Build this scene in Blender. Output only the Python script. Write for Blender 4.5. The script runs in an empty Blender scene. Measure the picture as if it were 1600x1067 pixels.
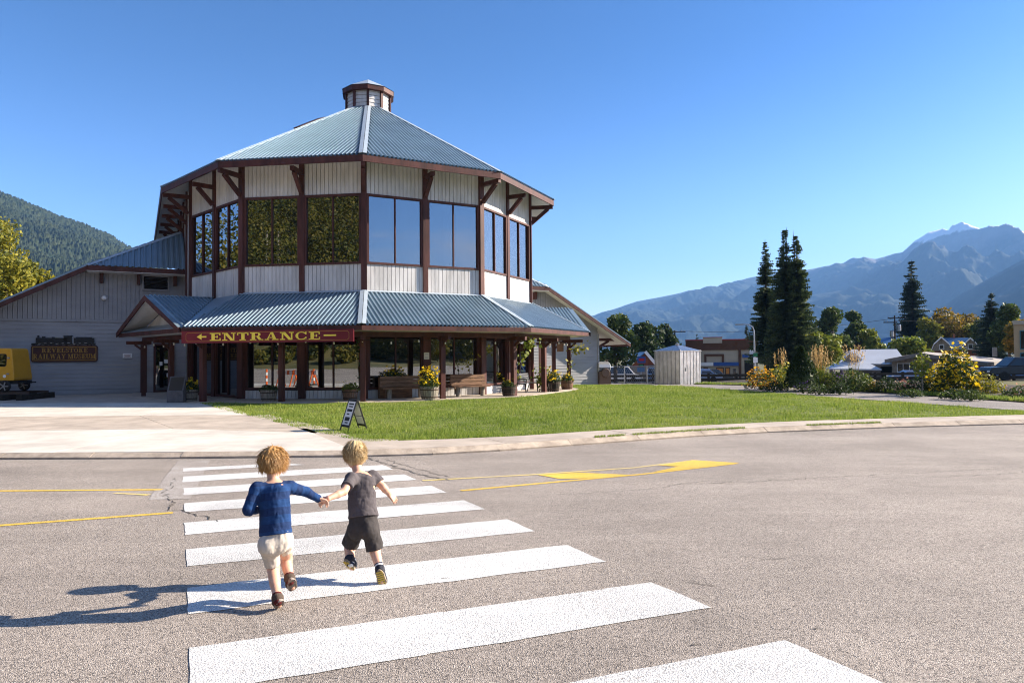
import bpy, bmesh, math, random
import numpy as np
from mathutils import Vector, Matrix, Euler
import openvdb

random.seed(11)
RNG = np.random.default_rng(7)
R_ = math.radians
sc = bpy.context.scene
COL = sc.collection

# ------------------------------------------------------------------ camera
F, PIT, ROL = 1085.0, R_(1.28), R_(0.4656)
cam_d = bpy.data.cameras.new('camera')
cam_d.sensor_width = 36.0
cam_d.lens = F / 1600 * 36
cam_d.clip_start = 0.1
cam_d.clip_end = 40000
cam = bpy.data.objects.new('camera', cam_d)
COL.objects.link(cam)
cam.matrix_world = Euler((R_(90) + PIT, 0, 0)).to_matrix().to_4x4() @ Matrix.Rotation(-ROL, 4, 'Z')
sc.camera = cam

# ------------------------------------------------------------------ sky, sun, exposure
SUN_EL, SUN_AZ = R_(27), R_(77)          # azimuth from +Y towards +X
sun_dir = Vector((math.cos(SUN_EL) * math.sin(SUN_AZ), math.cos(SUN_EL) * math.cos(SUN_AZ), math.sin(SUN_EL)))
world = bpy.data.worlds.new('World')
sc.world = world
world.use_nodes = True
wn = world.node_tree
wn.nodes.clear()
sky = wn.nodes.new('ShaderNodeTexSky')
sky.sky_type = 'NISHITA'
sky.sun_disc = False
sky.sun_elevation = SUN_EL
sky.sun_rotation = SUN_AZ
sky.altitude = 400
sky.air_density = 1.0
sky.dust_density = 1.0
sky.ozone_density = 2.2
hsv = wn.nodes.new('ShaderNodeHueSaturation')
hsv.inputs['Saturation'].default_value = 1.05
# thin streaks of high cloud over the valley behind the photographer
tcw = wn.nodes.new('ShaderNodeTexCoord'); mpw = wn.nodes.new('ShaderNodeMapping'); mpw.inputs['Scale'].default_value = (1.6, 1.6, 7.0)
nzw = wn.nodes.new('ShaderNodeTexNoise'); nzw.inputs['Scale'].default_value = 2.6; nzw.inputs['Detail'].default_value = 7; nzw.inputs['Roughness'].default_value = .62
wn.links.new(tcw.outputs['Generated'], mpw.inputs[0]); wn.links.new(mpw.outputs[0], nzw.inputs['Vector'])
sxw = wn.nodes.new('ShaderNodeSeparateXYZ'); wn.links.new(tcw.outputs['Generated'], sxw.inputs[0])
m1 = wn.nodes.new('ShaderNodeMapRange'); m1.inputs[1].default_value = .46; m1.inputs[2].default_value = .72; wn.links.new(nzw.outputs[0], m1.inputs[0])
m2 = wn.nodes.new('ShaderNodeMapRange'); m2.inputs[1].default_value = .1; m2.inputs[2].default_value = -.5; wn.links.new(sxw.outputs[1], m2.inputs[0])
m3 = wn.nodes.new('ShaderNodeMath'); m3.operation = 'MULTIPLY'; wn.links.new(m1.outputs[0], m3.inputs[0]); wn.links.new(m2.outputs[0], m3.inputs[1])
m4 = wn.nodes.new('ShaderNodeMath'); m4.operation = 'MULTIPLY'; m4.inputs[1].default_value = .8; wn.links.new(m3.outputs[0], m4.inputs[0])
bg = wn.nodes.new('ShaderNodeBackground')
bg.inputs['Strength'].default_value = 0.05
wo = wn.nodes.new('ShaderNodeOutputWorld')
# a little more contrast between zenith and horizon
sc1 = wn.nodes.new('ShaderNodeVectorMath'); sc1.operation = 'SCALE'; sc1.inputs['Scale'].default_value = 1 / 9.0
gm = wn.nodes.new('ShaderNodeGamma'); gm.inputs[1].default_value = 1.35
sc2 = wn.nodes.new('ShaderNodeVectorMath'); sc2.operation = 'SCALE'; sc2.inputs['Scale'].default_value = 9.0
wn.links.new(sky.outputs[0], sc1.inputs[0]); wn.links.new(sc1.outputs[0], gm.inputs[0]); wn.links.new(gm.outputs[0], sc2.inputs[0])
wn.links.new(sc2.outputs[0], hsv.inputs['Color'])
tint = wn.nodes.new('ShaderNodeMix'); tint.data_type = 'RGBA'; tint.blend_type = 'MULTIPLY'; tint.inputs[0].default_value = 1
tint.inputs[7].default_value = (.66, 1.08, 1.42, 1)
ez = wn.nodes.new('ShaderNodeMapRange'); ez.inputs[1].default_value = 0.0; ez.inputs[2].default_value = .44; ez.interpolation_type = 'SMOOTHSTEP'
tcz = wn.nodes.new('ShaderNodeTexCoord'); sxz = wn.nodes.new('ShaderNodeSeparateXYZ'); wn.links.new(tcz.outputs['Generated'], sxz.inputs[0]); wn.links.new(sxz.outputs[2], ez.inputs[0])
tcol = wn.nodes.new('ShaderNodeMix'); tcol.data_type = 'RGBA'; tcol.inputs[6].default_value = (2.0, 1.9, 2.25, 1); tcol.inputs[7].default_value = (.62, 1.06, 1.42, 1)
wn.links.new(ez.outputs[0], tcol.inputs[0]); wn.links.new(tcol.outputs[2], tint.inputs[7])
wn.links.new(hsv.outputs[0], tint.inputs[6]); 
cld = wn.nodes.new('ShaderNodeMix'); cld.data_type = 'RGBA'; cld.inputs[7].default_value = (9.5, 9.0, 9.2, 1)
wn.links.new(m4.outputs[0], cld.inputs[0]); wn.links.new(tint.outputs[2], cld.inputs[6]); wn.links.new(cld.outputs[2], bg.inputs['Color'])
wn.links.new(bg.outputs[0], wo.inputs['Surface'])
sun_l = bpy.data.lights.new('sun', 'SUN')
sun_l.energy = 5.0
sun_l.angle = R_(0.5)
sun_l.color = (1.0, 0.88, 0.73)
sun = bpy.data.objects.new('sun', sun_l)
COL.objects.link(sun)
sun.rotation_euler = sun_dir.to_track_quat('Z', 'Y').to_euler()
sun.location = (20, -5, 30)
sc.view_settings.view_transform = 'Standard'
sc.view_settings.look = 'None'
sc.view_settings.gamma = 1
sc.view_settings.use_curve_mapping = False
sc.view_settings.exposure = 1.72
sc.cycles.max_bounces = 6
sc.cycles.transparent_max_bounces = 12
sc.cycles.sample_clamp_indirect = 4.0
sc.cycles.use_denoising = True
sc.cycles.filter_width = 1.1

# ------------------------------------------------------------------ helpers
def zr(y):
    return float(np.interp(y, [-50, -14, 0, 13, 38, 52, 95, 400], [-.6, -1.164, -1.5, -1.812, -1.812, -2.15, -3.8, -4.0]))

def ray(px, py):
    a, b = px - 800, py - 533.5
    c, s = math.cos(ROL), math.sin(ROL)
    u, v = c * a - s * b, s * a + c * b
    x, y, z = u / F, 1.0, -v / F
    c, s = math.cos(PIT), math.sin(PIT)
    return Vector((x, y * c - z * s, y * s + z * c))

def at(px, py, Y):
    """the point of the place seen at a photograph position, Y metres ahead"""
    d = ray(px, py)
    return d * (Y / d.y)

def onground(px, py, off=0.11):
    d = ray(px, py)
    t = 2.0
    while t < 700:
        p = d * t
        if p.z < zr(p.y) + off:
            return p
        t += 0.02 if t < 40 else 0.1
    return d * 100

def ground_at(px, Y, off=0.11):
    """ground point below picture column px at depth Y"""
    p = at(px, 600, Y)
    return Vector((p.x, Y, zr(Y) + off))

class MB:
    def __init__(s):
        s.v = []; s.f = []; s.m = []
    def add(s, vs, fs, m=0):
        o = len(s.v)
        s.v += [tuple(v) for v in vs]
        s.f += [tuple(i + o for i in f) for f in fs]
        s.m += [m] * len(fs)
        return s
    def box(s, c, d, rz=0, m=0, M=None):
        x, y, z = d[0] / 2, d[1] / 2, d[2] / 2
        vs = [Vector((a * x, b * y, e * z)) for e in (-1, 1) for b in (-1, 1) for a in (-1, 1)]
        if M is None: M = Matrix.Rotation(rz, 3, 'Z')
        vs = [M @ v + Vector(c) for v in vs]
        return s.add(vs, [(0, 2, 3, 1), (4, 5, 7, 6), (0, 1, 5, 4), (1, 3, 7, 5), (3, 2, 6, 7), (2, 0, 4, 6)], m)
    def bar(s, p, q, w, h, m=0, up=(0, 0, 1)):
        p, q = Vector(p), Vector(q)
        d = (q - p)
        L = d.length
        y = d.normalized()
        x = y.cross(Vector(up))
        if x.length < 1e-4: x = y.cross(Vector((1, 0, 0)))
        x.normalize()
        z = x.cross(y)
        return s.box((p + q) / 2, (w, L, h), m=m, M=Matrix((x, y, z)).transposed())
    def tube(s, p, q, r1, r2=None, n=8, m=0, cap=True):
        p, q = Vector(p), Vector(q)
        if r2 is None: r2 = r1
        y = (q - p).normalized()
        x = y.cross(Vector((0, 0, 1)))
        if x.length < 1e-3: x = Vector((1, 0, 0))
        x.normalize(); z = x.cross(y)
        vs = []
        for c, r in ((p, r1), (q, r2)):
            for i in range(n):
                a = 2 * math.pi * i / n
                vs.append(c + (x * math.cos(a) + z * math.sin(a)) * r)
        fs = [(i, (i + 1) % n, n + (i + 1) % n, n + i) for i in range(n)]
        if cap: fs += [tuple(range(n))[::-1], tuple(range(n, 2 * n))]
        return s.add(vs, fs, m)
    def path(s, pts, rs, n=6, m=0):
        for i in range(len(pts) - 1):
            s.tube(pts[i], pts[i + 1], rs[i], rs[i + 1], n, m)
        return s
    def lathe(s, prof, c=(0, 0, 0), n=16, m=0, axis='Z', cap=True):
        vs = []
        for r, z in prof:
            for i in range(n):
                a = 2 * math.pi * i / n
                if axis == 'Z': v = (c[0] + r * math.cos(a), c[1] + r * math.sin(a), c[2] + z)
                elif axis == 'Y': v = (c[0] + r * math.cos(a), c[1] + z, c[2] + r * math.sin(a))
                else: v = (c[0] + z, c[1] + r * math.cos(a), c[2] + r * math.sin(a))
                vs.append(v)
        fs = []
        for k in range(len(prof) - 1):
            for i in range(n):
                j = (i + 1) % n
                fs.append((k * n + i, k * n + j, k * n + n + j, k * n + n + i))
        if cap:
            fs.append(tuple(range(n))[::-1]); L = (len(prof) - 1) * n
            fs.append(tuple(range(L, L + n)))
        return s.add(vs, fs, m)
    def prism(s, poly, z0, z1, m=0):
        n = len(poly)
        vs = [(x, y, z0) for x, y in poly] + [(x, y, z1) for x, y in poly]
        fs = [tuple(range(n))[::-1], tuple(range(n, 2 * n))] + [(i, (i + 1) % n, n + (i + 1) % n, n + i) for i in range(n)]
        return s.add(vs, fs, m)
    def slab(s, quad, n, t, m=0):
        """polygon of 3-D points thickened by t along vector n"""
        k = len(quad); n = Vector(n)
        vs = [Vector(q) for q in quad] + [Vector(q) - n * t for q in quad]
        fs = [tuple(range(k)), tuple(range(k, 2 * k))[::-1]] + [(i, k + i, k + (i + 1) % k, (i + 1) % k) for i in range(k)]
        return s.add(vs, fs, m)
    def quad(s, a, b, c, d, m=0):
        return s.add([a, b, c, d], [(0, 1, 2, 3)], m)
    def build(s, name, mats, parent=None, smooth=False, fix=True):
        me = bpy.data.meshes.new(name)
        me.from_pydata(s.v, [], s.f)
        if not isinstance(mats, (list, tuple)): mats = [mats]
        for mt in mats: me.materials.append(mt)
        if len(mats) > 1: me.polygons.foreach_set('material_index', s.m)
        if smooth: me.polygons.foreach_set('use_smooth', [True] * len(s.f))
        if fix:
            b = bmesh.new(); b.from_mesh(me)
            bmesh.ops.recalc_face_normals(b, faces=b.faces)
            b.to_mesh(me); b.free()
        me.update()
        o = bpy.data.objects.new(name, me)
        COL.objects.link(o)
        if parent: o.parent = parent
        return o

def npmesh(name, verts, faces, mat, parent=None, smooth=False, attrs=None):
    """verts (n,3), faces (m,k) numpy -> one mesh object"""
    me = bpy.data.meshes.new(name)
    nv, (nf, k) = len(verts), faces.shape
    me.vertices.add(nv)
    me.vertices.foreach_set('co', np.asarray(verts, np.float32).ravel())
    me.loops.add(nf * k)
    me.loops.foreach_set('vertex_index', np.asarray(faces, np.int32).ravel())
    me.polygons.add(nf)
    me.polygons.foreach_set('loop_start', np.arange(nf, dtype=np.int32) * k)
    if smooth: me.polygons.foreach_set('use_smooth', np.ones(nf, bool))
    for m in (mat if isinstance(mat, (list, tuple)) else [mat]): me.materials.append(m)
    for an, arr in (attrs or {}).items():
        a = me.attributes.new(an, 'FLOAT', 'POINT')
        a.data.foreach_set('value', np.asarray(arr, np.float32))
    me.update(); me.validate()
    o = bpy.data.objects.new(name, me)
    COL.objects.link(o)
    if parent: o.parent = parent
    return o

def tag(o, label, cat, group=None):
    o['label'] = label; o['category'] = cat
    if group: o['group'] = group
    return o
def thing(name, label, cat, loc=(0, 0, 0), rz=0, group=None):
    o = bpy.data.objects.new(name, None)
    o.empty_display_size = .2
    COL.objects.link(o)
    o.location = loc; o.rotation_euler = (0, 0, rz)
    return tag(o, label, cat, group)
def structure(o):
    o['kind'] = 'structure'; return o
def stuff(o):
    o['kind'] = 'stuff'; return o
def dup(o, loc=None, rz=None, label=None, scale=None, parent=None):
    c = o.copy(); COL.objects.link(c)
    if parent is not None: c.parent = parent
    if loc is not None: c.location = loc
    if rz is not None: c.rotation_euler = (0, 0, rz)
    if scale is not None: c.scale = (scale,) * 3 if not isinstance(scale, tuple) else scale
    if label: c['label'] = label
    for ch in list(o.children): dup(ch, parent=c)
    return c

# numpy value noise
_T = np.random.default_rng(3).random((64, 64, 64)).astype(np.float32)
def vnoise(x, y, z=0.0):
    x, y, z = np.broadcast_arrays(np.asarray(x, float), np.asarray(y, float), np.asarray(z, float))
    xi, yi, zi = np.floor(x).astype(int), np.floor(y).astype(int), np.floor(z).astype(int)
    fx, fy, fz = x - xi, y - yi, z - zi
    fx, fy, fz = [f * f * (3 - 2 * f) for f in (fx, fy, fz)]
    def T(a, b, c): return _T[(xi + a) % 64, (yi + b) % 64, (zi + c) % 64]
    r = 0
    for a in (0, 1):
        for b in (0, 1):
            for c in (0, 1):
                r = r + T(a, b, c) * (fx if a else 1 - fx) * (fy if b else 1 - fy) * (fz if c else 1 - fz)
    return r
def fbm(x, y, z=0.0, o=4, ridge=False):
    r, a, t = 0, 1.0, 0
    for i in range(o):
        n = vnoise(x * 2**i + 17.3 * i, y * 2**i + 5.1 * i, z * 2**i if np.ndim(z) or z else 3.7 * i)
        if ridge: n = 1 - np.abs(2 * n - 1)
        r = r + a * n; t += a; a *= .5
    return r / t

# ------------------------------------------------------------------ materials
def mat(name, col, rough=.7, metal=0, spec=.3, bump=0, bscale=30, var=0, vscale=4, col2=None, grime=0, coord='Object', stretch=None):
    m = bpy.data.materials.new(name); m.use_nodes = True
    t = m.node_tree; N = t.nodes; L = t.links
    p = N['Principled BSDF']
    p.inputs['Roughness'].default_value = rough
    p.inputs['Metallic'].default_value = metal
    p.inputs['Specular IOR Level'].default_value = spec
    p.inputs['Base Color'].default_value = (*col, 1)
    tc = N.new('ShaderNodeTexCoord'); src = tc.outputs[coord]
    if stretch:
        mp = N.new('ShaderNodeMapping'); mp.inputs['Scale'].default_value = stretch
        L.new(src, mp.inputs[0]); src = mp.outputs[0]
    if var or col2:
        n = N.new('ShaderNodeTexNoise'); n.inputs['Scale'].default_value = vscale; n.inputs['Detail'].default_value = 6
        n.inputs['Roughness'].default_value = .65
        L.new(src, n.inputs['Vector'])
        r = N.new('ShaderNodeValToRGB')
        c2 = col2 or tuple(c * (1 - var) for c in col)
        c1 = col if col2 else tuple(min(1, c * (1 + var * .5)) for c in col)
        r.color_ramp.elements[0].position = .35; r.color_ramp.elements[1].position = .68
        r.color_ramp.elements[0].color = (*c2, 1); r.color_ramp.elements[1].color = (*c1, 1)
        L.new(n.outputs[0], r.inputs[0]); L.new(r.outputs[0], p.inputs['Base Color'])
    if bump:
        n = N.new('ShaderNodeTexNoise'); n.inputs['Scale'].default_value = bscale; n.inputs['Detail'].default_value = 4
        L.new(src, n.inputs['Vector'])
        b = N.new('ShaderNodeBump'); b.inputs['Strength'].default_value = bump; b.inputs['Distance'].default_value = .02
        L.new(n.outputs[0], b.inputs['Height']); L.new(b.outputs[0], p.inputs['Normal'])
    return m

def leafmat(name, cols, trans=.35, rough=.6, nscale=.7):
    """leaf colours picked at random per leaf and per clump"""
    m = bpy.data.materials.new(name); m.use_nodes = True
    t = m.node_tree; N = t.nodes; L = t.links; N.clear()
    g = N.new('ShaderNodeNewGeometry')
    tc = N.new('ShaderNodeTexCoord')
    n = N.new('ShaderNodeTexNoise'); n.inputs['Scale'].default_value = nscale; n.inputs['Detail'].default_value = 2
    L.new(tc.outputs['Object'], n.inputs['Vector'])
    mx = N.new('ShaderNodeMath'); mx.operation = 'MULTIPLY_ADD'; mx.inputs[1].default_value = .55
    ad = N.new('ShaderNodeMath'); ad.operation = 'MULTIPLY'; ad.inputs[1].default_value = .5
    L.new(n.outputs[0], ad.inputs[0]); L.new(g.outputs['Random Per Island'], mx.inputs[0]); L.new(ad.outputs[0], mx.inputs[2])
    r = N.new('ShaderNodeValToRGB')
    e = r.color_ramp.elements
    while len(e) < len(cols): e.new(.5)
    for i, c in enumerate(cols):
        e[i].position = .08 + .84 * i / max(1, len(cols) - 1); e[i].color = (*c, 1)
    L.new(mx.outputs[0], r.inputs[0])
    d = N.new('ShaderNodeBsdfPrincipled'); d.inputs['Roughness'].default_value = rough; d.inputs['Specular IOR Level'].default_value = .25
    tr = N.new('ShaderNodeBsdfTranslucent')
    L.new(r.outputs[0], d.inputs['Base Color']); L.new(r.outputs[0], tr.inputs['Color'])
    ms = N.new('ShaderNodeMixShader'); ms.inputs[0].default_value = trans
    L.new(d.outputs[0], ms.inputs[1]); L.new(tr.outputs[0], ms.inputs[2])
    o = N.new('ShaderNodeOutputMaterial'); L.new(ms.outputs[0], o.inputs['Surface'])
    return m

def asphalt_mat(name, base, light, dark, scale=95, amt=1.0, bumpd=.006):
    m = bpy.data.materials.new(name); m.use_nodes = True
    t = m.node_tree; N = t.nodes; L = t.links
    p = N['Principled BSDF']; p.inputs['Roughness'].default_value = .85; p.inputs['Specular IOR Level'].default_value = .25
    g = N.new('ShaderNodeNewGeometry')
    v = N.new('ShaderNodeTexVoronoi'); v.inputs['Scale'].default_value = scale
    L.new(g.outputs['Position'], v.inputs['Vector'])
    sp = N.new('ShaderNodeSeparateColor'); L.new(v.outputs['Color'], sp.inputs[0])
    r = N.new('ShaderNodeValToRGB'); e = r.color_ramp.elements
    e.new(.5); e.new(.85)
    for i, (ps, c) in enumerate(((0.05, dark), (.38, base), (.72, base), (1.0, light))): e[i].position = ps; e[i].color = (*c, 1)
    L.new(sp.outputs[0], r.inputs[0])
    n = N.new('ShaderNodeTexNoise'); n.inputs['Scale'].default_value = .35; n.inputs['Detail'].default_value = 8; n.inputs['Roughness'].default_value = .7
    L.new(g.outputs['Position'], n.inputs['Vector'])
    r2 = N.new('ShaderNodeMapRange'); r2.inputs[1].default_value = .3; r2.inputs[2].default_value = .7; r2.inputs[3].default_value = .72; r2.inputs[4].default_value = 1.12
    L.new(n.outputs[0], r2.inputs[0])
    nw = N.new('ShaderNodeTexNoise'); nw.inputs['Scale'].default_value = .9; nw.inputs['Detail'].default_value = 5; nw.inputs['Roughness'].default_value = .75
    mw = N.new('ShaderNodeMapping'); mw.inputs['Scale'].default_value = (.12, 1.0, 1.0); mw.inputs['Rotation'].default_value = (0, 0, .12)
    L.new(g.outputs['Position'], mw.inputs[0]); L.new(mw.outputs[0], nw.inputs['Vector'])
    rw = N.new('ShaderNodeMapRange'); rw.inputs[1].default_value = .35; rw.inputs[2].default_value = .65; rw.inputs[3].default_value = .88; rw.inputs[4].default_value = 1.06
    L.new(nw.outputs[0], rw.inputs[0])
    mlt = N.new('ShaderNodeMath'); mlt.operation = 'MULTIPLY'; L.new(r2.outputs[0], mlt.inputs[0]); L.new(rw.outputs[0], mlt.inputs[1])
    # pits between the stones
    dr = N.new('ShaderNodeMapRange'); dr.inputs[1].default_value = .35; dr.inputs[2].default_value = .75; dr.inputs[3].default_value = 1.0; dr.inputs[4].default_value = .55
    L.new(v.outputs['Distance'], dr.inputs[0])
    mu = N.new('ShaderNodeMath'); mu.operation = 'MULTIPLY'; L.new(mlt.outputs[0], mu.inputs[0]); L.new(dr.outputs[0], mu.inputs[1])
    mx = N.new('ShaderNodeMix'); mx.data_type = 'RGBA'; mx.blend_type = 'MULTIPLY'; mx.inputs[0].default_value = 1
    L.new(r.outputs[0], mx.inputs[6]); L.new(mu.outputs[0], mx.inputs[7])
    L.new(mx.outputs[2], p.inputs['Base Color'])
    b = N.new('ShaderNodeBump'); b.invert = True; b.inputs['Strength'].default_value = .8; b.inputs['Distance'].default_value = bumpd
    L.new(v.outputs['Distance'], b.inputs['Height']); L.new(b.outputs[0], p.inputs['Normal'])
    return m

def paint_mat(name, col, under, worn=.5, scale=95):
    """road paint over coarse asphalt: pits and worn spots show the stone"""
    m = asphalt_mat(name, col, tuple(min(1, c * 1.08) for c in col), tuple(c * .85 for c in col), scale, bumpd=.004)
    t = m.node_tree; N = t.nodes; L = t.links; p = N['Principled BSDF']
    src = p.inputs['Base Color'].links[0].from_socket
    g = N.new('ShaderNodeNewGeometry')
    n = N.new('ShaderNodeTexNoise'); n.inputs['Scale'].default_value = 60; n.inputs['Detail'].default_value = 5; n.inputs['Roughness'].default_value = .8
    L.new(g.outputs['Position'], n.inputs['Vector'])
    n2 = N.new('ShaderNodeTexNoise'); n2.inputs['Scale'].default_value = 1.3; n2.inputs['Detail'].default_value = 4
    L.new(g.outputs['Position'], n2.inputs['Vector'])
    a = N.new('ShaderNodeMath'); a.operation = 'MULTIPLY_ADD'; a.inputs[1].default_value = .35
    L.new(n2.outputs[0], a.inputs[0]); L.new(n.outputs[0], a.inputs[2])
    r = N.new('ShaderNodeMapRange'); r.inputs[1].default_value = worn + .31; r.inputs[2].default_value = worn + .36
    L.new(a.outputs[0], r.inputs[0])
    mx = N.new('ShaderNodeMix'); mx.data_type = 'RGBA'
    mx.inputs[7].default_value = (*under, 1)
    L.new(r.outputs[0], mx.inputs[0]); L.new(src, mx.inputs[6]); L.new(mx.outputs[2], p.inputs['Base Color'])
    return m

def glass_mat(name, refl=.4, tint=.3):
    m = bpy.data.materials.new(name); m.use_nodes = True
    t = m.node_tree; N = t.nodes; L = t.links; N.clear()
    lw = N.new('ShaderNodeFresnel'); lw.inputs['IOR'].default_value = 1.5
    ma = N.new('ShaderNodeMath'); ma.operation = 'MULTIPLY_ADD'; ma.use_clamp = True; ma.inputs[1].default_value = 1 - refl; ma.inputs[2].default_value = refl
    L.new(lw.outputs[0], ma.inputs[0])
    tr = N.new('ShaderNodeBsdfTransparent'); tr.inputs[0].default_value = (tint, tint * 1.02, tint * 1.0, 1)
    gl = N.new('ShaderNodeBsdfGlossy'); gl.inputs['Roughness'].default_value = .0; gl.inputs['Color'].default_value = (.70, .75, .80, 1)
    tc = N.new('ShaderNodeTexCoord'); n = N.new('ShaderNodeTexNoise'); n.inputs['Scale'].default_value = .7; n.inputs['Detail'].default_value = 1
    L.new(tc.outputs['Object'], n.inputs['Vector'])
    b = N.new('ShaderNodeBump'); b.inputs['Strength'].default_value = .02; b.inputs['Distance'].default_value = .1
    L.new(n.outputs[0], b.inputs['Height']); L.new(b.outputs[0], gl.inputs['Normal'])
    ms = N.new('ShaderNodeMixShader'); L.new(ma.outputs[0], ms.inputs[0]); L.new(tr.outputs[0], ms.inputs[1]); L.new(gl.outputs[0], ms.inputs[2])
    o = N.new('ShaderNodeOutputMaterial'); L.new(ms.outputs[0], o.inputs['Surface'])
    return m

M = {}
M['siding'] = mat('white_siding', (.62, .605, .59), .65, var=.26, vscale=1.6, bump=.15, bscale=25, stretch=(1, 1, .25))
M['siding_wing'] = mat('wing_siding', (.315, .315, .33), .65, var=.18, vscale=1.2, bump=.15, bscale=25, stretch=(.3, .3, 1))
M['soffit'] = mat('soffit_boards', (.62, .61, .58), .7, var=.1, vscale=2)
M['trim'] = mat('brown_trim', (.085, .028, .022), .6, var=.5, vscale=3, bump=.25, bscale=30, stretch=(1, 1, .2))
M['roof'] = mat('blue_metal_roof', (.215, .295, .36), .36, metal=.35, spec=.5, var=.14, vscale=.8)
M['ridge'] = mat('ridge_flashing', (.42, .49, .55), .4, metal=.15, var=.1, vscale=2)
M['glass'] = glass_mat('window_glass', .36, .42)
M['shopglass'] = glass_mat('shop_glass', .25, .3)
M['dark'] = mat('dark_interior', (.012, .010, .009), .8)  # near-black colour painted for unlit depth behind openings
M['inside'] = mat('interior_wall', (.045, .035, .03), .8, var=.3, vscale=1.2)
M['concrete'] = mat('pale_concrete', (.60, .55, .48), .85, var=.22, vscale=.9, bump=.12, bscale=60)
M['walk'] = mat('tan_concrete', (.46, .39, .32), .85, var=.25, vscale=1.4, bump=.15, bscale=50)
M['kerb'] = mat('kerb_concrete', (.46, .38, .30), .9, var=.35, vscale=3, bump=.3, bscale=40)
M['asphalt'] = asphalt_mat('old_asphalt', (.455, .39, .333), (.70, .62, .54), (.13, .115, .105), 145)
M['path'] = asphalt_mat('path_gravel', (.33, .29, .26), (.45, .41, .38), (.2, .18, .16), 60)
M['white_paint'] = paint_mat('white_road_paint', (.82, .81, .785), (.22, .20, .18), .465, 110)
M['worn_paint'] = paint_mat('worn_road_paint', (.62, .58, .54), (.27, .235, .205), .30, 110)
M['yellow_paint'] = paint_mat('yellow_road_paint', (.86, .58, .10), (.25, .21, .16), .46, 110)
M['faded_yellow'] = paint_mat('faded_yellow_paint', (.84, .66, .24), (.36, .31, .26), .40, 110)
M['crack'] = mat('crack_fill', (.05, .045, .04), .95)
M['patch'] = mat('asphalt_patch', (.16, .145, .13), .9, var=.4, vscale=25, bump=.4, bscale=90)
M['terrain'] = mat('terrain_ground', (.17, .14, .05), .95, var=.5, vscale=.25, col2=(.05, .06, .02), bump=.6, bscale=3)
M['lawnbase'] = mat('lawn_soil', (.16, .18, .035), .95, var=.4, vscale=1.5, bump=.5, bscale=30, col2=(.08, .11, .02))
M['grass'] = leafmat('grass_blades', [(.06, .11, .012), (.15, .225, .03), (.26, .33, .05), (.42, .39, .13)], .4, nscale=.3)
M['mulch'] = mat('mulch', (.05, .035, .025), .95, var=.5, vscale=20, bump=.6, bscale=50)
M['soil'] = mat('soil', (.04, .028, .02), .95)
M['galv'] = mat('galvanised_metal', (.43, .43, .45), .33, metal=.92, var=.25, vscale=2.5, spec=.5)
M['steel'] = mat('grey_steel', (.30, .31, .32), .45, metal=.7)
M['black'] = mat('black_metal', (.012, .012, .013), .45)
M['rubber'] = mat('tyre_rubber', (.018, .018, .018), .85)
M['yellow'] = mat('yellow_car_paint', (.62, .30, .015), .35, spec=.5, var=.08, vscale=3)
M['white'] = mat('white_paint', (.75, .75, .74), .5)
M['wood'] = mat('weathered_wood', (.23, .13, .075), .75, var=.45, vscale=3, bump=.3, bscale=40, stretch=(1, 6, 6))
M['greywood'] = mat('grey_barrel_wood', (.30, .26, .21), .85, var=.45, vscale=8, bump=.4, bscale=40, stretch=(3, 3, .5))
M['hoop'] = mat('rusty_hoop', (.09, .06, .045), .7, metal=.4)
M['timber'] = mat('dark_timber', (.035, .028, .022), .9, var=.4, vscale=6, bump=.4)
M['signred'] = mat('maroon_sign_board', (.16, .012, .022), .5, var=.12, vscale=2)
M['gold'] = mat('gold_lettering', (.95, .72, .09), .5)
M['signbrown'] = mat('brown_sign_board', (.075, .022, .014), .55, var=.2, vscale=3)
M['dullgold'] = mat('dull_gold_lettering', (.42, .22, .035), .5)
M['bark'] = mat('bark', (.10, .075, .055), .95, var=.4, vscale=6, bump=.6, bscale=20, stretch=(2, 2, .4))
M['stem'] = mat('green_stem', (.08, .10, .03), .8)
M['conifer'] = leafmat('spruce_needles', [(.018, .034, .015), (.05, .078, .03), (.09, .122, .044), (.14, .15, .055)], .25)
M['conifer2'] = leafmat('fir_needles', [(.018, .033, .02), (.038, .06, .034), (.065, .088, .045)], .25)
M['leaf_green'] = leafmat('green_leaves', [(.02, .04, .010), (.04, .07, .016), (.07, .10, .025), (.11, .13, .03)])
M['leaf_dark'] = leafmat('dark_green_leaves', [(.012, .026, .008), (.025, .045, .012), (.045, .07, .018)])
M['leaf_lime'] = leafmat('lime_leaves', [(.06, .10, .015), (.12, .16, .02), (.20, .22, .03), (.28, .25, .03)])
M['leaf_gold'] = leafmat('golden_leaves', [(.06, .08, .012), (.14, .15, .02), (.26, .235, .025), (.36, .30, .03)])
M['leaf_orange'] = leafmat('orange_leaves', [(.05, .06, .012), (.13, .11, .015), (.26, .17, .02), (.34, .19, .025)])
M['petal'] = leafmat('yellow_petals', [(.80, .50, .015), (.88, .62, .02), (.90, .70, .04)], .3)
M['petal_o'] = leafmat('orange_petals', [(.62, .22, .01), (.75, .36, .015), (.80, .48, .02)], .3)
M['petal_p'] = leafmat('purple_petals', [(.12, .05, .25), (.2, .1, .35)], .3)
M['petal_k'] = leafmat('peach_petals', [(.65, .25, .18), (.75, .45, .3)], .3)
M['plume'] = leafmat('straw_plumes', [(.40, .27, .10), (.55, .38, .16), (.62, .46, .22)], .4)
M['carton'] = mat('carton_card', (.75, .55, .28), .8)
M['leaf_wood'] = leafmat('woodland_leaves', [(.02, .035, .006), (.05, .065, .01), (.10, .10, .015), (.17, .14, .02), (.24, .18, .04)], nscale=.16)
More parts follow.
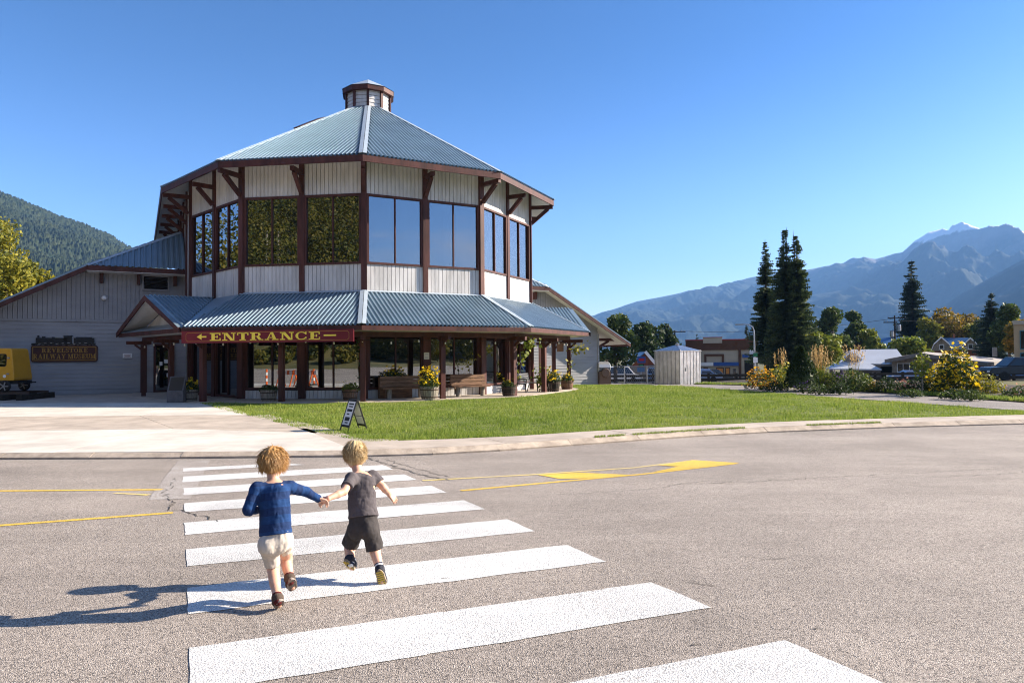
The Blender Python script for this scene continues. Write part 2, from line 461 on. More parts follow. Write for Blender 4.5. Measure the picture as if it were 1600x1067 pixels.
# ------------------------------------------------------------------ ground
def strip(name, mt, front, back, z, skirt=None, ny=1, parent=None):
    """sheet between two polylines of equal length; z(x,y) height; skirt = drop of the front face"""
    b = MB(); n = len(front); vs = []; fs = []
    for i in range(n):
        for k in range(ny + 1):
            x = front[i][0] + (back[i][0] - front[i][0]) * k / ny; y = front[i][1] + (back[i][1] - front[i][1]) * k / ny
            vs.append((x, y, z(x, y)))
    w = ny + 1
    for i in range(n - 1):
        for k in range(ny): fs.append((i * w + k, i * w + w + k, i * w + w + k + 1, i * w + k + 1))
    b.add(vs, fs)
    if skirt:
        for edge in (0, ny):
            e = [vs[i * w + edge] for i in range(n)]
            lo = [(x, y, q - skirt) for x, y, q in e]
            for i in range(n - 1): b.quad(e[i], e[i + 1], lo[i + 1], lo[i])
        for i in (0, n - 1):
            e = vs[i * w:(i + 1) * w]; lo = [(x, y, q - skirt) for x, y, q in e]
            for k in range(ny): b.quad(e[k], e[k + 1], lo[k + 1], lo[k])
    return b.build(name, mt, parent)

def tri_fill(poly, z, zoff=0.0, step=1.2):
    """triangulated polygon whose heights follow z(x,y)"""
    b = bmesh.new()
    vs = [b.verts.new((x, y, 0)) for x, y in poly]
    b.faces.new(vs)
    xs = [p[0] for p in poly]; ys = [p[1] for p in poly]
    for a0, a1, no in ((min(xs), max(xs), (1, 0, 0)), (min(ys), max(ys), (0, 1, 0))):
        c = a0 + step
        while c < a1:
            bmesh.ops.bisect_plane(b, geom=b.verts[:] + b.edges[:] + b.faces[:], plane_co=(c, c, 0), plane_no=no)
            c += step
    bmesh.ops.triangulate(b, faces=b.faces[:])
    bmesh.ops.recalc_face_normals(b, faces=b.faces[:])
    for v in b.verts: v.co.z = z(v.co.x, v.co.y) + zoff
    return b
def bm_obj(b, name, mt, parent=None):
    me = bpy.data.meshes.new(name); b.to_mesh(me); b.free()
    me.materials.append(mt)
    if me.polygons and sum(p.normal.z for p in me.polygons) < 0: me.flip_normals()
    o = bpy.data.objects.new(name, me); COL.objects.link(o)
    if parent: o.parent = parent
    return o

# terrain: one sheet to the foot of the mountains, rising as a bank behind the road
def terr(x, y):
    z = zr(y) - .12
    if y > 46: z = zr(y) + .06
    if y < -16:
        k = 1 / (1 + math.exp((x - 15) / 14))
        z = -1.2 + min(3, (-16 - y) * .12) + k * max(0, min(70, (-26 - y) * .5)) + (1 - k) * max(0, min(6, (-40 - y) * .05))
    return z
ys = [-420, -250, -140, -90, -70, -56, -44, -34, -26, -20, -16, -14, -6, 0, 6, 13, 20, 28, 38, 46, 46.5, 52, 60, 70, 80, 95, 120, 200, 400, 900, 2500, 9050]
xs = [-9050, -3000, -900, -400, -200, -120, -80, -50, -30, -15, 0, 15, 30, 50, 80, 120, 200, 400, 900, 3000, 9050]
tv = np.array([[x, y, terr(x, y)] for y in ys for x in xs])
nx = len(xs)
tf = np.array([[j * nx + i, j * nx + i + 1, j * nx + nx + i + 1, j * nx + nx + i] for j in range(len(ys) - 1) for i in range(nx - 1)])
structure(npmesh('ground', tv, tf, M['terrain']))

KERB = [(-70, 13.2), (-30, 13.0), (-9.43, 12.80), (-6.07, 12.70), (-2.71, 12.76), (-1.5, 12.98), (-.26, 13.42), (1.2, 14.15), (2.73, 14.90), (4.3, 15.62), (5.95, 16.23), (9.43, 17.10), (12.96, 17.64), (20, 18.1), (70, 18.6)]
zroad = lambda x, y: zr(y)
rb = MB(); YS = [-14, -6, 0, 4, 8, 11]
vs = []; w = len(YS) + 2
for x, yk in KERB:
    for y in YS + [min(12.7, yk), yk]: vs.append((x, y, zr(y)))
rb.add(vs, [(i * w + k, i * w + w + k, i * w + w + k + 1, i * w + k + 1) for i in range(len(KERB) - 1) for k in range(w - 1)])
structure(rb.build('road', M['asphalt']))

ztop = lambda x, y: zr(y) + .11
# kerb stone and pavement of long concrete slabs
kb = bpy.data.objects.new('kerb', None); COL.objects.link(kb); structure(kb)
ks = KERB[1:14]
def along(poly, step):
    out = []; acc = 0
    for i in range(len(poly) - 1):
        a, b_ = Vector(poly[i]), Vector(poly[i + 1]); L = (b_ - a).length; n = max(1, round(L / step))
        for k in range(n): out.append(a.lerp(b_, k / n))
    out.append(Vector(poly[-1])); return out
kp = along([(x, y + .01) for x, y in ks], 1.5)
for i in range(len(kp) - 1):
    a, b_ = kp[i], kp[i + 1]; d = (b_ - a); n = Vector((-d.y, d.x)).normalized(); d.normalize()
    if (a + b_).x / 2 < -2.8: h0, h1, wd = .035, .10, .16        # rolled kerb at the driveway
    else: h0, h1, wd = .03, .113, .20
    a2, b2 = a + d * .004, b_ - d * .004
    jz = random.uniform(-.004, .004)
    q = [(p.x, p.y, zr(p.y)) for p in (a2, b2)]
    b = MB(); A, B = a2 + n * wd, b2 + n * wd; A1, B1 = a2 + n * wd * .8, b2 + n * wd * .8
    prof = [[(p.x, p.y, zr(p.y) - .1), (p.x, p.y, zr(p.y) + h0 + jz), (c.x, c.y, zr(p.y) + h1 + jz), (e.x, e.y, zr(p.y) + h1 + jz), (e.x, e.y, zr(p.y) - .1)] for p, c, e in ((a2, A1, A), (b2, B1, B))]
    b.add(prof[0] + prof[1], [(k, k + 1, k + 6, k + 5) for k in range(4)] + [(0, 1, 2, 3, 4), (9, 8, 7, 6, 5)])
    b.build('kerb_stone', M['kerb'], kb)

SIDE_IN = [(-3.02, 14.21), (-1.35, 14.54), (.1, 15.0), (1.43, 15.69), (3.0, 16.35), (4.64, 16.95), (6.4, 17.55), (8.22, 18.05), (11, 18.65), (14.06, 19.14), (22, 19.9)]
def kerb_y(x): return float(np.interp(x, [p[0] for p in KERB], [p[1] for p in KERB]))
pv = bpy.data.objects.new('pavement', None); COL.objects.link(pv); structure(pv)
sp = along(SIDE_IN, .9)
# pair each inner point with the nearest kerb point
def kfoot(p):
    best = min(((Vector((x, kerb_y(x))) - p).length, x) for x in np.arange(p.x - 1, p.x + 2.6, .05))
    x = best[1]; return Vector((x, kerb_y(x)))
slab_pts = []; i = 0
while i < len(sp) - 1:
    j = min(len(sp) - 1, i + random.choice((3, 4)))
    seg = sp[i:j + 1]
    fr = []; bk = []
    for q, p in enumerate(seg):
        k = kfoot(p); d = (p - k).normalized()
        fr.append(k + d * .21); bk.append(p.copy())
    t0 = (fr[1] - fr[0]).normalized() * .008; t1 = (fr[-1] - fr[-2]).normalized() * .008
    fr[0] += t0; bk[0] += t0; fr[-1] -= t1; bk[-1] -= t1
    jz = random.uniform(-.004, .005)
    strip('concrete_slab', M['walk'], fr, bk, lambda x, y: zr(y) + .113 + jz, skirt=.12, parent=pv)
    i = j

# driveway slabs of pale concrete running up to the wing
dv = bpy.data.objects.new('driveway', None); COL.objects.link(dv); structure(dv)
def kline(x0, x1, off): return [(x, kerb_y(x) + off) for x in np.linspace(x0, x1, 8)]
left = -42
def lerp_pts(a, b, n): return [(a[0] + (b[0] - a[0]) * i / (n - 1), a[1] + (b[1] - a[1]) * i / (n - 1)) for i in range(n)]
j1 = lerp_pts((left, 16.4), (-4.9, 16.2), 8); 
strip('driveway_slab', M['concrete'], kline(left, -8.6, .17), lerp_pts((left, 15.9), (-8.4, 17.2), 8), ztop, skirt=.1, parent=dv)
strip('driveway_slab', M['concrete'], kline(-8.58, -2.95, .17), lerp_pts((-8.38, 17.2), (-4.6, 16.0), 8), ztop, skirt=.1, parent=dv)
strip('driveway_slab', M['walk'], lerp_pts((left, 15.93), (-8.4, 17.23), 8), lerp_pts((left, 21), (-11.5, 21.4), 8), ztop, skirt=.1, parent=dv)
strip('driveway_slab', M['walk'], lerp_pts((-8.38, 17.23), (-5.32, 17.2), 8), lerp_pts((-11.48, 21.4), (-7.9, 21.2), 8), ztop, skirt=.1, parent=dv)
strip('driveway_slab', M['concrete'], lerp_pts((left, 21.03), (-11.5, 21.43), 8), lerp_pts((left, 30), (-13.0, 27.5), 8), ztop, skirt=.1, parent=dv)
strip('driveway_slab', M['concrete'], lerp_pts((-11.48, 21.43), (-7.92, 21.23), 8), lerp_pts((-13.0, 27.5), (-11.6, 27.0), 8), ztop, skirt=.1, parent=dv)
strip('driveway_slab', M['walk'], lerp_pts((left, 30.03), (-13.0, 27.53), 8), lerp_pts((left, 40), (-14.2, 40), 8), lambda x, y: -1.812 + .11, skirt=.1, parent=dv)
bm_obj(tri_fill([(-5.2, 12.9), (-2.3, 13.05), (-2.4, 14.6), (-3.3, 14.9), (-4.6, 17.2), (-7.5, 21.4), (-9.0, 21.4), (-6.0, 17.0)], lambda x, y: zr(y) + .104), 'driveway_edge', M['walk'], dv)
bm_obj(tri_fill([(-9.2, 16.6), (-4.45, 15.6), (-4.8, 17.7), (-9.2, 17.7)], lambda x, y: zr(y) + .107), 'driveway_edge', M['walk'], dv)
b = MB(); b.prism([(-5.32, 17.2), (-4.62, 16.02), (-4.4, 15.9), (-5.0, 17.0)], -1.75, -1.705); b.build('driveway_slab', M['concrete'], dv)

# lawn
LAWN = [(-3.02, 14.23)] + SIDE_IN[1:10] + [(15.4, 19.9), (15.16, 20.63), (14.1, 24), (12.82, 27.9), (11.95, 31), (11.0, 34.2), (9.5, 39.6), (7.8, 46), (5.6, 50), (-2, 48), (-12.8, 30), (-12.42, 27.5), (-9.6, 23.2), (-7.7, 20.6), (-5.4, 17.3), (-4.35, 15.9)]
def lawnz(x, y):
    return zr(y) + .085 + .035 * (float(vnoise(x * .35, y * .35)) - .3)
lo = bm_obj(tri_fill(LAWN, lawnz, 0, 1.0), 'lawn', M['lawnbase']); structure(lo)
def inside(px, py, poly):
    c = np.zeros(len(px), bool); n = len(poly); j = n - 1
    for i in range(n):
        xi, yi = poly[i]; xj, yj = poly[j]
        c ^= ((yi > py) != (yj > py)) & (px < (xj - xi) * (py - yi) / (yj - yi + 1e-12) + xi)
        j = i
    return c
def blades(name, X, Y, Z, h, wd, mt, parent=None, lean=.5):
    n = len(X); a = RNG.random(n) * 6.283; hh = h * (.5 + RNG.random(n)); la = RNG.random(n) * 6.283; ln = hh * lean * RNG.random(n)
    dx, dy = np.cos(a) * wd / 2, np.sin(a) * wd / 2
    V = np.empty((n, 3, 3))
    V[:, 0] = np.stack([X - dx, Y - dy, Z - .01], 1); V[:, 1] = np.stack([X + dx, Y + dy, Z - .01], 1)
    V[:, 2] = np.stack([X + np.cos(la) * ln, Y + np.sin(la) * ln, Z + hh], 1)
    return stuff(npmesh(name, V.reshape(-1, 3), np.arange(n * 3).reshape(-1, 3), mt, parent))
n = 520000
u = RNG.random(n); gy = 14.1 + (46 - 14.1) * u ** 1.7; gx = -12.5 + 28.5 * RNG.random(n)
k = inside(gx, gy, LAWN)
# keep clear of the museum apron
AX, AY = -7.757, 37.723
k &= np.hypot(gx - AX, gy - AY) > 11.3
gx, gy = gx[k], gy[k]
gz = np.array(np.interp(gy, [0, 13, 38, 52], [-1.5, -1.812, -1.812, -2.15])) + .085 + .035 * (vnoise(gx * .35, gy * .35) - .3)
cl = fbm(gx * 1.6, gy * 1.6, 2.0, 4)
hgt = .022 + .06 * np.clip((cl - .32) * 2.6, 0, 1) * (.5 + vnoise(gx * 3.1, gy * 3.1))
blades('grass', gx, gy, gz, hgt, .006 + .0006 * gy, M['grass'])
# tufts in the pavement joint by the bend
tx = RNG.uniform(1.5, 10.5, 5000); ky = np.array([kerb_y(x) for x in tx])
kk = (fbm(tx * 1.3, tx * 0, 1.0, 3) > .52); tx, ky = tx[kk], ky[kk]
ty = ky + .235 + RNG.normal(0, .035, len(tx))
blades('weeds_in_joint', tx, ty, np.interp(ty, [0, 13, 38], [-1.5, -1.812, -1.812]) + .115, .035, .012, M['grass'])

# gravel path right of the lawn and the planting bed beyond it
PL = [(2, 56), (5.6, 50), (7.8, 46), (9.5, 39.6), (11.0, 34.2), (11.95, 31), (12.82, 27.9), (14.1, 24), (15.16, 20.63), (16.2, 19.9)]
PR = [(8, 57.5), (10.2, 50), (11.6, 46), (13.5, 40.5), (14.8, 36), (15.75, 33), (16.3, 30), (17.0, 26.4), (17.7, 23.4), (22, 20.4)]
structure(strip('path', M['path'], PL, PR, lambda x, y: zr(y) + .10, skirt=.1))
BL = [(12.0, 46), (13.6, 40.5), (14.9, 36), (15.85, 33), (16.4, 30), (17.1, 26.4), (17.8, 23.4), (22.1, 20.5)]
BR = [(19, 47), (20.5, 42), (22, 38), (23, 35), (24, 32), (26, 29), (28, 26), (32, 23)]
structure(strip('planting_bed', M['mulch'], BL, BR, lambda x, y: zr(y) + .13 + .25 * math.sin(3.14 * min(1, max(0, (x - np.interp(y, [20.5, 46], [22, 12])) / 8))), skirt=.2, ny=6))
n = 9000
sel = RNG.integers(0, len(BL) - 1, n); t = RNG.random(n); e = np.abs(RNG.normal(0, .5, n))
bx = np.array([BL[i][0] * (1 - q) + BL[i + 1][0] * q for i, q in zip(sel, t)]) + e; by = np.array([BL[i][1] * (1 - q) + BL[i + 1][1] * q for i, q in zip(sel, t)])
blades('grass_edge', bx, by, np.interp(by, [13, 38, 52], [-1.812, -1.812, -2.15]) + .14, .12, .03, M['grass'])
# gravel lot and town street behind
structure(strip('town_street', M['asphalt'], [(-2, 60), (90, 60)], [(-4, 95), (130, 95)], lambda x, y: zr(y) + .10, ny=8))

# ------------------------------------------------------------------ road markings
U = Vector((-.4318, .9019)); Vv = Vector((.9019, .4318)); Vp = (Vv - U * .06).normalized()
C0 = Vector((0, 0))
cw = bpy.data.objects.new('crosswalk', None); COL.objects.link(cw); structure(cw)
def road_poly(pts, name, mt, parent=None, off=.004):
    b = tri_fill([(p[0], p[1]) for p in pts], zroad, off, .22)
    for v in b.verts:
        if v.is_boundary: v.co.x += random.gauss(0, .0045); v.co.y += random.gauss(0, .0045); v.co.z = zr(v.co.y) + off
    return bm_obj(b, name, mt, parent)
for i in range(-1, 8):
    u0 = 3.57 + 1.215 * i; wdt = .61
    v0, v1 = .05, 3.06
    P = []
    for (uu, vv) in ((u0, v0), (u0, v1), (u0 + wdt, v1), (u0 + wdt, v0)):
        p = U * uu + Vv * v0 + Vp * (vv - v0) + U * .09
        P.append(p)
    if i == 7: P = [U * (u0 + .1) + Vv * .05, U * u0 + Vv * 1.9, U * (u0 + .42) + Vv * 1.6, U * (u0 + .5) + Vv * .05]
    road_poly(P, 'white_bar', M['white_paint'], cw)
def ribbon(pts, wd, name, mt, parent=None, off=.004, taper=False, jit=0):
    b = MB(); L = []
    for i, p in enumerate(pts):
        p = Vector(p); d = (Vector(pts[min(i + 1, len(pts) - 1)]) - Vector(pts[max(i - 1, 0)])).normalized(); n = Vector((-d.y, d.x))
        w_ = wd * (1 if not taper else (.35 + .65 * random.random())) / 2
        a, c = p + n * w_, p - n * w_
        L.append(((a.x, a.y, zr(a.y) + off), (c.x, c.y, zr(c.y) + off)))
    for i in range(len(L) - 1): b.quad(L[i][0], L[i][1], L[i + 1][1], L[i + 1][0])
    return b.build(name, mt, parent)
ym = bpy.data.objects.new('yellow_lines', None); COL.objects.link(ym); structure(ym)
def seg(a, b_, n=10): return [Vector(a).lerp(Vector(b_), i / (n - 1)) for i in range(n)]
ribbon(seg((-30, 9.25), (-4.66, 9.26)), .10, 'line', M['yellow_paint'], ym)
ribbon(seg((-20, 1.2), (-5.22, 7.1), 8) + seg((-5.1, 7.15), (-3.75, 7.69), 6), .10, 'line', M['yellow_paint'], ym)
ribbon(seg((-5.15, 9.02), (-4.62, 8.85), 4), .08, 'line', M['faded_yellow'], ym)
def gp(*pts):
    out = []
    for q in pts:
        p = onground(q[0], q[1], 0); out.append((p.x, p.y))
    return out
def multi(pts, n=5):
    o = []
    for i in range(len(pts) - 1): o += seg(pts[i], pts[i + 1], n)[:-1]
    return o + [Vector(pts[-1])]
ribbon(multi(gp((660, 751), (835, 741.5), (990, 731), (1085, 719.5))), .09, 'line', M['faded_yellow'], ym)
ribbon(multi(gp((720, 767), (870, 753), (1000, 741.5), (1100, 730), (1152, 724))), .09, 'line', M['yellow_paint'], ym)
road_poly(gp((840, 742), (905, 738.5), (990, 742.5), (935, 747.5), (875, 748.5)), 'filled_arrow', M['yellow_paint'], ym, .0055)
road_poly(gp((1030, 727.5), (1082, 719), (1155, 723.5), (1098, 730), (1020, 738), (1060, 729)), 'filled_arrow', M['yellow_paint'], ym, .0055)
# worn old paint and patched trench beside the crosswalk
wp = road_poly([(-6.02, 12.55), (-5.45, 12.55), (-4.25, 9.35), (-3.95, 8.55), (-4.45, 8.5), (-5.0, 9.9)], 'worn_patch', M['worn_paint'], None, .0035); structure(wp)
ck = bpy.data.objects.new('road_cracks', None); COL.objects.link(ck); structure(ck)
def crack(pts, wd, sub=14, amp=.03, mt='crack'):
    out = []
    for i in range(len(pts) - 1):
        a, b_ = Vector(pts[i]), Vector(pts[i + 1]); n = max(2, int((b_ - a).length * sub / 1.0))
        for k in range(n): out.append(a.lerp(b_, k / n) + Vector((random.gauss(0, amp), random.gauss(0, amp))))
    out.append(Vector(pts[-1]))
    ribbon(out, wd, 'crack', M[mt], ck, .0052, taper=True)
crack([(-4.55, 9.0), (-4.1, 8.4), (-3.9, 7.9), (-3.5, 7.6), (-3.05, 7.2)], .018)
crack([(-5.0, 10.3), (-4.6, 9.4), (-4.5, 9.0)], .012)
crack([(-2.6, 12.6), (-1.95, 11.4), (-1.35, 10.4), (-.9, 9.9)], .05, mt='patch')
crack([(-2.3, 12.4), (-1.6, 11.2), (-.95, 10.2)], .025, mt='patch')
crack([(1.9, 9.3), (3.2, 9.5), (4.6, 9.9), (7.5, 10.6)], .016)
crack([(.4, 8.6), (1.6, 8.9), (2.6, 9.6), (3.0, 9.55)], .012)
crack([(4.7, 10.2), (5.2, 9.7), (6.6, 9.9), (9.5, 10.9)], .014)
crack([(1.25, 5.0), (1.42, 4.9)], .012, amp=.006)
crack([(1.85, 5.7), (2.0, 5.6), (2.2, 5.62)], .010, amp=.008)
for px, py in ((690, 905), (1265, 985), (770, 930), (1080, 1008), (420, 1000)):
    p = onground(px, py, 0)
    crack([(p.x, p.y), (p.x + .05, p.y + .01)], .012, amp=.004)
# slab joints showing on the kerb side
# ------------------------------------------------------------------ museum (local frame: x along the front, y to the back)
GZ = -1.70
BR_ = R_(28.31)
mu = thing('museum_building', 'white and brown railway museum with many sided tower, blue metal roofs and two low wings', 'building', (AX, AY, GZ), BR_)
def mworld(x, y, z=0): return Vector((AX + x * math.cos(BR_) - y * math.sin(BR_), AY + x * math.sin(BR_) + y * math.cos(BR_), GZ + z))
def cor(j, R, z=0.0):
    f = R_(36) * (j - .5); return Vector((R * math.sin(f), -R * math.cos(f), z))
Zv = Vector((0, 0, 1))
def face(j, R):
    a, b = cor(j, R), cor(j + 1, R); e = (b - a).normalized(); return a, e, Vector((e.y, -e.x, 0)), (b - a).length
def fbox(b, fr, s, dep, z, size, m=0):
    a, e, n, L = fr
    c = a + e * s + n * dep + Zv * z
    b.box(c, size, m=m, M=Matrix((e, n, Zv)).transposed())
def ribbed(name, eL, eR, tR, tL, mt, parent, pitch=.18, h=.07, lift=.0):
    """corrugated sheet: eave left/right, top right/left (top may be a point)"""
    eL, eR, tR, tL = map(Vector, (eL, eR, tR, tL))
    u = (eR - eL).normalized(); nrm = u.cross(tL - eL if (tL - eL).length > .01 and (tL - eL).normalized().cross(u).length > .01 else tR - eR).normalized()
    if nrm.z < 0: nrm = -nrm
    w = nrm.cross(u)
    if w.z < 0: w = -w
    P = [((p - eL).dot(u), (p - eL).dot(w)) for p in (eL, eR, tR, tL)]
    u0, u1 = min(p[0] for p in P), max(p[0] for p in P)
    def span(x):
        hits = []
        for i in range(4):
            (a, b), (c, d) = P[i], P[(i + 1) % 4]
            if abs(a - c) < 1e-9: 
                if abs(x - a) < 1e-6: hits += [b, d]
                continue
            t = (x - a) / (c - a)
            if -1e-6 <= t <= 1 + 1e-6: hits.append(b + (d - b) * t)
        return (min(hits), max(hits)) if hits else None
    vs = []; x = u0 + .001; prof = ((0, 0), (.30, 0), (.42, 1), (.78, 1), (.90, 0)); k = 0
    cols = []
    while True:
        for fx, hh in prof[:4] if False else ((0.0, 0), (.42, 0), (.54, 1), (.88, 1)):
            q = x + (k + fx) * pitch
            if q > u1 - .001: break
            s_ = span(q)
            if s_ and s_[1] - s_[0] > .01: cols.append((q, s_[0], s_[1], hh))
        else:
            k += 1; continue
        break
    b = MB()
    for q, lo, hi, hh in cols:
        vs.append(eL + u * q + w * lo + nrm * (hh * h + lift)); vs.append(eL + u * q + w * hi + nrm * (hh * h + lift))
    b.add(vs, [(2 * i, 2 * i + 2, 2 * i + 3, 2 * i + 1) for i in range(len(cols) - 1)])
    return b.build(name, mt, parent, fix=False)
def hipcap(a, b_, n1, n2, wd=.17, lift=.05, parent=None):
    """folded flashing over a hip between planes with normals n1, n2"""
    a, b_ = Vector(a), Vector(b_); d = (b_ - a).normalized(); b = MB()
    for n in (n1, n2):
        s = n.cross(d); 
        up_ = Vector(n) * lift
        o = (n1 if n is n2 else n2)
        if s.dot(o) > 0: s = -s
        q = [a + up_, b_ + up_, b_ + s * wd + up_, a + s * wd + up_]
        b.slab(q, n, .02)
    return b.build('ridge_cap', M['ridge'], parent)
def pn(a, b_, c):
    n = (Vector(b_) - Vector(a)).cross(Vector(c) - Vector(a)).normalized(); return n if n.z > 0 else -n

RW, RE, RP = 8.8, 10.1, 11.85
ZE, ZAP = 9.9, 15.69
apex = Vector((0, 0, ZAP))
# --- upper roof
fn = {}
for j in range(-2, 3):
    eL, eR = cor(j, RE, ZE), cor(j + 1, RE, ZE)
    k_ = .115
    tL, tR = eL.lerp(apex, 1 - k_), eR.lerp(apex, 1 - k_)
    ribbed('roof', eL, eR, tR, tL, M['roof'], mu)
    fn[j] = pn(eL, eR, apex)
    b = MB(); sl = [eL * .995, eR * .995, cor(j + 1, 8.6, ZE + .86), cor(j, 8.6, ZE + .86)]
    sl = [Vector((v.x, v.y, v.z)) - Zv * .02 for v in (cor(j, RE - .02, ZE), cor(j + 1, RE - .02, ZE), cor(j + 1, 8.5, ZE + .573 * 1.6), cor(j, 8.5, ZE + .573 * 1.6))]
    b.slab(sl, fn[j], .05); b.build('soffit', M['soffit'], mu)
    b = MB(); b.prism([cor(j, RE + .01)[:2], cor(j + 1, RE + .01)[:2], cor(j + 1, RE - .05)[:2], cor(j, RE - .05)[:2]], ZE - .27, ZE - .012)
    b.build('fascia', M['trim'], mu)
for s in (-1, 1):
    eL, eR, tR, tL = Vector((s * RE, 0, ZE)), Vector((s * RE, 18, ZE)), Vector((0, 18, ZAP)), Vector((0, 0, ZAP))
    ribbed('roof', eL, eR, tR, tL, M['roof'], mu)
    nn = pn(eL, eR, tR); fn[s * 10] = nn
    b = MB(); b.slab([Vector((s * (RE - .02), .02, ZE - .02)), Vector((s * (RE - .02), 18, ZE - .02)), Vector((s * 8.5, 18, ZE + .9)), Vector((s * 8.5, .02, ZE + .9))], nn, .05); b.build('soffit', M['soffit'], mu)
    b = MB(); b.box((s * (RE - .02), 9, ZE - .14), (.06, 18, .258)); b.build('fascia', M['trim'], mu)
for j in range(-1, 3):
    hipcap(cor(j, RE + .02, ZE), cor(j, RE * .115, ZE + (ZAP - ZE) * .885), fn[j - 1], fn[j], .15, .085, mu)
hipcap(cor(-2, RE + .02, ZE), cor(-2, 1.2, ZE + (ZAP - ZE) * .88), fn[-10], fn[-2], .15, .085, mu)
hipcap(cor(3, RE + .02, ZE), cor(3, 1.2, ZE + (ZAP - ZE) * .88), fn[10], fn[2], .15, .085, mu)
hipcap((0, 1.2, ZAP), (0, 18, ZAP), fn[-10], fn[10], .2, .085, mu)
# raised roof vent on the far left slope
b = MB(); a0 = cor(-1, 5.1, ZE + .573 * 5.0); d0 = (apex - cor(-1, RE, ZE)).normalized()
off = Vector((-.55, .55, 0))
p0 = cor(-1, 4.5, ZE + .573 * 5.6 + .05) + off; p1 = cor(-1, 2.75, ZE + .573 * 7.35 + .05) + off
b.bar(p0 - Zv * .12, p1 - Zv * .12, .5, .09); b.bar(p0 - Zv * .3 + d0 * .15, p1 - Zv * .3 - d0 * .15, .36, .3); b.build('roof_vent', M['trim'], mu)
# --- cupola
cp = MB()
for j in range(10):
    f0 = R_(36) * (j - .5); f1 = R_(36) * (j + .5)
    A = Vector((1.17 * math.sin(f0), -1.17 * math.cos(f0), 0)); B = Vector((1.17 * math.sin(f1), -1.17 * math.cos(f1), 0))
    e = (B - A).normalized(); nn = Vector((e.y, -e.x, 0))
    for z in np.arange(14.3, 16.0, .2):
        cp.slab([A + Zv * z + nn * .025, B + Zv * z + nn * .025, B + Zv * (z + .18) + nn * .005, A + Zv * (z + .18) + nn * .005], nn, .05)
cup = cp.build('cupola', M['siding'], mu)
for j in range(10):
    f0 = R_(36) * (j - .5)
    b = MB(); b.box((1.2 * math.sin(f0), -1.2 * math.cos(f0), 15.2), (.13, .13, 1.7), rz=f0); b.build('post', M['trim'], cup)
b = MB(); out = [(1.42 * math.sin(R_(36) * (j - .5)), -1.42 * math.cos(R_(36) * (j - .5))) for j in range(10)]
b.prism(out, 15.93, 16.17); b.build('fascia', M['trim'], cup)
b = MB(); b.add([(x * 1.02, y * 1.02, 16.18) for x, y in out] + [(0, 0, 16.95)], [(i, (i + 1) % 10, 10) for i in range(10)]); b.build('cap_roof', M['ridge'], cup)

# --- upper storey walls
def vboards(b, fr, s0, s1, z0, z1, dep=0.0, wd=.18):
    n = max(1, round((s1 - s0) / wd)); w = (s1 - s0) / n
    fbox(b, fr, (s0 + s1) / 2, dep - .03, (z0 + z1) / 2, (s1 - s0, .02, z1 - z0))
    for i in range(n):
        fbox(b, fr, s0 + (i + .5) * w, dep + random.uniform(0, .006), (z0 + z1) / 2, (w - .022, .035, z1 - z0 - .004))
def window(fr, s0, s1, z0, z1, parent, mull=1, dep=0.0, fw=.09, glass='glass', name='window'):
    b = MB()
    for s in (s0 + fw / 2, s1 - fw / 2): fbox(b, fr, s, dep + .01, (z0 + z1) / 2, (fw, .12, z1 - z0))
    for z in (z0 + fw / 2, z1 - fw / 2): fbox(b, fr, (s0 + s1) / 2, dep + .008, z, (s1 - s0 - 2 * fw, .115, fw))
    w = b.build(name, M['trim'], parent)
    n = mull + 1; pw = (s1 - s0 - 2 * fw) / n
    for i in range(n):
        b = MB(); a, e, nn, L = fr
        c0 = s0 + fw + i * pw + .012; c1 = c0 + pw - .024; d = dep - .02
        P = [a + e * s + nn * d + Zv * z for s, z in ((c0, z0 + fw), (c1, z0 + fw), (c1, z1 - fw), (c0, z1 - fw))]
        tw = nn * random.uniform(-.006, .006)
        P[1] += tw; P[2] += tw
        b.slab(P, nn, .012); b.build('pane', M[glass], w)
    for i in range(mull):
        b = MB(); fbox(b, fr, s0 + fw + (i + 1) * pw, dep + .0, (z0 + z1) / 2, (.045, .09, z1 - z0 - 2 * fw)); b.build('mullion', M['trim'], w)
    return w
def bracket(base, n, z0, reach, zt, parent):
    """knee brace and lookout beam at a post"""
    b = MB(); o = Vector((base.x, base.y, 0))
    b.bar(o + Zv * z0 + n * .05, o + n * reach * .78 + Zv * (zt - .1), .15, .17)
    b.bar(o + n * .0 + Zv * zt, o + n * reach + Zv * zt, .16, .18)
    b.build('bracket', M['trim'], parent)
def postat(p, n, z0, z1, w, parent, d=None):
    b = MB(); rz = math.atan2(n.y, n.x) + math.pi / 2
    b.box((p.x + n.x * .02, p.y + n.y * .02, (z0 + z1) / 2), (w, d or w, z1 - z0), rz=rz); return b.build('post', M['trim'], parent)
bays = []
for j in range(-2, 3):
    fr = face(j, RW); L = fr[3]
    for s0, s1 in ((0, L / 2), (L / 2, L)): bays.append((fr, s0, s1))
for s in (-1, 1):
    for k in range(5):
        a = Vector((s * RW, 2.72 * k, 0)) if s > 0 else Vector((s * RW, 2.72 * (k + 1), 0))
        fr = (a, Vector((0, s, 0)), Vector((s, 0, 0)), 2.72)
        bays.append((fr, 0, 2.72))
for i, (fr, s0, s1) in enumerate(bays):
    b = MB(); vboards(b, fr, s0 + .1, s1 - .1, 8.63, 10.35); b.build('wall_panel', M['siding'], mu)
    if i < 10:
        b = MB(); vboards(b, fr, s0 + .1, s1 - .1, 4.42, 5.66); b.build('wall_panel', M['siding'], mu)
        window(fr, s0 + .11, s1 - .11, 5.66, 8.63, mu)
    else:
        b = MB(); vboards(b, fr, s0 + .1, s1 - .1, 4.42, 8.6); b.build('wall_panel', M['siding'], mu)
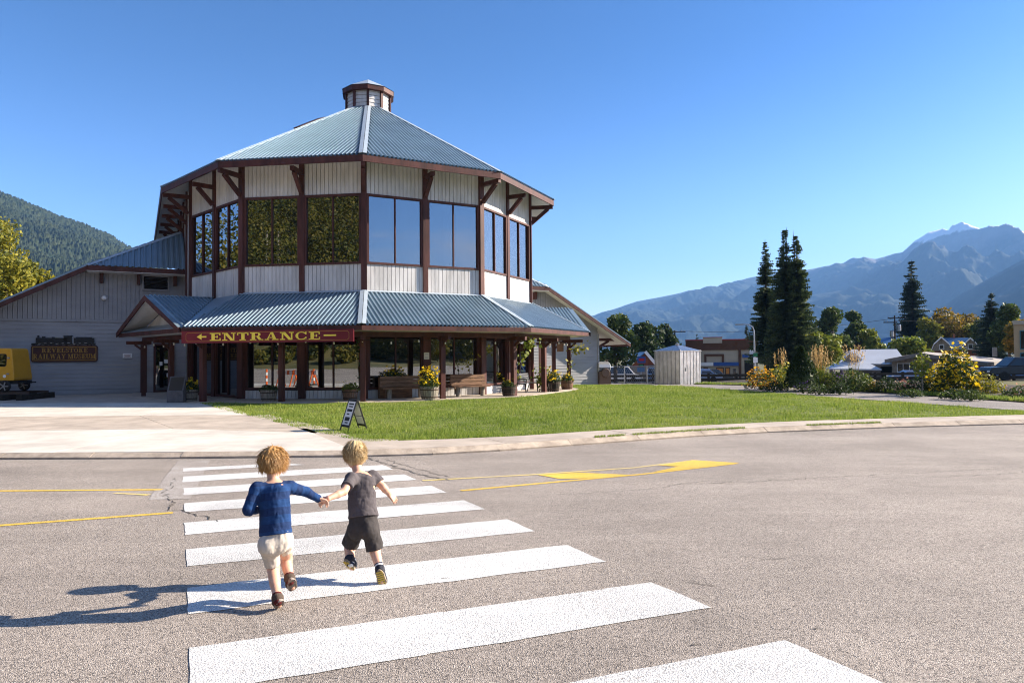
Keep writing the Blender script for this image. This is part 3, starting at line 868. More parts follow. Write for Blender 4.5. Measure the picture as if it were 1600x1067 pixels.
for j in range(-2, 4):
    n = cor(j, 1.0); postat(cor(j, RW), n, 4.4, 10.4, .24, mu, .2)
    bracket(cor(j, RW + .1), n, 8.75, 1.15, 9.56, mu)
    if j < 3:
        a, e, nn, L = face(j, RW); postat(a + e * L / 2, nn, 4.4, 10.4, .22, mu, .17); bracket(a + e * L / 2 + nn * .08, nn, 8.75, .95, 9.56, mu)
for s in (-1, 1):
    for k in range(1, 5):
        p = Vector((s * RW, 2.72 * k, 0)); postat(p, Vector((s, 0, 0)), 4.4, 10.4, .2, mu); bracket(p, Vector((s, 0, 0)), 8.75, 1.15, 9.56, mu)
# dark rooms behind the glass
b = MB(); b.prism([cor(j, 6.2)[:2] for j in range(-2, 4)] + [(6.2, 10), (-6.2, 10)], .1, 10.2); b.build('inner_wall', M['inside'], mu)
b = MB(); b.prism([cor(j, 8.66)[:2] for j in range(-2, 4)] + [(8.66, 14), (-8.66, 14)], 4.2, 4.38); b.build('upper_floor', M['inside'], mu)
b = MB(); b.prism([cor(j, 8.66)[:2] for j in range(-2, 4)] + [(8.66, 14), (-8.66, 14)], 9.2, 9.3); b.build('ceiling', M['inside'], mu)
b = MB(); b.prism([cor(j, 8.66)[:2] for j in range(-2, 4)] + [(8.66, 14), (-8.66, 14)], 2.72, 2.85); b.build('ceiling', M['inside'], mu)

# --- lower storey
for j in range(-2, 3):
    fr = face(j, RW); a, e, nn, L = fr
    for h, (s0, s1) in enumerate(((0, L / 2), (L / 2, L))):
        if j in (-2,):
            window(fr, s0 + .13, s1 - .13, .04, 2.68, mu, 1, glass='shopglass', name='glass_door')
        else:
            b = MB(); vboards(b, fr, s0 + .13, s1 - .13, -.15, .36); b.build('wall_panel', M['siding'], mu)
            window(fr, s0 + .13, s1 - .13, .38, 2.68, mu, 1, fw=.1)
for j in range(-2, 4):
    n = cor(j, 1.0); postat(cor(j, RW), n, -.2, 2.75, .3, mu)
    if j < 3:
        a, e, nn, L = face(j, RW); postat(a + e * L / 2, nn, -.2, 2.75, .3, mu, .22)
# porch: apron, posts, beam, ceiling, roof
b = MB(); b.prism([cor(j, 11.35)[:2] for j in range(-2, 4)] + [(11.3, 5), (-11.3, 5)], -.3, .012); b.build('porch_floor', M['walk'], mu)
RPO = 10.8
for j in range(-2, 4):
    n = cor(j, 1.0); pts = [(cor(j, RPO), n)]
    if j < 3:
        a, e, nn, L = face(j, RPO); pts.append((a + e * L / 2, nn))
    for p, n in pts:
        o = postat(p, n, 0, 2.6, .2, mu)
        b = MB(); b.bar(p + Zv * 2.5 - n * .3, p + Zv * 2.5 + n * .75, .12, .16); b.bar(p + Zv * 2.1, p + Zv * 2.42 + n * .4, .1, .1); b.build('corbel', M['trim'], o)
ZP, ZPW = 2.95, 4.5
for j in range(-2, 3):
    b = MB(); b.prism([cor(j, RPO + .1)[:2], cor(j + 1, RPO + .1)[:2], cor(j + 1, RPO - .1)[:2], cor(j, RPO - .1)[:2]], 2.56, 2.74); b.build('beam', M['trim'], mu)
    b = MB(); b.prism([cor(j, RP - .05)[:2], cor(j + 1, RP - .05)[:2], cor(j + 1, RW + .1)[:2], cor(j, RW + .1)[:2]], 2.765, 2.79); b.build('porch_ceiling', M['soffit'], mu)
    b = MB(); b.prism([cor(j, RP + .01)[:2], cor(j + 1, RP + .01)[:2], cor(j + 1, RP - .05)[:2], cor(j, RP - .05)[:2]], 2.755, 2.938); b.build('fascia', M['trim'], mu)
    eL, eR, tR, tL = cor(j, RP, ZP), cor(j + 1, RP, ZP), cor(j + 1, RW + .05, ZPW - .03), cor(j, RW + .05, ZPW - .03)
    fn[('p', j)] = pn(eL, eR, tR)
    if j in (-2, 2):
        # gable over the entrance on each outer face
        A = (eL + eR) / 2; A.z = 4.46; nn = face(j, RP)[2]
        Wm = (tL + tR) / 2; Wm.z = 4.47
        F0 = A + nn * .12
        ribbed('gable_roof', eR, tR, Wm, A, M['roof'], mu) if False else None
        for E_, T_ in ((eL, tL), (eR, tR)):
            u = (Wm - A)
            out = (E_ + nn * .12)
            # each slope: ribs run down from the ridge to the eave corner
            n_ = pn(A, Wm, E_); d_ = (E_ - A)
            b = MB(); cols = []; N_ = int(u.length / .18)
            for q in range(N_ * 4 + 1):
                x = (q // 4 + (0, .42, .54, .88)[q % 4]) * .18; hh = (0, 0, 1, 1)[q % 4] * .06
                t = x / u.length
                if t > 1: break
                top = A + u * t; end = E_.lerp(Wm, t) if True else None
                cols.append((top + n_ * hh + nn * (.12 if q == 0 else 0), end + n_ * (hh + .01) + nn * (.12 if q == 0 else 0)))
            vs = [p for c in cols for p in c]
            b.add(vs, [(2 * i, 2 * i + 1, 2 * i + 3, 2 * i + 2) for i in range(len(cols) - 1)])
            g = b.build('gable_roof', M['roof'], mu, fix=False)
            b = MB(); b.slab([F0, out, out - Zv * .2, F0 - Zv * .24], nn, .06); b.build('rake_board', M['trim'], g)
            b = MB(); b.slab([E_ + n_ * .02, T_ + Zv * .02, Wm + Zv * .02], pn(E_, T_, Wm), .02); b.build('valley_roof', M['roof'], mu)
        lo = A - nn * 1.1
        b = MB(); b.slab([eL - nn * .9 + (eR - eL) * .12 + Zv * .25, eR - nn * .9 - (eR - eL) * .12 + Zv * .25, lo - Zv * .16], nn, .05); b.build('gable_panel', M['siding'], mu)
        for E_ in (eL, eR):
            b = MB(); b.slab([A - Zv * .07, E_ - Zv * .03, E_ - nn * .9 + (A - E_) * .14, lo - Zv * .1], pn(A, E_, lo), .02); b.build('soffit', M['soffit'], mu)
        b = MB(); b.slab([eL + Zv * .01 + nn * .02, eR + Zv * .01 + nn * .02, eR - nn * .95 + Zv * .3, eL - nn * .95 + Zv * .3], pn(eL, eR, eR - nn + Zv * .3), .03); b.build('pent_roof', M['roof'], mu)
        b = MB(); b.bar(A + nn * .1 - Zv * .02, Wm + Zv * .05, .22, .02); b.build('ridge_cap', M['roof'], mu)
    else:
        ribbed('porch_roof', eL, eR, tR, tL, M['roof'], mu)
        b = MB(); b.slab([tL + Zv * .085, tR + Zv * .085, tR + Zv * .085 + (eR - tR) * .045, tL + Zv * .085 + (eL - tL) * .045], fn[('p', j)], .02); b.build('ridge_cap', M['ridge'], mu)
hipcap(cor(0, RP + .02, ZP), cor(0, RW + .05, ZPW), fn[('p', -1)], fn[('p', 0)], .15, .085, mu)
hipcap(cor(1, RP + .02, ZP), cor(1, RW + .05, ZPW), fn[('p', 0)], fn[('p', 1)], .12, .085, mu)
hipcap(cor(2, RP + .02, ZP), cor(2, RW + .05, ZPW), fn[('p', 1)], fn[('p', 2)], .10, .085, mu)

# --- wings
SL = .555
for s in (-1, 1):
    X = lambda q: s * (RW + q)
    def zroof(q): return 6.39 + SL * (4.5 - q)
    yF, yW, yB = 3.0, 4.0, 17.0
    qE, qW = 11.3, 9.1
    eave = [Vector((X(qE), yF, zroof(qE))), Vector((X(qE), yB, zroof(qE)))]
    yh = 3.0 + 2.85
    top = [Vector((X(4.5), yF, 6.39)), Vector((X(0), yh, zroof(0))), Vector((X(0), yB, zroof(0)))]
    # main slope in two sheets, the upper one cut by the hip
    ribbed('wing_roof', eave[0], eave[1], Vector((X(4.5), yB, 6.39)), top[0], M['roof'], mu, pitch=.24)
    ribbed('wing_roof', Vector((X(4.5), yF, 6.39)), Vector((X(4.5), yB, 6.39)), top[2], top[1], M['roof'], mu, pitch=.24)
    hl, hr = (top[0], Vector((X(0), yF, 6.39))) if s < 0 else (Vector((X(0), yF, 6.39)), top[0])
    ribbed('hip_roof', hl, hr, top[1] if s < 0 else top[1], top[1], M['roof'], mu, pitch=.26, h=.045)
    b = MB(); nm = pn(eave[0], eave[1], top[2])
    b.slab([eave[0] - Zv * .03, eave[1] - Zv * .03, Vector((X(4.5), yB, 6.36)), Vector((X(4.5), yF, 6.36))], nm, .06)
    b.slab([Vector((X(4.5), yF + .02, 6.36)), Vector((X(4.5), yB, 6.36)), top[2] - Zv * .03, top[1] - Zv * .03], nm, .06)
    b.build('soffit', M['soffit'], mu)
    # rake and eave boards
    b = MB(); b.slab([top[0] + Vector((0, -.02, -.03)), eave[0] + Vector((0, -.02, -.03)), eave[0] + Vector((0, -.02, -.27)), top[0] + Vector((0, -.02, -.27))], (0, -1, 0), .07); b.build('rake_board', M['trim'], mu)
    b = MB(); b.slab([top[0] + Vector((0, -.025, .03)), eave[0] + Vector((0, -.025, .03)), eave[0] + Vector((0, -.025, -.035)), top[0] + Vector((0, -.025, -.035))], (0, -1, 0), .12); b.build('rake_flashing', M['roof'], mu)
    b = MB(); b.box((X(2.25), yF + .02, 6.26), (4.5, .06, .24)); b.build('fascia', M['trim'], mu)
    b = MB(); b.box((X(2.25), (yF + yW) / 2, 6.13), (4.5, yW - yF, .03)); b.build('soffit', M['soffit'], mu)
    hipcap(top[0], top[1], nm, pn(hl, hr, top[1]), .14, .05, mu)
    b = MB(); b.bar(eave[0] + Vector((0, 0, -.12)), eave[1] + Vector((0, 0, -.12)), .05, .2); b.build('fascia', M['trim'], mu)
    # front wall: level boards below, upright boards above
    fr = (Vector((X(qW), yW, 0)), Vector((1, 0, 0)), Vector((0, -1, 0)), qW) if s < 0 else (Vector((X(0), yW, 0)), Vector((1, 0, 0)), Vector((0, -1, 0)), qW)
    def wtop(q): return min(6.15, zroof(q) - .12)
    b = MB(); zb = 3.62
    z = -.35
    while z < zb:
        zt = min(z + .2, zb)
        qx = min(qW, (6.39 - zt) / SL + 4.5 - .2)
        x0, x1 = sorted((X(0.0 if True else 0), X(qx)))
        b.slab([(x0, yW - .028, z), (x1, yW - .028, z), (x1, yW - .006, zt - .004), (x0, yW - .006, zt - .004)], (0, -1, 0), .06)
        z += .2
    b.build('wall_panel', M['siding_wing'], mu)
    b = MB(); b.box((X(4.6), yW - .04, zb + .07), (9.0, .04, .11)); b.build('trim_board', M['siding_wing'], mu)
    b = MB(); q = .01
    while q < qW:
        q2 = min(q + .2, qW); t0, t1 = wtop(q), wtop(q2 - .02)
        if min(t0, t1) > zb + .15:
            b.slab([(X(q), yW - .02, zb + .13), (X(q2 - .02), yW - .02, zb + .13), (X(q2 - .02), yW - .02, t1), (X(q), yW - .02, t0)], (0, -1, 0), .05)
        q += .2
    b.slab([(X(0), yW + .03, zb), (X(qW), yW + .03, zb), (X(qW), yW + .03, wtop(qW)), (X(4.9), yW + .03, 6.14), (X(0), yW + .03, 6.14)], (0, -1, 0), .05)
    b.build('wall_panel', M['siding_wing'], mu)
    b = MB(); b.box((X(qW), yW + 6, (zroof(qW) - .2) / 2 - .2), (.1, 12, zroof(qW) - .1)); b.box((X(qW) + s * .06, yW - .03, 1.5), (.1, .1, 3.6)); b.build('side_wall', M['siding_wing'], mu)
    for q in (3.9, 2.25, .55):
        b = MB(); b.box((X(q), yW - .15, 5.85), (.16, .3, .5)); b.build('bracket', M['trim'], mu)
    b = MB(); b.bar((X(qW), yW + .3, 2.0 + .9), (X(qE - .1), yW + .3, 2.9), .18, .2); b.bar((X(qW), yW + .3, 2.2), (X(qW + 1.2), yW + .3, 2.8), .15, .15); b.build('beam', M['trim'], mu)
# louvre vent, lamp, door on the left wing front
fwl = (Vector((0, 4.0, 0)), Vector((-1, 0, 0)), Vector((0, -1, 0)), 9)
def wl(q, z, d=.05): return Vector((-(RW + q), 4.0 - d, z))
v = MB(); c = wl(1.45, 5.72)
for dx in (-.6, .6): v.box((c.x + dx, c.y - .03, c.z), (.08, .1, .78))
for dz in (-.37, .37): v.box((c.x, c.y - .03, c.z + dz), (1.12, .095, .08))
vo = v.build('louvre_vent', M['siding_wing'], mu)
v = MB(); v.box((c.x, c.y + .02, c.z), (1.12, .02, .66)); v.build('vent_back', M['dark'], vo)
v = MB()
for i in range(9): v.add([(c.x - .56, c.y, c.z - .31 + i * .075), (c.x + .56, c.y, c.z - .31 + i * .075), (c.x + .56, c.y - .05, c.z - .345 + i * .075), (c.x - .56, c.y - .05, c.z - .345 + i * .075)], [(0, 1, 2, 3)])
v.build('slat', M['galv'], vo)
b = MB(); c = wl(3.78, 4.86); b.lathe([(.02, 0), (.11, -.03), (.13, -.1), (.09, -.17), (.02, -.18)], (c.x, c.y, c.z), 12, axis='Y'); b.build('wall_lamp', M['white'], mu, smooth=True)
fr = (wl(0, 0, .04), Vector((-1, 0, 0)), Vector((0, -1, 0)), 3)
dw = window(fr, .58, 1.55, .02, 2.55, mu, 0, dep=.05, fw=.1, glass='shopglass', name='glass_door')
b = MB(); c = wl(1.35, 1.1, .2); b.tube((c.x, c.y, .9), (c.x, c.y, 1.4), .018); b.build('handle', M['steel'], dw)
b = MB(); c = wl(1.06, 1.3, .06); b.box((c.x, c.y + .035, 1.28), (.86, .01, 2.4)); b.build('hall_shade_sheet', M['dark'], dw)  # thin near-black sheet stands in for the unlit hall behind the glass
for q, wdt, zz in ((.95, .2, 1.62), (1.2, .14, 1.5), (.85, .16, .9)):
    b = MB(); c = wl(q, zz, .095); b.box(c, (wdt, .006, .2)); b.build('notice', M['white'], dw)
b = MB(); b.box(wl(2.0, 1.3, .02), (.3, .1, 2.6)); b.build('post', M['trim'], mu)
# nave and back walls below the wings
b = MB(); b.box((0, 17.5, 5), (17.4, .3, 10)); b.build('back_wall', M['siding'], mu)
for s in (-1, 1):
    b = MB(); b.box((s * 8.72, 9, 2.2), (.1, 17.6, 4.5)); b.build('side_wall', M['siding'], mu)
    b = MB(); b.slab([(s * 8.6, 17.6, 9.9), (s * 8.6, 17.9, 9.9), (0, 17.9, ZAP - .2), (0, 17.6, ZAP - .2)], (1, 0, 0), .05); b.build('back_trim', M['trim'], mu)
# cartons stacked inside the tower room, seen through the right hand glass
CART = ((1, .35, 6.9), (1, .75, 6.85), (1, 1.6, 6.8), (1, .35, 5.95), (1, .8, 5.9), (1, 1.7, 5.9), (1, 3.0, 6.75), (1, 3.5, 6.7), (1, 4.3, 6.65), (1, 3.05, 5.9), (1, 3.5, 5.85), (1, 4.35, 5.85))
for j, s, dz in CART:
    fr = face(1, RW - .45); b = MB(); fbox(b, fr, s + .1, 0, dz, (.36, .3, .24))
    o = tag(b.build('carton', M['carton']), 'tan carton on the %s shelf, %s from left behind the right hand tower glass' % ('upper' if dz > 6.5 else 'lower', ('first', 'second', 'third', 'fourth', 'fifth', 'sixth')[sorted([q[1] for q in CART if (q[2] > 6.5) == (dz > 6.5)]).index(s)]), 'carton', 'cartons behind the tower glass')
    o.matrix_world = Matrix.Translation((AX, AY, GZ)) @ Matrix.Rotation(BR_, 4, 'Z')
# string of small bulbs under the porch eave
sl_ = thing('string_lights', 'string of small clear bulbs hung under the porch eave', 'string lights', (AX, AY, GZ), BR_)
wr = MB(); pts = []
for j in range(-2, 3):
    a, e, n, L = face(j, RPO + .35)
    for i in range(6): pts.append(a + e * L * i / 6 + Zv * (2.42 - (.07 if i % 2 else 0)))
wr.path(pts, [.008] * len(pts), 4); wr.build('cable', M['black'], sl_)
bulb = None
for p in pts[::1]:
    if bulb is None:
        b = MB(); b.lathe([(.012, .05), (.02, .03), (.035, -.01), (.03, -.045), (.004, -.06)], (0, 0, 0), 8); bulb = b.build('bulb', mat('bulb_glass', (.7, .66, .55), .2), sl_, smooth=True); bulb.location = p - Zv * .05
    else:
        o = bulb.copy(); COL.objects.link(o); o.parent = sl_; o.location = p - Zv * .05

# ------------------------------------------------------------------ lettering (slab serif strokes)
def glyph(ch):
    T, t, s = .27, .12, .12           # thick stem, thin stroke, serif height
    G = {
     'E': (.92, [('r', .0, 0, .9, s), ('r', .0, 1 - s, .88, 1), ('r', .14, 0, .14 + T, 1), ('r', .38, .46, .62, .54), ('r', .56, .34, .66, .66), ('r', .8, 0, .9, .32), ('r', .78, .68, .88, 1)]),
     'N': (1.12, [('r', 0, 0, .42, s), ('r', .15, 0, .15 + t, 1), ('r', 0, 1 - s, .34, 1), ('r', .72, 1 - s, 1.1, 1), ('r', .88, 0, .88 + t, 1), ('q', .12, 1, .42, 1, .97, 0, .70, 0)]),
     'T': (.95, [('r', 0, 1 - s, .93, 1), ('r', .345, 0, .345 + T, 1), ('r', .2, 0, .73, s), ('r', 0, .66, .1, 1), ('r', .83, .66, .93, 1)]),
     'R': (1.1, [('r', 0, 0, .52, s), ('r', 0, 1 - s, .6, 1), ('r', .14, 0, .14 + T, 1), ('a', .56, .74, .3, .26, -90, 90, .2, .09), ('r', .38, .44, .6, .53), ('q', .5, .5, .74, .5, 1.0, 0, .74, 0), ('r', .74, 0, 1.08, s)]),
     'A': (1.12, [('r', 0, 0, .36, s), ('r', .58, 0, 1.1, s), ('q', .48, 1, .66, 1, .97, 0, .68, 0), ('q', .46, .96, .55, 1, .24, 0, .14, 0), ('r', .3, .27, .75, .36)]),
     'C': (.98, [('a', .5, .5, .48, .5, 40, 320, .22, .09), ('r', .8, .66, .9, 1), ('r', .8, .12, .9, .36)]),
     'V': (1.08, [('r', 0, 1 - s, .48, 1), ('r', .72, 1 - s, 1.06, 1), ('q', .12, 1, .40, 1, .66, 0, .5, 0), ('q', .86, 1, .95, 1, .62, 0, .54, .03)]),
     'L': (.88, [('r', 0, 0, .86, s), ('r', .14, 0, .14 + T, 1), ('r', 0, 1 - s, .54, 1), ('r', .76, 0, .86, .36)]),
     'S': (.8, [('a', .4, .735, .34, .265, 30, 260, .16, .1), ('a', .4, .27, .36, .27, -150, 90, .16, .1), ('r', .64, .7, .73, 1), ('r', .03, 0, .12, .32)]),
     'O': (1.0, [('a', .5, .5, .48, .5, 0, 360, .22, .1)]),
     'K': (1.08, [('r', 0, 0, .52, s), ('r', 0, 1 - s, .52, 1), ('r', .14, 0, .14 + T, 1), ('q', .84, 1, .95, 1, .44, .4, .34, .4), ('q', .46, .62, .68, .66, .98, 0, .72, 0), ('r', .64, 0, 1.06, s), ('r', .66, 1 - s, 1.02, 1)]),
     'I': (.54, [('r', 0, 0, .52, s), ('r', 0, 1 - s, .52, 1), ('r', .14, 0, .14 + T, 1)]),
     'W': (1.5, [('r', 0, 1 - s, .44, 1), ('r', 1.16, 1 - s, 1.48, 1), ('q', .1, 1, .36, 1, .56, 0, .42, 0), ('q', .68, 1, .76, 1, .54, 0, .46, .05), ('q', .66, 1, .9, 1, 1.12, 0, .98, 0), ('q', 1.3, 1, 1.38, 1, 1.1, 0, 1.02, .05)]),
     'Y': (1.06, [('r', 0, 1 - s, .46, 1), ('r', .7, 1 - s, 1.04, 1), ('r', .4, 0, .4 + T, .48), ('r', .26, 0, .78, s), ('q', .1, 1, .38, 1, .64, .44, .42, .44), ('q', .84, 1, .94, 1, .63, .44, .52, .44)]),
     'M': (1.3, [('r', 0, 0, .36, s), ('r', .14, 0, .14 + t, 1), ('r', 0, 1 - s, .36, 1), ('r', .92, 0, .92 + T, 1), ('r', .8, 0, 1.28, s), ('r', .96, 1 - s, 1.28, 1), ('q', .12, 1, .36, 1, .68, 0, .58, 0), ('q', .9, 1, 1.0, 1, .66, 0, .58, 0)]),
     'U': (1.06, [('r', 0, 1 - s, .52, 1), ('r', .7, 1 - s, 1.04, 1), ('r', .14, .34, .14 + T, 1), ('r', .84, .34, .84 + t, 1), ('a', .535, .36, .395, .36, 180, 360, .2, .1)]),
    }
    return G[ch]
def draw_text(b, text, place, x0, z0, h, wscale, gap=.12):
    """place(x, z) -> 3-D point; returns width when b is None"""
    x = 0
    for ch in text:
        if ch == ' ': x += .45; continue
        w, prim = glyph(ch)
        if b is not None:
            f = lambda px, pz: place(x0 + (x + px) * h * wscale, z0 + pz * h)
            for p in prim:
                if p[0] == 'r': b.quad(f(p[1], p[2]), f(p[3], p[2]), f(p[3], p[4]), f(p[1], p[4]))
                elif p[0] == 'q': b.quad(f(p[1], p[2]), f(p[3], p[4]), f(p[5], p[6]), f(p[7], p[8]))
                else:
                    _, cx, cz, rx, rz, a0, a1, tk, tn = p; n = 18; P = []
                    for i in range(n + 1):
                        a = R_(a0 + (a1 - a0) * i / n); c, s_ = math.cos(a), math.sin(a)
                        th = tn + (tk - tn) * abs(c) ** 1.5
                        P.append((f(cx + rx * c, cz + rz * s_), f(cx + (rx - th) * c, cz + (rz - tn if rz > tn else 0) * s_)))
                    for i in range(n): b.quad(P[i][0], P[i + 1][0], P[i + 1][1], P[i][1])
        x += w + gap
    return (x - gap) * h * wscale
def text_on(name, text, place, x0, x1, z0, h, mt, parent, gap=.12):
    w1 = draw_text(None, text, None, 0, 0, h, 1, gap)
    b = MB(); draw_text(b, text, place, x0, z0, h, (x1 - x0) / w1, gap)
    return b.build(name, mt, parent, fix=False)

# ENTRANCE banner under the left porch eave
es = thing('entrance_sign', 'long maroon board with arrow and yellow word ENTRANCE under the porch eave', 'sign', (AX, AY, GZ), BR_)
a, e, nn, L = face(-1, RP + .12)
def ep(x, z, d=0.0): return a + e * x + nn * d + Zv * z
b = MB(); b.slab([ep(.16, 2.33, .05), ep(7.1, 2.33, .05), ep(7.1, 2.80, .05), ep(.16, 2.80, .05)], nn, .05); b.build('board', M['signred'], es)
b = MB(); d = .054
bx = [(.42, 2.40), (6.85, 2.40), (6.92, 2.46), (6.92, 2.67), (6.85, 2.73), (.42, 2.73), (.35, 2.67), (.35, 2.46)]
for i in range(8):
    p, q = bx[i], bx[(i + 1) % 8]; P, Q = ep(*p, d), ep(*q, d); t_ = (Q - P).normalized(); o_ = nn.cross(t_) * .006
    b.quad(P - o_, Q - o_, Q + o_, P + o_)
b.build('gold_border', M['dullgold'], es, fix=False)
pl = lambda x, z: ep(x, z, .056)
text_on('letters', 'ENTRANCE', pl, 1.34, 5.80, 2.42, .295, M['gold'], es, .10)
b = MB(); b.quad(pl(.98, 2.545), pl(1.20, 2.545), pl(1.20, 2.60), pl(.98, 2.60)); b.add([pl(.80, 2.572), pl(1.0, 2.46), pl(1.0, 2.69)], [(0, 1, 2)]); b.build('arrow', M['gold'], es, fix=False)
b = MB(); b.quad(pl(5.93, 2.545), pl(6.42, 2.545), pl(6.42, 2.60), pl(5.93, 2.60)); b.build('dash', M['gold'], es, fix=False)
for x in (1.5, 3.6, 5.7):
    b = MB(); b.tube(ep(x, 2.79, .02), ep(x, 2.9, .0), .012, n=6); b.build('hanger', M['black'], es)

# museum sign with locomotive on the wing
ms_ = thing('museum_sign', 'brown board with gold words Revelstoke Railway Museum under a black steam locomotive', 'sign', (AX, AY, GZ), BR_)
def mp(q, z, d=.10): return Vector((-(RW + q), 4.0 - d, z))      # q counted to the left
b = MB(); o_ = []
for (q, z) in ((6.85, 1.72), (6.78, 1.64), (4.12, 1.64), (4.05, 1.72), (4.05, 2.38), (4.12, 2.46), (6.78, 2.46), (6.85, 2.38)): o_.append(mp(q, z))
b.slab(o_, (0, -1, 0), .06); b.build('board', M['signbrown'], ms_)
b = MB(); P = [(6.77, 1.72), (4.13, 1.72), (4.13, 2.38), (6.77, 2.38)]
for i in range(4):
    A_, B_ = mp(*P[i], .104), mp(*P[(i + 1) % 4], .104); t_ = (B_ - A_).normalized(); q_ = Vector((0, -1, 0)).cross(t_) * .012
    b.quad(A_ - q_, B_ - q_, B_ + q_, A_ + q_)
b.build('gold_border', M['dullgold'], ms_, fix=False)
pm = lambda x, z: mp(6.85 - x, z, .107)
text_on('letters', 'REVELSTOKE', pm, .44, 2.36, 2.10, .22, M['dullgold'], ms_)
text_on('letters', 'RAILWAY MUSEUM', pm, .09, 2.71, 1.79, .24, M['dullgold'], ms_, .08)
lc = MB()
def L2(x, z, w, h): lc.box(mp(6.85 - x - w / 2, z + h / 2, .07), (w, .05, h))
L2(.2, 2.58, 1.3, .24); L2(.45, 2.82, .14, .07); L2(.85, 2.82, .12, .05); L2(.26, 2.82, .08, .12); L2(1.35, 2.55, .34, .36); L2(1.33, 2.91, .4, .03); L2(1.78, 2.56, .86, .26); L2(1.85, 2.82, .7, .05); L2(.1, 2.5, 2.6, .06); L2(0.02, 2.46, .16, .1)
for i, (x, r) in enumerate(((.22, .05), (.4, .05), (.62, .085), (.82, .085), (1.02, .085), (1.22, .085), (1.45, .06), (1.86, .055), (2.02, .055), (2.36, .055), (2.52, .055))):
    c = mp(6.85 - x, 2.50 + r * .3, .06); lc.lathe([(r, 0), (r, -.05)], (c.x, c.y, c.z), 10, axis='Y')
lc.build('locomotive', M['black'], ms_)
for i in range(9):
    b = MB(); x = .35 + i * .24; b.box(mp(6.85 - x, 2.535 + (i % 3) * .02, .125), (.1, .01, .02)); b.build('highlight', M['galv'], ms_)
ns = MB(); ns.box(mp(2.74, 1.93, .09), (.42, .02, .24)); no = ns.build('notice_sign', M['white'], None)
no.matrix_world = mu.matrix_world if False else Matrix.Translation((AX, AY, GZ)) @ Matrix.Rotation(BR_, 4, 'Z')
tag(no, 'small white notice plate on the shaded wing wall left of the doors', 'sign')
b = MB()
for z, w_ in ((1.97, .3), (1.91, .26), (1.87, .3)): b.box(mp(2.74, z, .103), (w_, .004, .018))
b.build('print', M['signred'], no)
pq = MB(); a, e, nn, L = face(0, RW + .12); c = a + e * (L / 2) + nn * .02
pq.box(c + Zv * 1.78, (.24, .02, .3), M=Matrix((e, nn, Zv)).transposed())
po = pq.build('wall_plaque', mat('cream_plaque', (.62, .58, .46), .5)); po.matrix_world = no.matrix_world
tag(po, 'small cream plaque on brown post between the dark front windows', 'plaque')
b = MB()
for z in (1.86, 1.80, 1.74, 1.69): b.box(c + nn * .013 + Zv * z, (.16, .004, .018), M=Matrix((e, nn, Zv)).transposed())
b.build('print', M['steel'], po)
# hanging plank sign under the right end of the porch
hs = thing('hanging_sign', 'plain wooden sign board hanging under right end of the porch', 'sign', (AX, AY, GZ), BR_)
a, e, nn, L = face(2, RPO - .1)
b = MB(); cc = a + e * 1.35; b.box(cc + Zv * 2.2, (1.3, .05, .45), M=Matrix((e, nn, Zv)).transposed()); b.build('board', M['wood'], hs)
for q in (-.5, .5):
    b = MB(); b.tube(cc + e * q + Zv * 2.42, cc + e * q + Zv * 2.6, .012, n=5); b.build('chain', M['black'], hs)
# ------------------------------------------------------------------ foliage builders
def leaves(name, C, size, mt, parent=None, up=.0, asp=.6, n_=None, jitter=.35):
    """one small diamond leaf per centre in C (n,3), random directions"""
    n = len(C); C = np.asarray(C, float)
    d = RNG.normal(size=(n, 3)); d[:, 2] += up; d /= np.linalg.norm(d, axis=1)[:, None] + 1e-9
    r = RNG.normal(size=(n, 3)); e = np.cross(d, r); e /= np.linalg.norm(e, axis=1)[:, None] + 1e-9
    s = (size * (1 - jitter + 2 * jitter * RNG.random(n)))[:, None] / 2
    V = np.stack([C - d * s, C + e * s * asp, C + d * s, C - e * s * asp], 1).reshape(-1, 3)
    o_ = npmesh(name, V, np.arange(4 * n).reshape(-1, 4), mt, parent)
    if parent: stuff(o_)
    return o_

def crown_pts(lobes, n):
    """points in and mostly near the surface of ellipsoid lobes [(cx,cy,cz,rx,ry,rz)]"""
    lobes = np.array(lobes, float); w = lobes[:, 3] * lobes[:, 5]; w = w / w.sum()
    k = RNG.choice(len(lobes), n, p=w); L = lobes[k]
    d = RNG.normal(size=(n, 3)); d /= np.linalg.norm(d, axis=1)[:, None]
    r = 1 - .45 * RNG.random(n) ** 1.6
    r *= .85 + .35 * vnoise(d[:, 0] * 2.5 + k * 3.1, d[:, 1] * 2.5, d[:, 2] * 2.5)
    return L[:, :3] + d * L[:, 3:] * r[:, None]

def random_lobes(cx, cy, z0, z1, rad, n, seed):
    r = random.Random(seed); out = []
    H = z1 - z0
    for i in range(n):
        t = r.random(); zz = z0 + H * (.18 + .72 * t)
        env = rad * math.sin(math.pi * min(1, max(.08, (zz - z0) / H * .9 + .1))) ** .7
        a = r.random() * 6.283; rr = env * r.random() ** .6 * .75
        s = rad * r.uniform(.28, .46)
        out.append((cx + rr * math.cos(a), cy + rr * math.sin(a), min(zz, z1 - s * .6), s, s, s * r.uniform(.75, 1.05)))
    return out

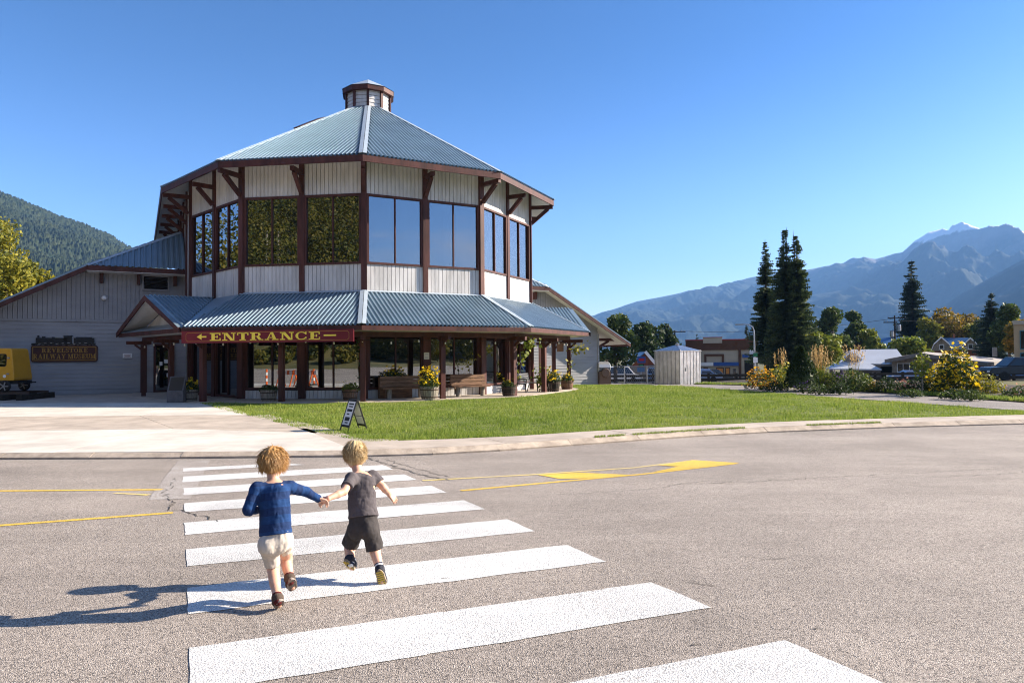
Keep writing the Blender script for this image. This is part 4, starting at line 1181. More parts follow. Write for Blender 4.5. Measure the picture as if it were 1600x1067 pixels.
def broad_tree(label, base, h, rad, mt, seed, group=None, lobes=14, nl=2600, ls=.42, trunk=.22, z0=.22, name='broadleaf_tree'):
    t = thing(name, label, 'tree', base, 0, group)
    r = random.Random(seed)
    b = MB(); top = h * .75
    pts = [Vector((0, 0, -.3)), Vector((r.uniform(-.1, .1), r.uniform(-.1, .1), h * .25)), Vector((r.uniform(-.3, .3), r.uniform(-.3, .3), top))]
    b.path(pts, [trunk, trunk * .8, trunk * .25], 8)
    L = random_lobes(0, 0, h * z0, h, rad, lobes, seed)
    for l in L[:9]:
        s = pts[1].lerp(pts[2], r.uniform(0, .5)); b.path([s, Vector(l[:3]) * .6 + s * .4 + Vector((0, 0, .1)), Vector(l[:3])], [trunk * .45, trunk * .28, trunk * .1], 5)
    b.build('trunk', M['bark'], t, smooth=True)
    leaves('crown', crown_pts(L, nl), ls, mt, t, up=.3)
    return t

def conifer(label, base, h, rad, mt, seed, group=None, whorls=46, droop=.35, z0=.06, dens=1.0, name='spruce_tree', cat='tree', tuft=.3, stems=(0,)):
    t = thing(name, label, cat, base, 0, group); r = random.Random(seed)
    Vs = []; Fs = []; b = MB(); nvo = 0
    for sx in stems:
        b.path([Vector((sx, 0, -.3)), Vector((sx * .9, 0, h * .5)), Vector((sx * .6, 0, h * .985))], [h * .016 + .05, h * .009, .012], 7)
        hh = h * (1 if sx == stems[0] else .96)
        for k in range(whorls):
            f = (k + r.random() * .7) / whorls
            z = hh * (z0 + (1 - z0) * (k + r.random() * 1.6 - .3) / whorls)
            z = min(z, hh * .985); f = max(0, (z / hh - z0) / (1 - z0))
            R = rad * (1 - f) ** .85 + .12
            nb = 16 if f < .8 else 8
            for q in range(nb):
                z_ = z; z = min(hh * .985, z_ + r.uniform(-1.1, 1.1) * hh / whorls)
                a = r.random() * 6.283
                Lb = R * (.45 + .6 * r.random() ** .6)
                n = max(3, int(Lb / (tuft * .55) * dens))
                dx, dy = math.cos(a), math.sin(a)
                for i in range(n):
                    u = (i + .6) / n
                    x = Lb * u; zz = z - droop * x * (1 - .45 * u) + .25 * (u ** 3) * Lb * .3
                    w = tuft * (1.25 - .55 * u) * r.uniform(.8, 1.3) * min(1, .28 + R / 1.7)
                    p = Vector((sx + dx * x, dy * x, zz))
                    for sgn in (-1, 1):
                        side = Vector((-dy * sgn + dx * .8, dx * sgn + dy * .8, r.uniform(-.9, .1))).normalized()
                        tip = p + side * w * 1.25
                        fw = Vector((dx, dy, -.15)) * w * .34
                        Vs += [p - fw, p + fw + Vector((0, 0, .04)), tip]
                    # hanging spray
                    Vs += [p - Vector((dx, dy, 0)) * w * .35, p + Vector((dx, dy, 0)) * w * .45, p + Vector((dx * .25 * w, dy * .25 * w, -w * .9))]
        tip = Vector((sx * .6, 0, hh)); Vs += [tip + Vector((.06, 0, -.5)), tip + Vector((-.06, 0, -.5)), tip + Vector((0, 0, .15))]
    b.build('trunk', M['bark'], t, smooth=True)
    V = np.array([tuple(v) for v in Vs]); npmesh('crown', V, np.arange(len(V)).reshape(-1, 3), mt, t)
    return t

def flower_heads(name, C, r, mt, parent, n=6, centre=None):
    C = np.asarray(C, float); k = len(C); V = []; Fs = []; o = 0
    N = RNG.normal(size=(k, 3)) * .6 + np.array([0, -.45, .8]); N /= np.linalg.norm(N, axis=1)[:, None]
    for c, nn in zip(C, N):
        nv = Vector(nn); x = nv.orthogonal().normalized(); y = nv.cross(x); s = r * random.uniform(.7, 1.25)
        pts = [Vector(c) - nv * s * .15]
        for i in range(2 * n):
            a = math.pi * i / n; q = s * (1 if i % 2 == 0 else .55); pts.append(Vector(c) + (x * math.cos(a) + y * math.sin(a)) * q)
        V += [tuple(p) for p in pts]
        Fs += [(o, o + 1 + i, o + 1 + (i + 1) % (2 * n)) for i in range(2 * n)]; o += 2 * n + 1
    stuff(npmesh(name, np.array(V), np.array(Fs), mt, parent))
    if centre:
        leaves('flower_centres', C + N * r * .12, r * .6, centre, parent, asp=1)

def bush_pts(rx, ry, h, n, z=0.0):
    d = RNG.normal(size=(n, 3)); d /= np.linalg.norm(d, axis=1)[:, None]; d[:, 2] = np.abs(d[:, 2])
    r = 1 - .55 * RNG.random(n) ** 1.5; r *= .78 + .45 * vnoise(d[:, 0] * 3 + rx * 9, d[:, 1] * 3, d[:, 2] * 3)
    return d * np.array([rx, ry, h]) * r[:, None] + np.array([0, 0, z])
M['flower_eye'] = mat('flower_eye', (.035, .018, .01), .9)

# ------------------------------------------------------------------ barrels, benches, board by the porch
def barrel(label, loc, kind, seed, sc_=1.0, col='greywood', hf=1.0, nfl=26, fcol='petal', lcol='leaf_green', trail=0):
    t = thing('barrel_planter', label, 'planter', loc, seed * .7, 'half barrel planters along the porch'); rr = random.Random(seed)
    R0, R1, H = .27 * sc_, .345 * sc_, .46 * sc_; n = 20
    b = MB()
    for i in range(n):
        a0, a1 = 2 * math.pi * (i + .06) / n, 2 * math.pi * (i + .94) / n; dz = rr.uniform(-.008, .008)
        q = []
        for (r, z) in ((R0, 0), (R0 + (R1 - R0) * .6, H * .5), (R1, H + dz)):
            q.append([(r * math.cos(a), r * math.sin(a), z) for a in (a0, a1)])
        ins = [((R1 - .03) * math.cos(a), (R1 - .03) * math.sin(a), H + dz) for a in (a0, a1)]
        lo = [((R1 - .03) * math.cos(a), (R1 - .03) * math.sin(a), H - .1) for a in (a0, a1)]
        for A, B in ((q[0], q[1]), (q[1], q[2]), (q[2], ins), (ins, lo)): b.quad(A[0], A[1], B[1], B[0])
    b.build('stave', M[col], t)
    for z, r in ((.07 * sc_, R0 + .022 * sc_), (.33 * sc_, R0 + .064 * sc_)):
        b = MB(); b.lathe([(r - .012, z), (r + .004, z), (r + .012, z + .045), (r - .004, z + .045)], (0, 0, 0), 20, cap=False); b.build('hoop', M['hoop'], t)
    b = MB(); b.lathe([(R1 - .035, H - .06), (.01, H - .02)], (0, 0, 0), 14); b.build('soil', M['soil'], t)
    P = bush_pts(.36 * sc_, .36 * sc_, .42 * hf, int(420 * hf + 150), H - .06)
    leaves('foliage', P, .085, M[lcol], t, up=.4)
    if trail:
        q = RNG.normal(size=(60, 3)) * np.array([.05, .05, .14]) + np.array([R1 + .02, 0, H - .12]); leaves('trailing_leaves', q, .09, M['leaf_lime'], t)
    if nfl:
        F_ = bush_pts(.43 * sc_, .43 * sc_, .52 * hf, int(nfl * 1.5), H + .02)
        flower_heads('flowers', F_, .066, M[fcol], t, centre=M['flower_eye'])
    return t
def on_porch(px, py): 
    p = ray(px, py); t = (GZ + .012) / p.z; return p * t
def lawn_at(px, py):
    p = onground(px, py, .11); return p
barrel('half barrel of yellow daisies beside the entrance doors and stone plinth', on_porch(296, 626), 0, 1, 1.0, 'greywood', 1.0, 34)
barrel('pale grey half barrel with low green leaves under the ENTRANCE board', on_porch(420, 626.5), 0, 2, .98, 'greywood', .62, 0, lcol='leaf_green')
barrel('brown half barrel with pale leaves beside the front corner post', on_porch(547, 625), 0, 3, .95, 'wood', .75, 4, lcol='leaf_lime', trail=1)
barrel('large grey half barrel overflowing with yellow flowers between the two wooden benches', on_porch(671, 624), 0, 4, 1.15, 'greywood', 1.75, 95, lcol='leaf_green')
barrel('dark half barrel holding the leaning sapling', on_porch(795, 618.5), 0, 5, .95, 'timber', .7, 8)
barrel('half barrel of golden flowers beside the black metal bench', on_porch(863, 611.5), 0, 6, 1.15, 'timber', 1.3, 46, 0 or 'petal')
barrel('small half barrel at the far right porch corner post', on_porch(886, 608), 0, 7, 1.0, 'wood', .85, 16)

def wood_bench(label, lx, wd, seed):
    w = mworld(lx, -9.25); t = thing('wooden_bench', label, 'bench', w, BR_, 'wooden benches on the porch')
    for i in range(2):
        b = MB(); b.box((0, -.13 + .2 * i - .06, .44), (wd, .185, .06)); b.build('seat_plank', M['wood'], t)
    for i in range(3):
        b = MB(); b.box((random.uniform(-.02, .02), .17 + .03 * i, .56 + .155 * i), (wd - .04 * i, .045, .135), M=Matrix.Rotation(-.18, 3, 'X')); b.build('back_plank', M['wood'], t)
    for s in (-1, 1):
        b = MB(); b.lathe([(.1, 0), (.105, .2), (.1, .41)], (s * wd * .34, -.06, 0), 10); b.build('leg', M['greywood'], t)
        b = MB(); b.bar((s * wd * .36, .16, .1), (s * wd * .36, .28, .93), .07, .05); b.build('back_post', M['wood'], t)
    return t
wood_bench('dark weathered wooden bench left of the large yellow flower barrel', -1.28, 2.0, 1)
wood_bench('wooden bench with sunlit back right of the large yellow flower barrel', 1.72, 1.72, 2)
# window box with flowers behind the first bench
wb = thing('flower_box', 'wooden flower box with yellow blooms behind the left bench', 'planter', mworld(-1.5, -8.72), BR_)
b = MB(); b.box((0, 0, .45), (1.4, .3, .9)); b.build('box', M['wood'], wb)
leaves('foliage', bush_pts(.6, .16, .28, 300, .88), .08, M['leaf_green'], wb, up=.4); flower_heads('flowers', bush_pts(.62, .17, .34, 30, .9), .05, M['petal'], wb)
# black metal bench with grey slats
p = on_porch(824, 612.5); t = thing('metal_bench', 'black metal bench with pale slats at the right end of the porch', 'bench', p, R_(64))
for s in (-1, 1):
    b = MB(); b.path([Vector((s * .68, -.25, 0)), Vector((s * .68, -.2, .42)), Vector((s * .68, .2, .42)), Vector((s * .68, .3, .92))], [.028] * 4, 6); b.path([Vector((s * .68, .2, .42)), Vector((s * .68, .32, 0))], [.026] * 2, 6)
    b.path([Vector((s * .68, -.24, .2)), Vector((s * .68, -.27, .64)), Vector((s * .68, .24, .66))], [.024] * 3, 6); b.build('side_frame', M['black'], t)
for i in range(5):
    b = MB(); b.box((0, -.2 + i * .095, .44), (1.34, .075, .03)); b.build('seat_slat', M['galv'], t)
for i in range(4):
    b = MB(); b.box((0, .21 + i * .028, .54 + i * .105), (1.34, .03, .085)); b.build('back_slat', M['galv'], t)
# stone plinth with sloping top left of the barrel
p = on_porch(276, 628); t = thing('info_plinth', 'dark grey stone plinth with sloping top beside the entrance', 'plinth', p, R_(12))
b = MB(); b.add([(-.3, -.25, 0), (.3, -.25, 0), (.3, .25, 0), (-.3, .25, 0), (-.3, -.25, .42), (.3, -.25, .42), (.3, .25, 1.02), (-.3, .25, 1.02)], [(0, 1, 5, 4), (1, 2, 6, 5), (2, 3, 7, 6), (3, 0, 4, 7), (4, 5, 6, 7), (3, 2, 1, 0)])
b.build('block', mat('grey_stone', (.12, .11, .11), .7, var=.3, vscale=6), t)
b = MB(); b.slab([(-.25, -.215, .47), (.25, -.215, .47), (.25, .21, .98), (-.25, .21, .98)], Vector((0, -.77, .64)), .012); b.build('plate', mat('bronze_plate', (.07, .055, .04), .4, metal=.6), t)

# sandwich board on the lawn
c0 = (onground(543, 670) + onground(562, 671)) / 2
t = thing('sandwich_board', 'black framed white sandwich board standing open on the lawn edge', 'sign', (c0.x, c0.y, c0.z), R_(-50)); t.scale = (.72, .72, .72)
for s in (-1, 1):
    ang = s * .22
    def sb(x, z, d=0): return Vector((x, s * (-.34 + z * .34) - s * d, z * 1.0))
    nn = Vector((0, -s, .34)).normalized()
    b = MB()
    for (x0, x1, z0, z1) in ((-.3, -.25, 0, 1), (.25, .3, 0, 1), (-.25, .25, .93, 1), (-.25, .25, .1, .17)):
        b.slab([sb(x0, z0, .02), sb(x1, z0, .02), sb(x1, z1, .02), sb(x0, z1, .02)], nn, .03)
    fr_ = b.build('frame', M['black'], t)
    b = MB(); b.slab([sb(-.25, .17, .012), sb(.25, .17, .012), sb(.25, .93, .012), sb(-.25, .93, .012)], nn, .012); b.build('panel', M['white'], t)
    b = MB()
    for (x0, x1, z0, z1) in ((-.17, .17, .82, .87), (-.13, .15, .74, .78), (-.18, .18, .6, .68), (-.12, .05, .5, .54), (-.16, .16, .30, .42), (-.1, .12, .22, .26)):
        q = [sb(x0, z0, .016), sb(x1, z0, .016), sb(x1, z1, .016), sb(x0, z1, .016)]; b.quad(*q)
    b.build('print', M['black'], t, fix=False)
b = MB(); b.box((-.27, 0, .45), (.015, .4, .02)); b.box((.27, 0, .45), (.015, .4, .02)); b.build('spreader', M['black'], t)

# leaning sapling in the dark barrel and climbing vines on posts
def vine(label, base, pts, nleaf, size, mt, cat='vine', name='climbing_vine', spread=.16, th=.016, weights=None):
    t = thing(name, label, cat, base); b = MB(); P = [Vector(p) for p in pts]
    b.path(P, [th * (1 - .6 * i / len(P)) for i in range(len(P))], 6); b.build('stem', M['bark'], t, smooth=True)
    C = []
    for i in range(nleaf):
        u = (random.random() ** .7) * (len(P) - 1.001); k = int(u); q = P[k].lerp(P[k + 1], u - k)
        s = spread * (.4 + u / len(P))
        C.append((q.x + random.gauss(0, s), q.y + random.gauss(0, s), q.z + random.gauss(0, s)))
    leaves('leaves', np.array(C), size, mt, t, asp=.8); return t
p = on_porch(806, 618)
vine('slender leaning sapling with broad lime leaves under the porch corner', p, [(0, 0, .4), (.12, 0, .9), (.28, 0, 1.5), (.45, 0, 1.95), (.62, .05, 2.25), (.78, .1, 2.3)], 95, .17, M['leaf_lime'], 'sapling', 'sapling', .17)
p = on_porch(884, 608)
vine('arching vine with yellowing leaves at the right end post', p, [(.1, 0, .5), (.2, 0, 1.2), (.35, -.1, 1.9), (.65, -.15, 2.2), (.95, -.2, 2.05)], 70, .17, M['leaf_gold'], spread=.15)
vine('thin green vine hanging down the front corner post', on_porch(562, 627), [(0, 0, .5), (-.05, 0, 1.3), (-.08, 0, 1.9), (-.06, 0, 2.5)], 46, .10, M['leaf_dark'], spread=.06)
vine('short vine of yellow green leaves trained along the middle of the right wall', mworld(1.9, -9.0), [(0, 0, .6), (-.1, 0, 1.3), (-.3, 0, 1.6), (.4, -.1, 1.65)], 34, .13, M['leaf_gold'], spread=.1)
vine('leafy green shrub beside the black metal bench', on_porch(846, 612), [(0, 0, 0), (0, 0, .5), (.05, 0, 1.0)], 130, .14, M['leaf_lime'], 'shrub', 'shrub', .2)

# ------------------------------------------------------------------ yellow track car on its rails
tx = at(-13, 600, 31.0); yb = thing('track_car', 'small yellow railway inspection car on short rails, cut by the left edge', 'rail car', (tx.x, 31.0, -1.36), R_(5))
def rr2(x0, x1, z0, z1, r, n=4):
    P = []
    for cx, cz, a0 in ((x1 - r, z0 + r, -90), (x1 - r, z1 - r, 0), (x0 + r, z1 - r, 90), (x0 + r, z0 + r, 180)):
        for i in range(n + 1): a = R_(a0 + 90 * i / n); P.append((cx + r * math.cos(a), cz + r * math.sin(a)))
    return P
b = MB(); prof = [(-1.35, .5), (1.32, .5), (1.34, .62), (1.20, 1.86), (1.12, 1.93), (-1.2, 1.93), (-1.3, 1.86)]
A_ = [(x, -.68 + (z - .5) * .05, z) for x, z in prof]; B_ = [(x, .68 - (z - .5) * .05, z) for x, z in prof]
n = len(prof); b.add(A_ + B_, [tuple(range(n)), tuple(range(n, 2 * n))[::-1]] + [(i, n + i, n + (i + 1) % n, (i + 1) % n) for i in range(n)])
bo = b.build('cab', M['yellow'], yb)
bv = bo.modifiers.new('bevel', 'BEVEL'); bv.width = .04; bv.segments = 3; bv.limit_method = 'ANGLE'
def ycur(z): return -.68 + (z - .5) * .05
def panel(name, poly, mt, d, parent):
    b = MB(); b.slab([(x, ycur(z) - d, z) for x, z in poly], (0, -1, 0), .02); return b.build(name, mt, parent)
for (x0, x1) in ((.36, .98), (-.62, .06)):
    panel('window_seal', rr2(x0 - .03, x1 + .03, 1.12, 1.68, .09), M['rubber'], .008, yb); panel('window', rr2(x0, x1, 1.15, 1.65, .07), M['shopglass'], .012, yb)
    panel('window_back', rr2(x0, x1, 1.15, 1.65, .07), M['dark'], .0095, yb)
dr = panel('door', rr2(.12, 1.08, .56, 1.80, .06), M['yellow'], .006, yb)
b = MB(); b.box((.24, ycur(.95) - .04, .95), (.1, .03, .025)); b.build('handle', M['steel'], dr)
for z in (.8, 1.5):
    b = MB(); b.box((1.09, ycur(z) - .03, z), (.1, .03, .06)); b.build('hinge', M['steel'], dr)
b = MB(); b.lathe([(.0, -.005), (.07, 0), (.0, .005)], (.95, ycur(.7) - .02, .7), 12, axis='Y'); b.build('badge', M['white'], yb)
panel('roundel', [(-.1 + .13 * math.cos(a), .95 + .13 * math.sin(a)) for a in np.linspace(0, 6.2, 16)], M['white'], .008, yb)
b = MB(); b.box((0, 0, .42), (2.8, 1.1, .14)); b.box((1.45, 0, .4), (.3, 1.0, .05)); b.bar((1.3, 0, .42), (1.75, 0, .42), .05, .05); b.build('frame', M['black'], yb)
for x in (.95, -.9):
    for y in (-.7, .7):
        b = MB(); b.lathe([(.05, -.03), (.21, -.03), (.23, 0), (.26, .02), (.26, .05), (.05, .05)], (x, y, .26), 18, axis='Y'); w = b.build('wheel', M['black'], yb)
        b = MB()
        for q in range(5):
            a = q * 1.2566; b.bar((x, y - .04, .26), (x + .19 * math.cos(a), y - .04, .26 + .19 * math.sin(a)), .04, .02, up=(0, 1, 0))
        b.build('spoke', M['steel'], w)
tk = thing('rail_track', 'short display track of dark timbers under the yellow rail car', 'track', (tx.x, 31.0, GZ), R_(5))
for y in (-.72, .72):
    b = MB(); b.box((-.6, y, .30), (5.2, .07, .10)); b.build('rail', M['hoop'], tk)
for i in range(7):
    b = MB(); b.box((-2.8 + i * .78, 0, .125), (.24, 2.5, .25)); b.build('sleeper', M['timber'], tk)
# ------------------------------------------------------------------ far right: shed, fence, town
def wall_frame(pxl, pxr, Y, yaw=0):
    """width in metres and left foot of a front facing the road at depth Y"""
    a, b_ = at(pxl, 580, Y), at(pxr, 580, Y); return a.x, b_.x
def zat(px, py, Y): return at(px, py, Y).z
def box_part(name, x0, x1, y0, y1, z0, z1, mt, parent):
    o = Vector(parent.location) if parent else Vector(); b = MB(); b.box(((x0 + x1) / 2 - o.x, (y0 + y1) / 2 - o.y, (z0 + z1) / 2 - o.z), (x1 - x0, y1 - y0, z1 - z0)); return b.build(name, mt, parent)
def far_window(x0, x1, z0, z1, y, parent, mt='white', glass='shopglass', mull=1):
    o = Vector(parent.location); b = MB(); f = .09
    for (a, c, d, e) in ((x0, x0 + f, z0, z1), (x1 - f, x1, z0, z1), (x0 + f, x1 - f, z0, z0 + f), (x0 + f, x1 - f, z1 - f, z1)): b.box(((a + c) / 2 - o.x, y - .04 - o.y, (d + e) / 2 - o.z), (c - a, .12, e - d))
    for i in range(mull): b.box((x0 + (x1 - x0) * (i + 1) / (mull + 1) - o.x, y - .03 - o.y, (z0 + z1) / 2 - o.z), (.06, .09, z1 - z0 - 2 * f))
    w = b.build('window', M[mt], parent)
    b = MB(); b.box(((x0 + x1) / 2 - o.x, y - .015 - o.y, (z0 + z1) / 2 - o.z), (x1 - x0 - .1, .02, z1 - z0 - .1)); b.build('pane', M['pane_dark'], w)
    return w
M['pane_dark'] = mat('far_pane', (.015, .018, .022), .08, spec=.8)
M['cream'] = mat('cream_wall', (.42, .36, .27), .85, var=.12, vscale=.8)
M['brownwall'] = mat('brown_cladding', (.10, .045, .022), .8, var=.2, vscale=1)
M['rust'] = mat('rust_brick', (.20, .07, .035), .9, var=.25, vscale=2)
M['redtrim'] = mat('red_coping', (.30, .03, .03), .6)
M['blue'] = mat('blue_sign', (.02, .08, .28), .5)
M['red'] = mat('red_sign', (.50, .02, .02), .5)
M['greyroof'] = mat('pale_metal_roof', (.50, .52, .55), .5, metal=.1, var=.1, vscale=.4)
M['flatroof'] = mat('gravel_roof', (.34, .31, .29), .9, var=.15, vscale=1)
M['stone'] = mat('stone_veneer', (.30, .25, .19), .9, var=.4, vscale=3, bump=.5, bscale=8)
M['tan'] = mat('tan_render', (.45, .33, .19), .85, var=.1, vscale=.5)
M['teal'] = mat('teal_shutter', (.05, .16, .18), .6)
M['bluemetal'] = mat('blue_house_roof', (.06, .14, .26), .4, metal=.3)
M['orange'] = mat('orange_poster', (.6, .22, .04), .6)
M['lit'] = mat('green_display', (.02, .18, .04), .5)
M['wallgrey'] = mat('grey_house_wall', (.20, .175, .15), .85, var=.2, vscale=1)

# metal shed: square hut set cornerwise, ribbed sheets, low pyramid roof
sh = thing('metal_shed', 'small galvanised metal hut with low pointed roof beside the path', 'shed', (*onground(1059, 601, .05).xy, zr(50) + .02), R_(38))
S2, H = 1.07, 2.42
for k in range(4):
    rot = Matrix.Rotation(R_(90 * k), 3, 'Z'); b = MB()
    for i in range(6):
        x0 = -S2 + .02 + i * (2 * S2 - .04) / 6; x1 = x0 + (2 * S2 - .04) / 6 - .025
        b.add([rot @ Vector(v) for v in ((x0, -S2, .03), (x1, -S2, .03), (x1, -S2, H), (x0, -S2, H), (x0 + .02, -S2 - .018, .03), (x1 - .02, -S2 - .018, .03), (x1 - .02, -S2 - .018, H), (x0 + .02, -S2 - .018, H))], [(4, 5, 6, 7), (0, 4, 7, 3), (5, 1, 2, 6)])
    b.add([rot @ Vector(v) for v in ((-S2, -S2 + .01, 0), (S2, -S2 + .01, 0), (S2, -S2 + .01, H), (-S2, -S2 + .01, H))], [(0, 1, 2, 3)])
    b.build('wall_sheet', M['galv'], sh)
    b = MB(); b.box(rot @ Vector((-S2, -S2, H / 2)), (.07, .07, H + .1)); b.build('corner_post', M['steel'], sh)
b = MB(); e = S2 + .1
for k in range(4):
    rot = Matrix.Rotation(R_(90 * k), 3, 'Z')
    for i in range(3):
        x0 = -e + i * 2 * e / 3; x1 = x0 + 2 * e / 3 - .02
        b.slab([rot @ Vector(v) for v in ((x0, -e, H), (x1, -e, H), (x1 * .03, -.03, H + .42), (x0 * .03, -.03, H + .42))], (0, 0, 1), .03)
b.lathe([(.12, H + .40), (.12, H + .5), (.01, H + .55)], (0, 0, 0), 8); b.build('roof', M['galv'], sh)
b = MB(); b.box((S2 + .03, -.25, 1.35), (.02, .42, .46)); sgn = b.build('notice', M['white'], sh)
b = MB(); b.box((S2 + .042, -.25, 1.38), (.006, .3, .12)); b.box((S2 + .042, -.25, 1.2), (.006, .34, .03)); b.build('print', M['red'], sgn)
b = MB(); b.box((S2 + .14, .55, .98), (.24, .24, .34)); b.tube((S2 + .06, .55, 0.02), (S2 + .06, .55, .9), .03); b.build('meter_box', M['steel'], sh)
b = MB(); b.box((-.5, -S2 - .035, 1.15), (.09, .05, .22)); b.build('latch', M['steel'], sh)

# chain fence with posts, low dark rail, old machinery
fe = thing('chain_fence', 'low wire fence with galvanised posts behind the lawn', 'fence', ground_at(975, 54))
o = fe.location
fx = [at(x, 590, 54).x - o.x for x in (943, 976, 1011, 1046, 1085)]
for x in fx:
    b = MB(); b.tube((x, 0, -.1), (x, 0, 1.35), .04, n=8); b.build('post', M['galv'], fe)
for z in (1.32, .06):
    b = MB(); b.tube((fx[0], 0, z), (fx[-1], 0, z), .02, n=6); b.build('rail', M['galv'], fe)
b = MB(); x = fx[0]
while x < fx[-1]:
    b.bar((x, .02, .06), (min(x + .6, fx[-1]), .02, 1.3), .006, .006); b.bar((x + .6, .02, .06), (x, .02, 1.3), .006, .006); x += .15
w_ = b.build('wire_mesh', M['steel'], fe); stuff(w_)
rl = thing('low_barrier', 'long low dark rail barrier in front of the shop street', 'barrier', ground_at(1060, 60))
x0, x1 = at(925, 595, 60).x - rl.location.x, at(1640, 595, 60).x - rl.location.x
b = MB(); b.box(((x0 + x1) / 2, 0, .62), (x1 - x0, .1, .22)); b.build('rail', M['timber'], rl)
b = MB(); b.box(((x0 + x1) / 2, 0, .25), (x1 - x0, .1, .26)); b.build('rail', M['timber'], rl)
x = x0 + .5
while x < x1:
    b = MB(); b.box((x, .12, .38), (.18, .18, .85)); b.build('post', M['timber'], rl); x += 2.4
p = ground_at(942, 50); t = thing('old_machine', 'rusty old machine block standing behind the right wing', 'machine', p, .3)
b = MB(); b.box((0, 0, .45), (.9, .8, .9)); b.build('bed', M['hoop'], t)
b = MB(); b.lathe([(.34, -.5), (.42, -.45), (.42, .4), (.3, .5)], (0, 0, 1.2), 12, axis='X'); b.build('drum', M['steel'], t)
b = MB(); b.lathe([(.3, -.05), (.34, 0), (.3, .05)], (0, -.5, .8), 14, axis='Y'); b.build('flywheel', M['hoop'], t)
b = MB(); b.tube((.3, 0, 1.3), (.3, 0, 1.75), .07); b.build('pipe', M['hoop'], t)

# cars
def car(label, base, rz, paint, kind='sedan', group='cars in the town street'):
    t = thing('parked_car', label, 'car', base, rz, group)
    P = {'sedan': ([(-2.2, .3), (-2.22, .62), (-2.1, .82), (-1.3, .92), (1.0, .92), (1.95, .80), (2.2, .62), (2.2, .3)], [(-1.55, .92), (-1.0, 1.38), (.35, 1.42), (1.15, .92)]),
         'suv': ([(-2.3, .35), (-2.32, .75), (-2.25, 1.02), (1.2, 1.02), (2.1, .92), (2.3, .7), (2.3, .35)], [(-2.22, 1.02), (-1.95, 1.68), (.5, 1.7), (1.25, 1.02)]),
         'van': ([(-2.4, .35), (-2.42, 1.0), (1.5, 1.0), (2.2, .92), (2.4, .7), (2.4, .35)], [(-2.4, 1.0), (-2.3, 1.8), (.9, 1.82), (1.6, 1.0)]),
         'pickup': ([(-2.7, .45), (-2.72, 1.02), (1.4, 1.05), (2.5, .98), (2.65, .75), (2.65, .45)], [(-.6, 1.04), (-.45, 1.7), (.75, 1.72), (1.45, 1.04)])}[kind]
    W = .88
    def loft(poly, w0, w1, name, mt, par):
        zs = [z for x, z in poly]; a, c = min(zs), max(zs); b = MB(); n = len(poly)
        wv = lambda z: w0 + (w1 - w0) * (z - a) / (c - a)
        b.add([(x, -wv(z), z) for x, z in poly] + [(x, wv(z), z) for x, z in poly], [tuple(range(n)), tuple(range(n, 2 * n))[::-1]] + [(i, n + i, n + (i + 1) % n, (i + 1) % n) for i in range(n)])
        o = b.build(name, mt, par); m_ = o.modifiers.new('bevel', 'BEVEL'); m_.width = .05; m_.segments = 2; return o
    body = loft(P[0], W, W - .03, 'body', paint, t); cab = loft(P[1], W - .04, W - .2, 'cabin', paint, t)
    g = P[1]; zl, zh = g[0][1] + .06, max(z for x, z in g) - .07
    xl0 = g[0][0] + .18; xl1 = g[1][0] + .12; xh1 = g[2][0] - .1; xr0 = g[3][0] - .22; mid = (xl0 + xr0) / 2
    for s in (-1, 1):
        for (a, c, d, e) in ((xl0, mid - .04, mid - .04, xl1), (mid + .04, xr0, xh1, mid + .04)):
            b = MB(); yl, yh = s * (W - .045), s * (W - .185); b.slab([(a, yl, zl), (c, yl, zl), (d, yh, zh), (e, yh, zh)], (0, s, 0), .02); b.build('window', M['pane_dark'], t)
    wsh = W - .2
    b = MB(); b.slab([(g[3][0] - .04, -W + .14, zl), (g[3][0] - .04, W - .14, zl), (g[2][0] + .07, wsh - .06, zh), (g[2][0] + .07, -wsh + .06, zh)], (1, 0, .6), .02); b.build('windscreen', M['pane_dark'], t)
    b = MB(); b.slab([(g[0][0] - .0, -W + .14, zl), (g[0][0] - .0, W - .14, zl), (g[1][0] - .04, wsh - .06, zh), (g[1][0] - .04, -wsh + .06, zh)], (-1, 0, .3), .02); b.build('rear_window', M['pane_dark'], t)
    xw = 1.38 if kind != 'pickup' else 1.7
    for x in (-xw, xw):
        for s in (-1, 1):
            b = MB(); b.lathe([(.2, -.1), (.31, -.1), (.34, -.06), (.34, .06), (.31, .1), (.2, .1)], (x, s * (W - .08), .34), 16, axis='Y'); w = b.build('wheel', M['rubber'], t)
            b = MB(); b.lathe([(.02, s * .10), (.2, s * .09), (.21, s * .05)], (x, s * (W - .08), .34), 10, axis='Y'); b.build('rim', M['steel'], w)
    xe = P[0][-2][0]
    for s in (-1, 1):
        b = MB(); b.box((xe - .06, s * .62, .68), (.16, .34, .13)); b.build('headlight', M['white'], t)
        b = MB(); b.box((P[0][1][0] + .04, s * .66, .8), (.1, .26, .14)); b.build('tail_light', M['red'], t)
    b = MB(); b.box((P[0][0][0], 0, .42), (.12, 1.6, .18)); b.box((xe, 0, .42), (.12, 1.6, .18)); b.build('bumper', M['black'], t)
    return t
cp_white = mat('white_car_paint', (.68, .68, .68), .3, spec=.5); cp_black = mat('black_car_paint', (.012, .013, .016), .25, spec=.6)
cp_blue = mat('blue_car_paint', (.03, .09, .22), .3, spec=.5); cp_silver = mat('silver_blue_car_paint', (.28, .34, .46), .3, metal=.4)
car('white van parked behind the wire fence', ground_at(967, 76), 0.1, cp_white, 'van')
car('blue pickup beside the small brick shop', ground_at(1024, 78), 1.3, cp_blue, 'pickup')
car('dark pickup parked before the brown shop front', ground_at(1112, 92), 0.05, cp_black, 'pickup')
car('light blue sedan parked near the metal hut', ground_at(1094, 72), 2.8, cp_silver, 'sedan')
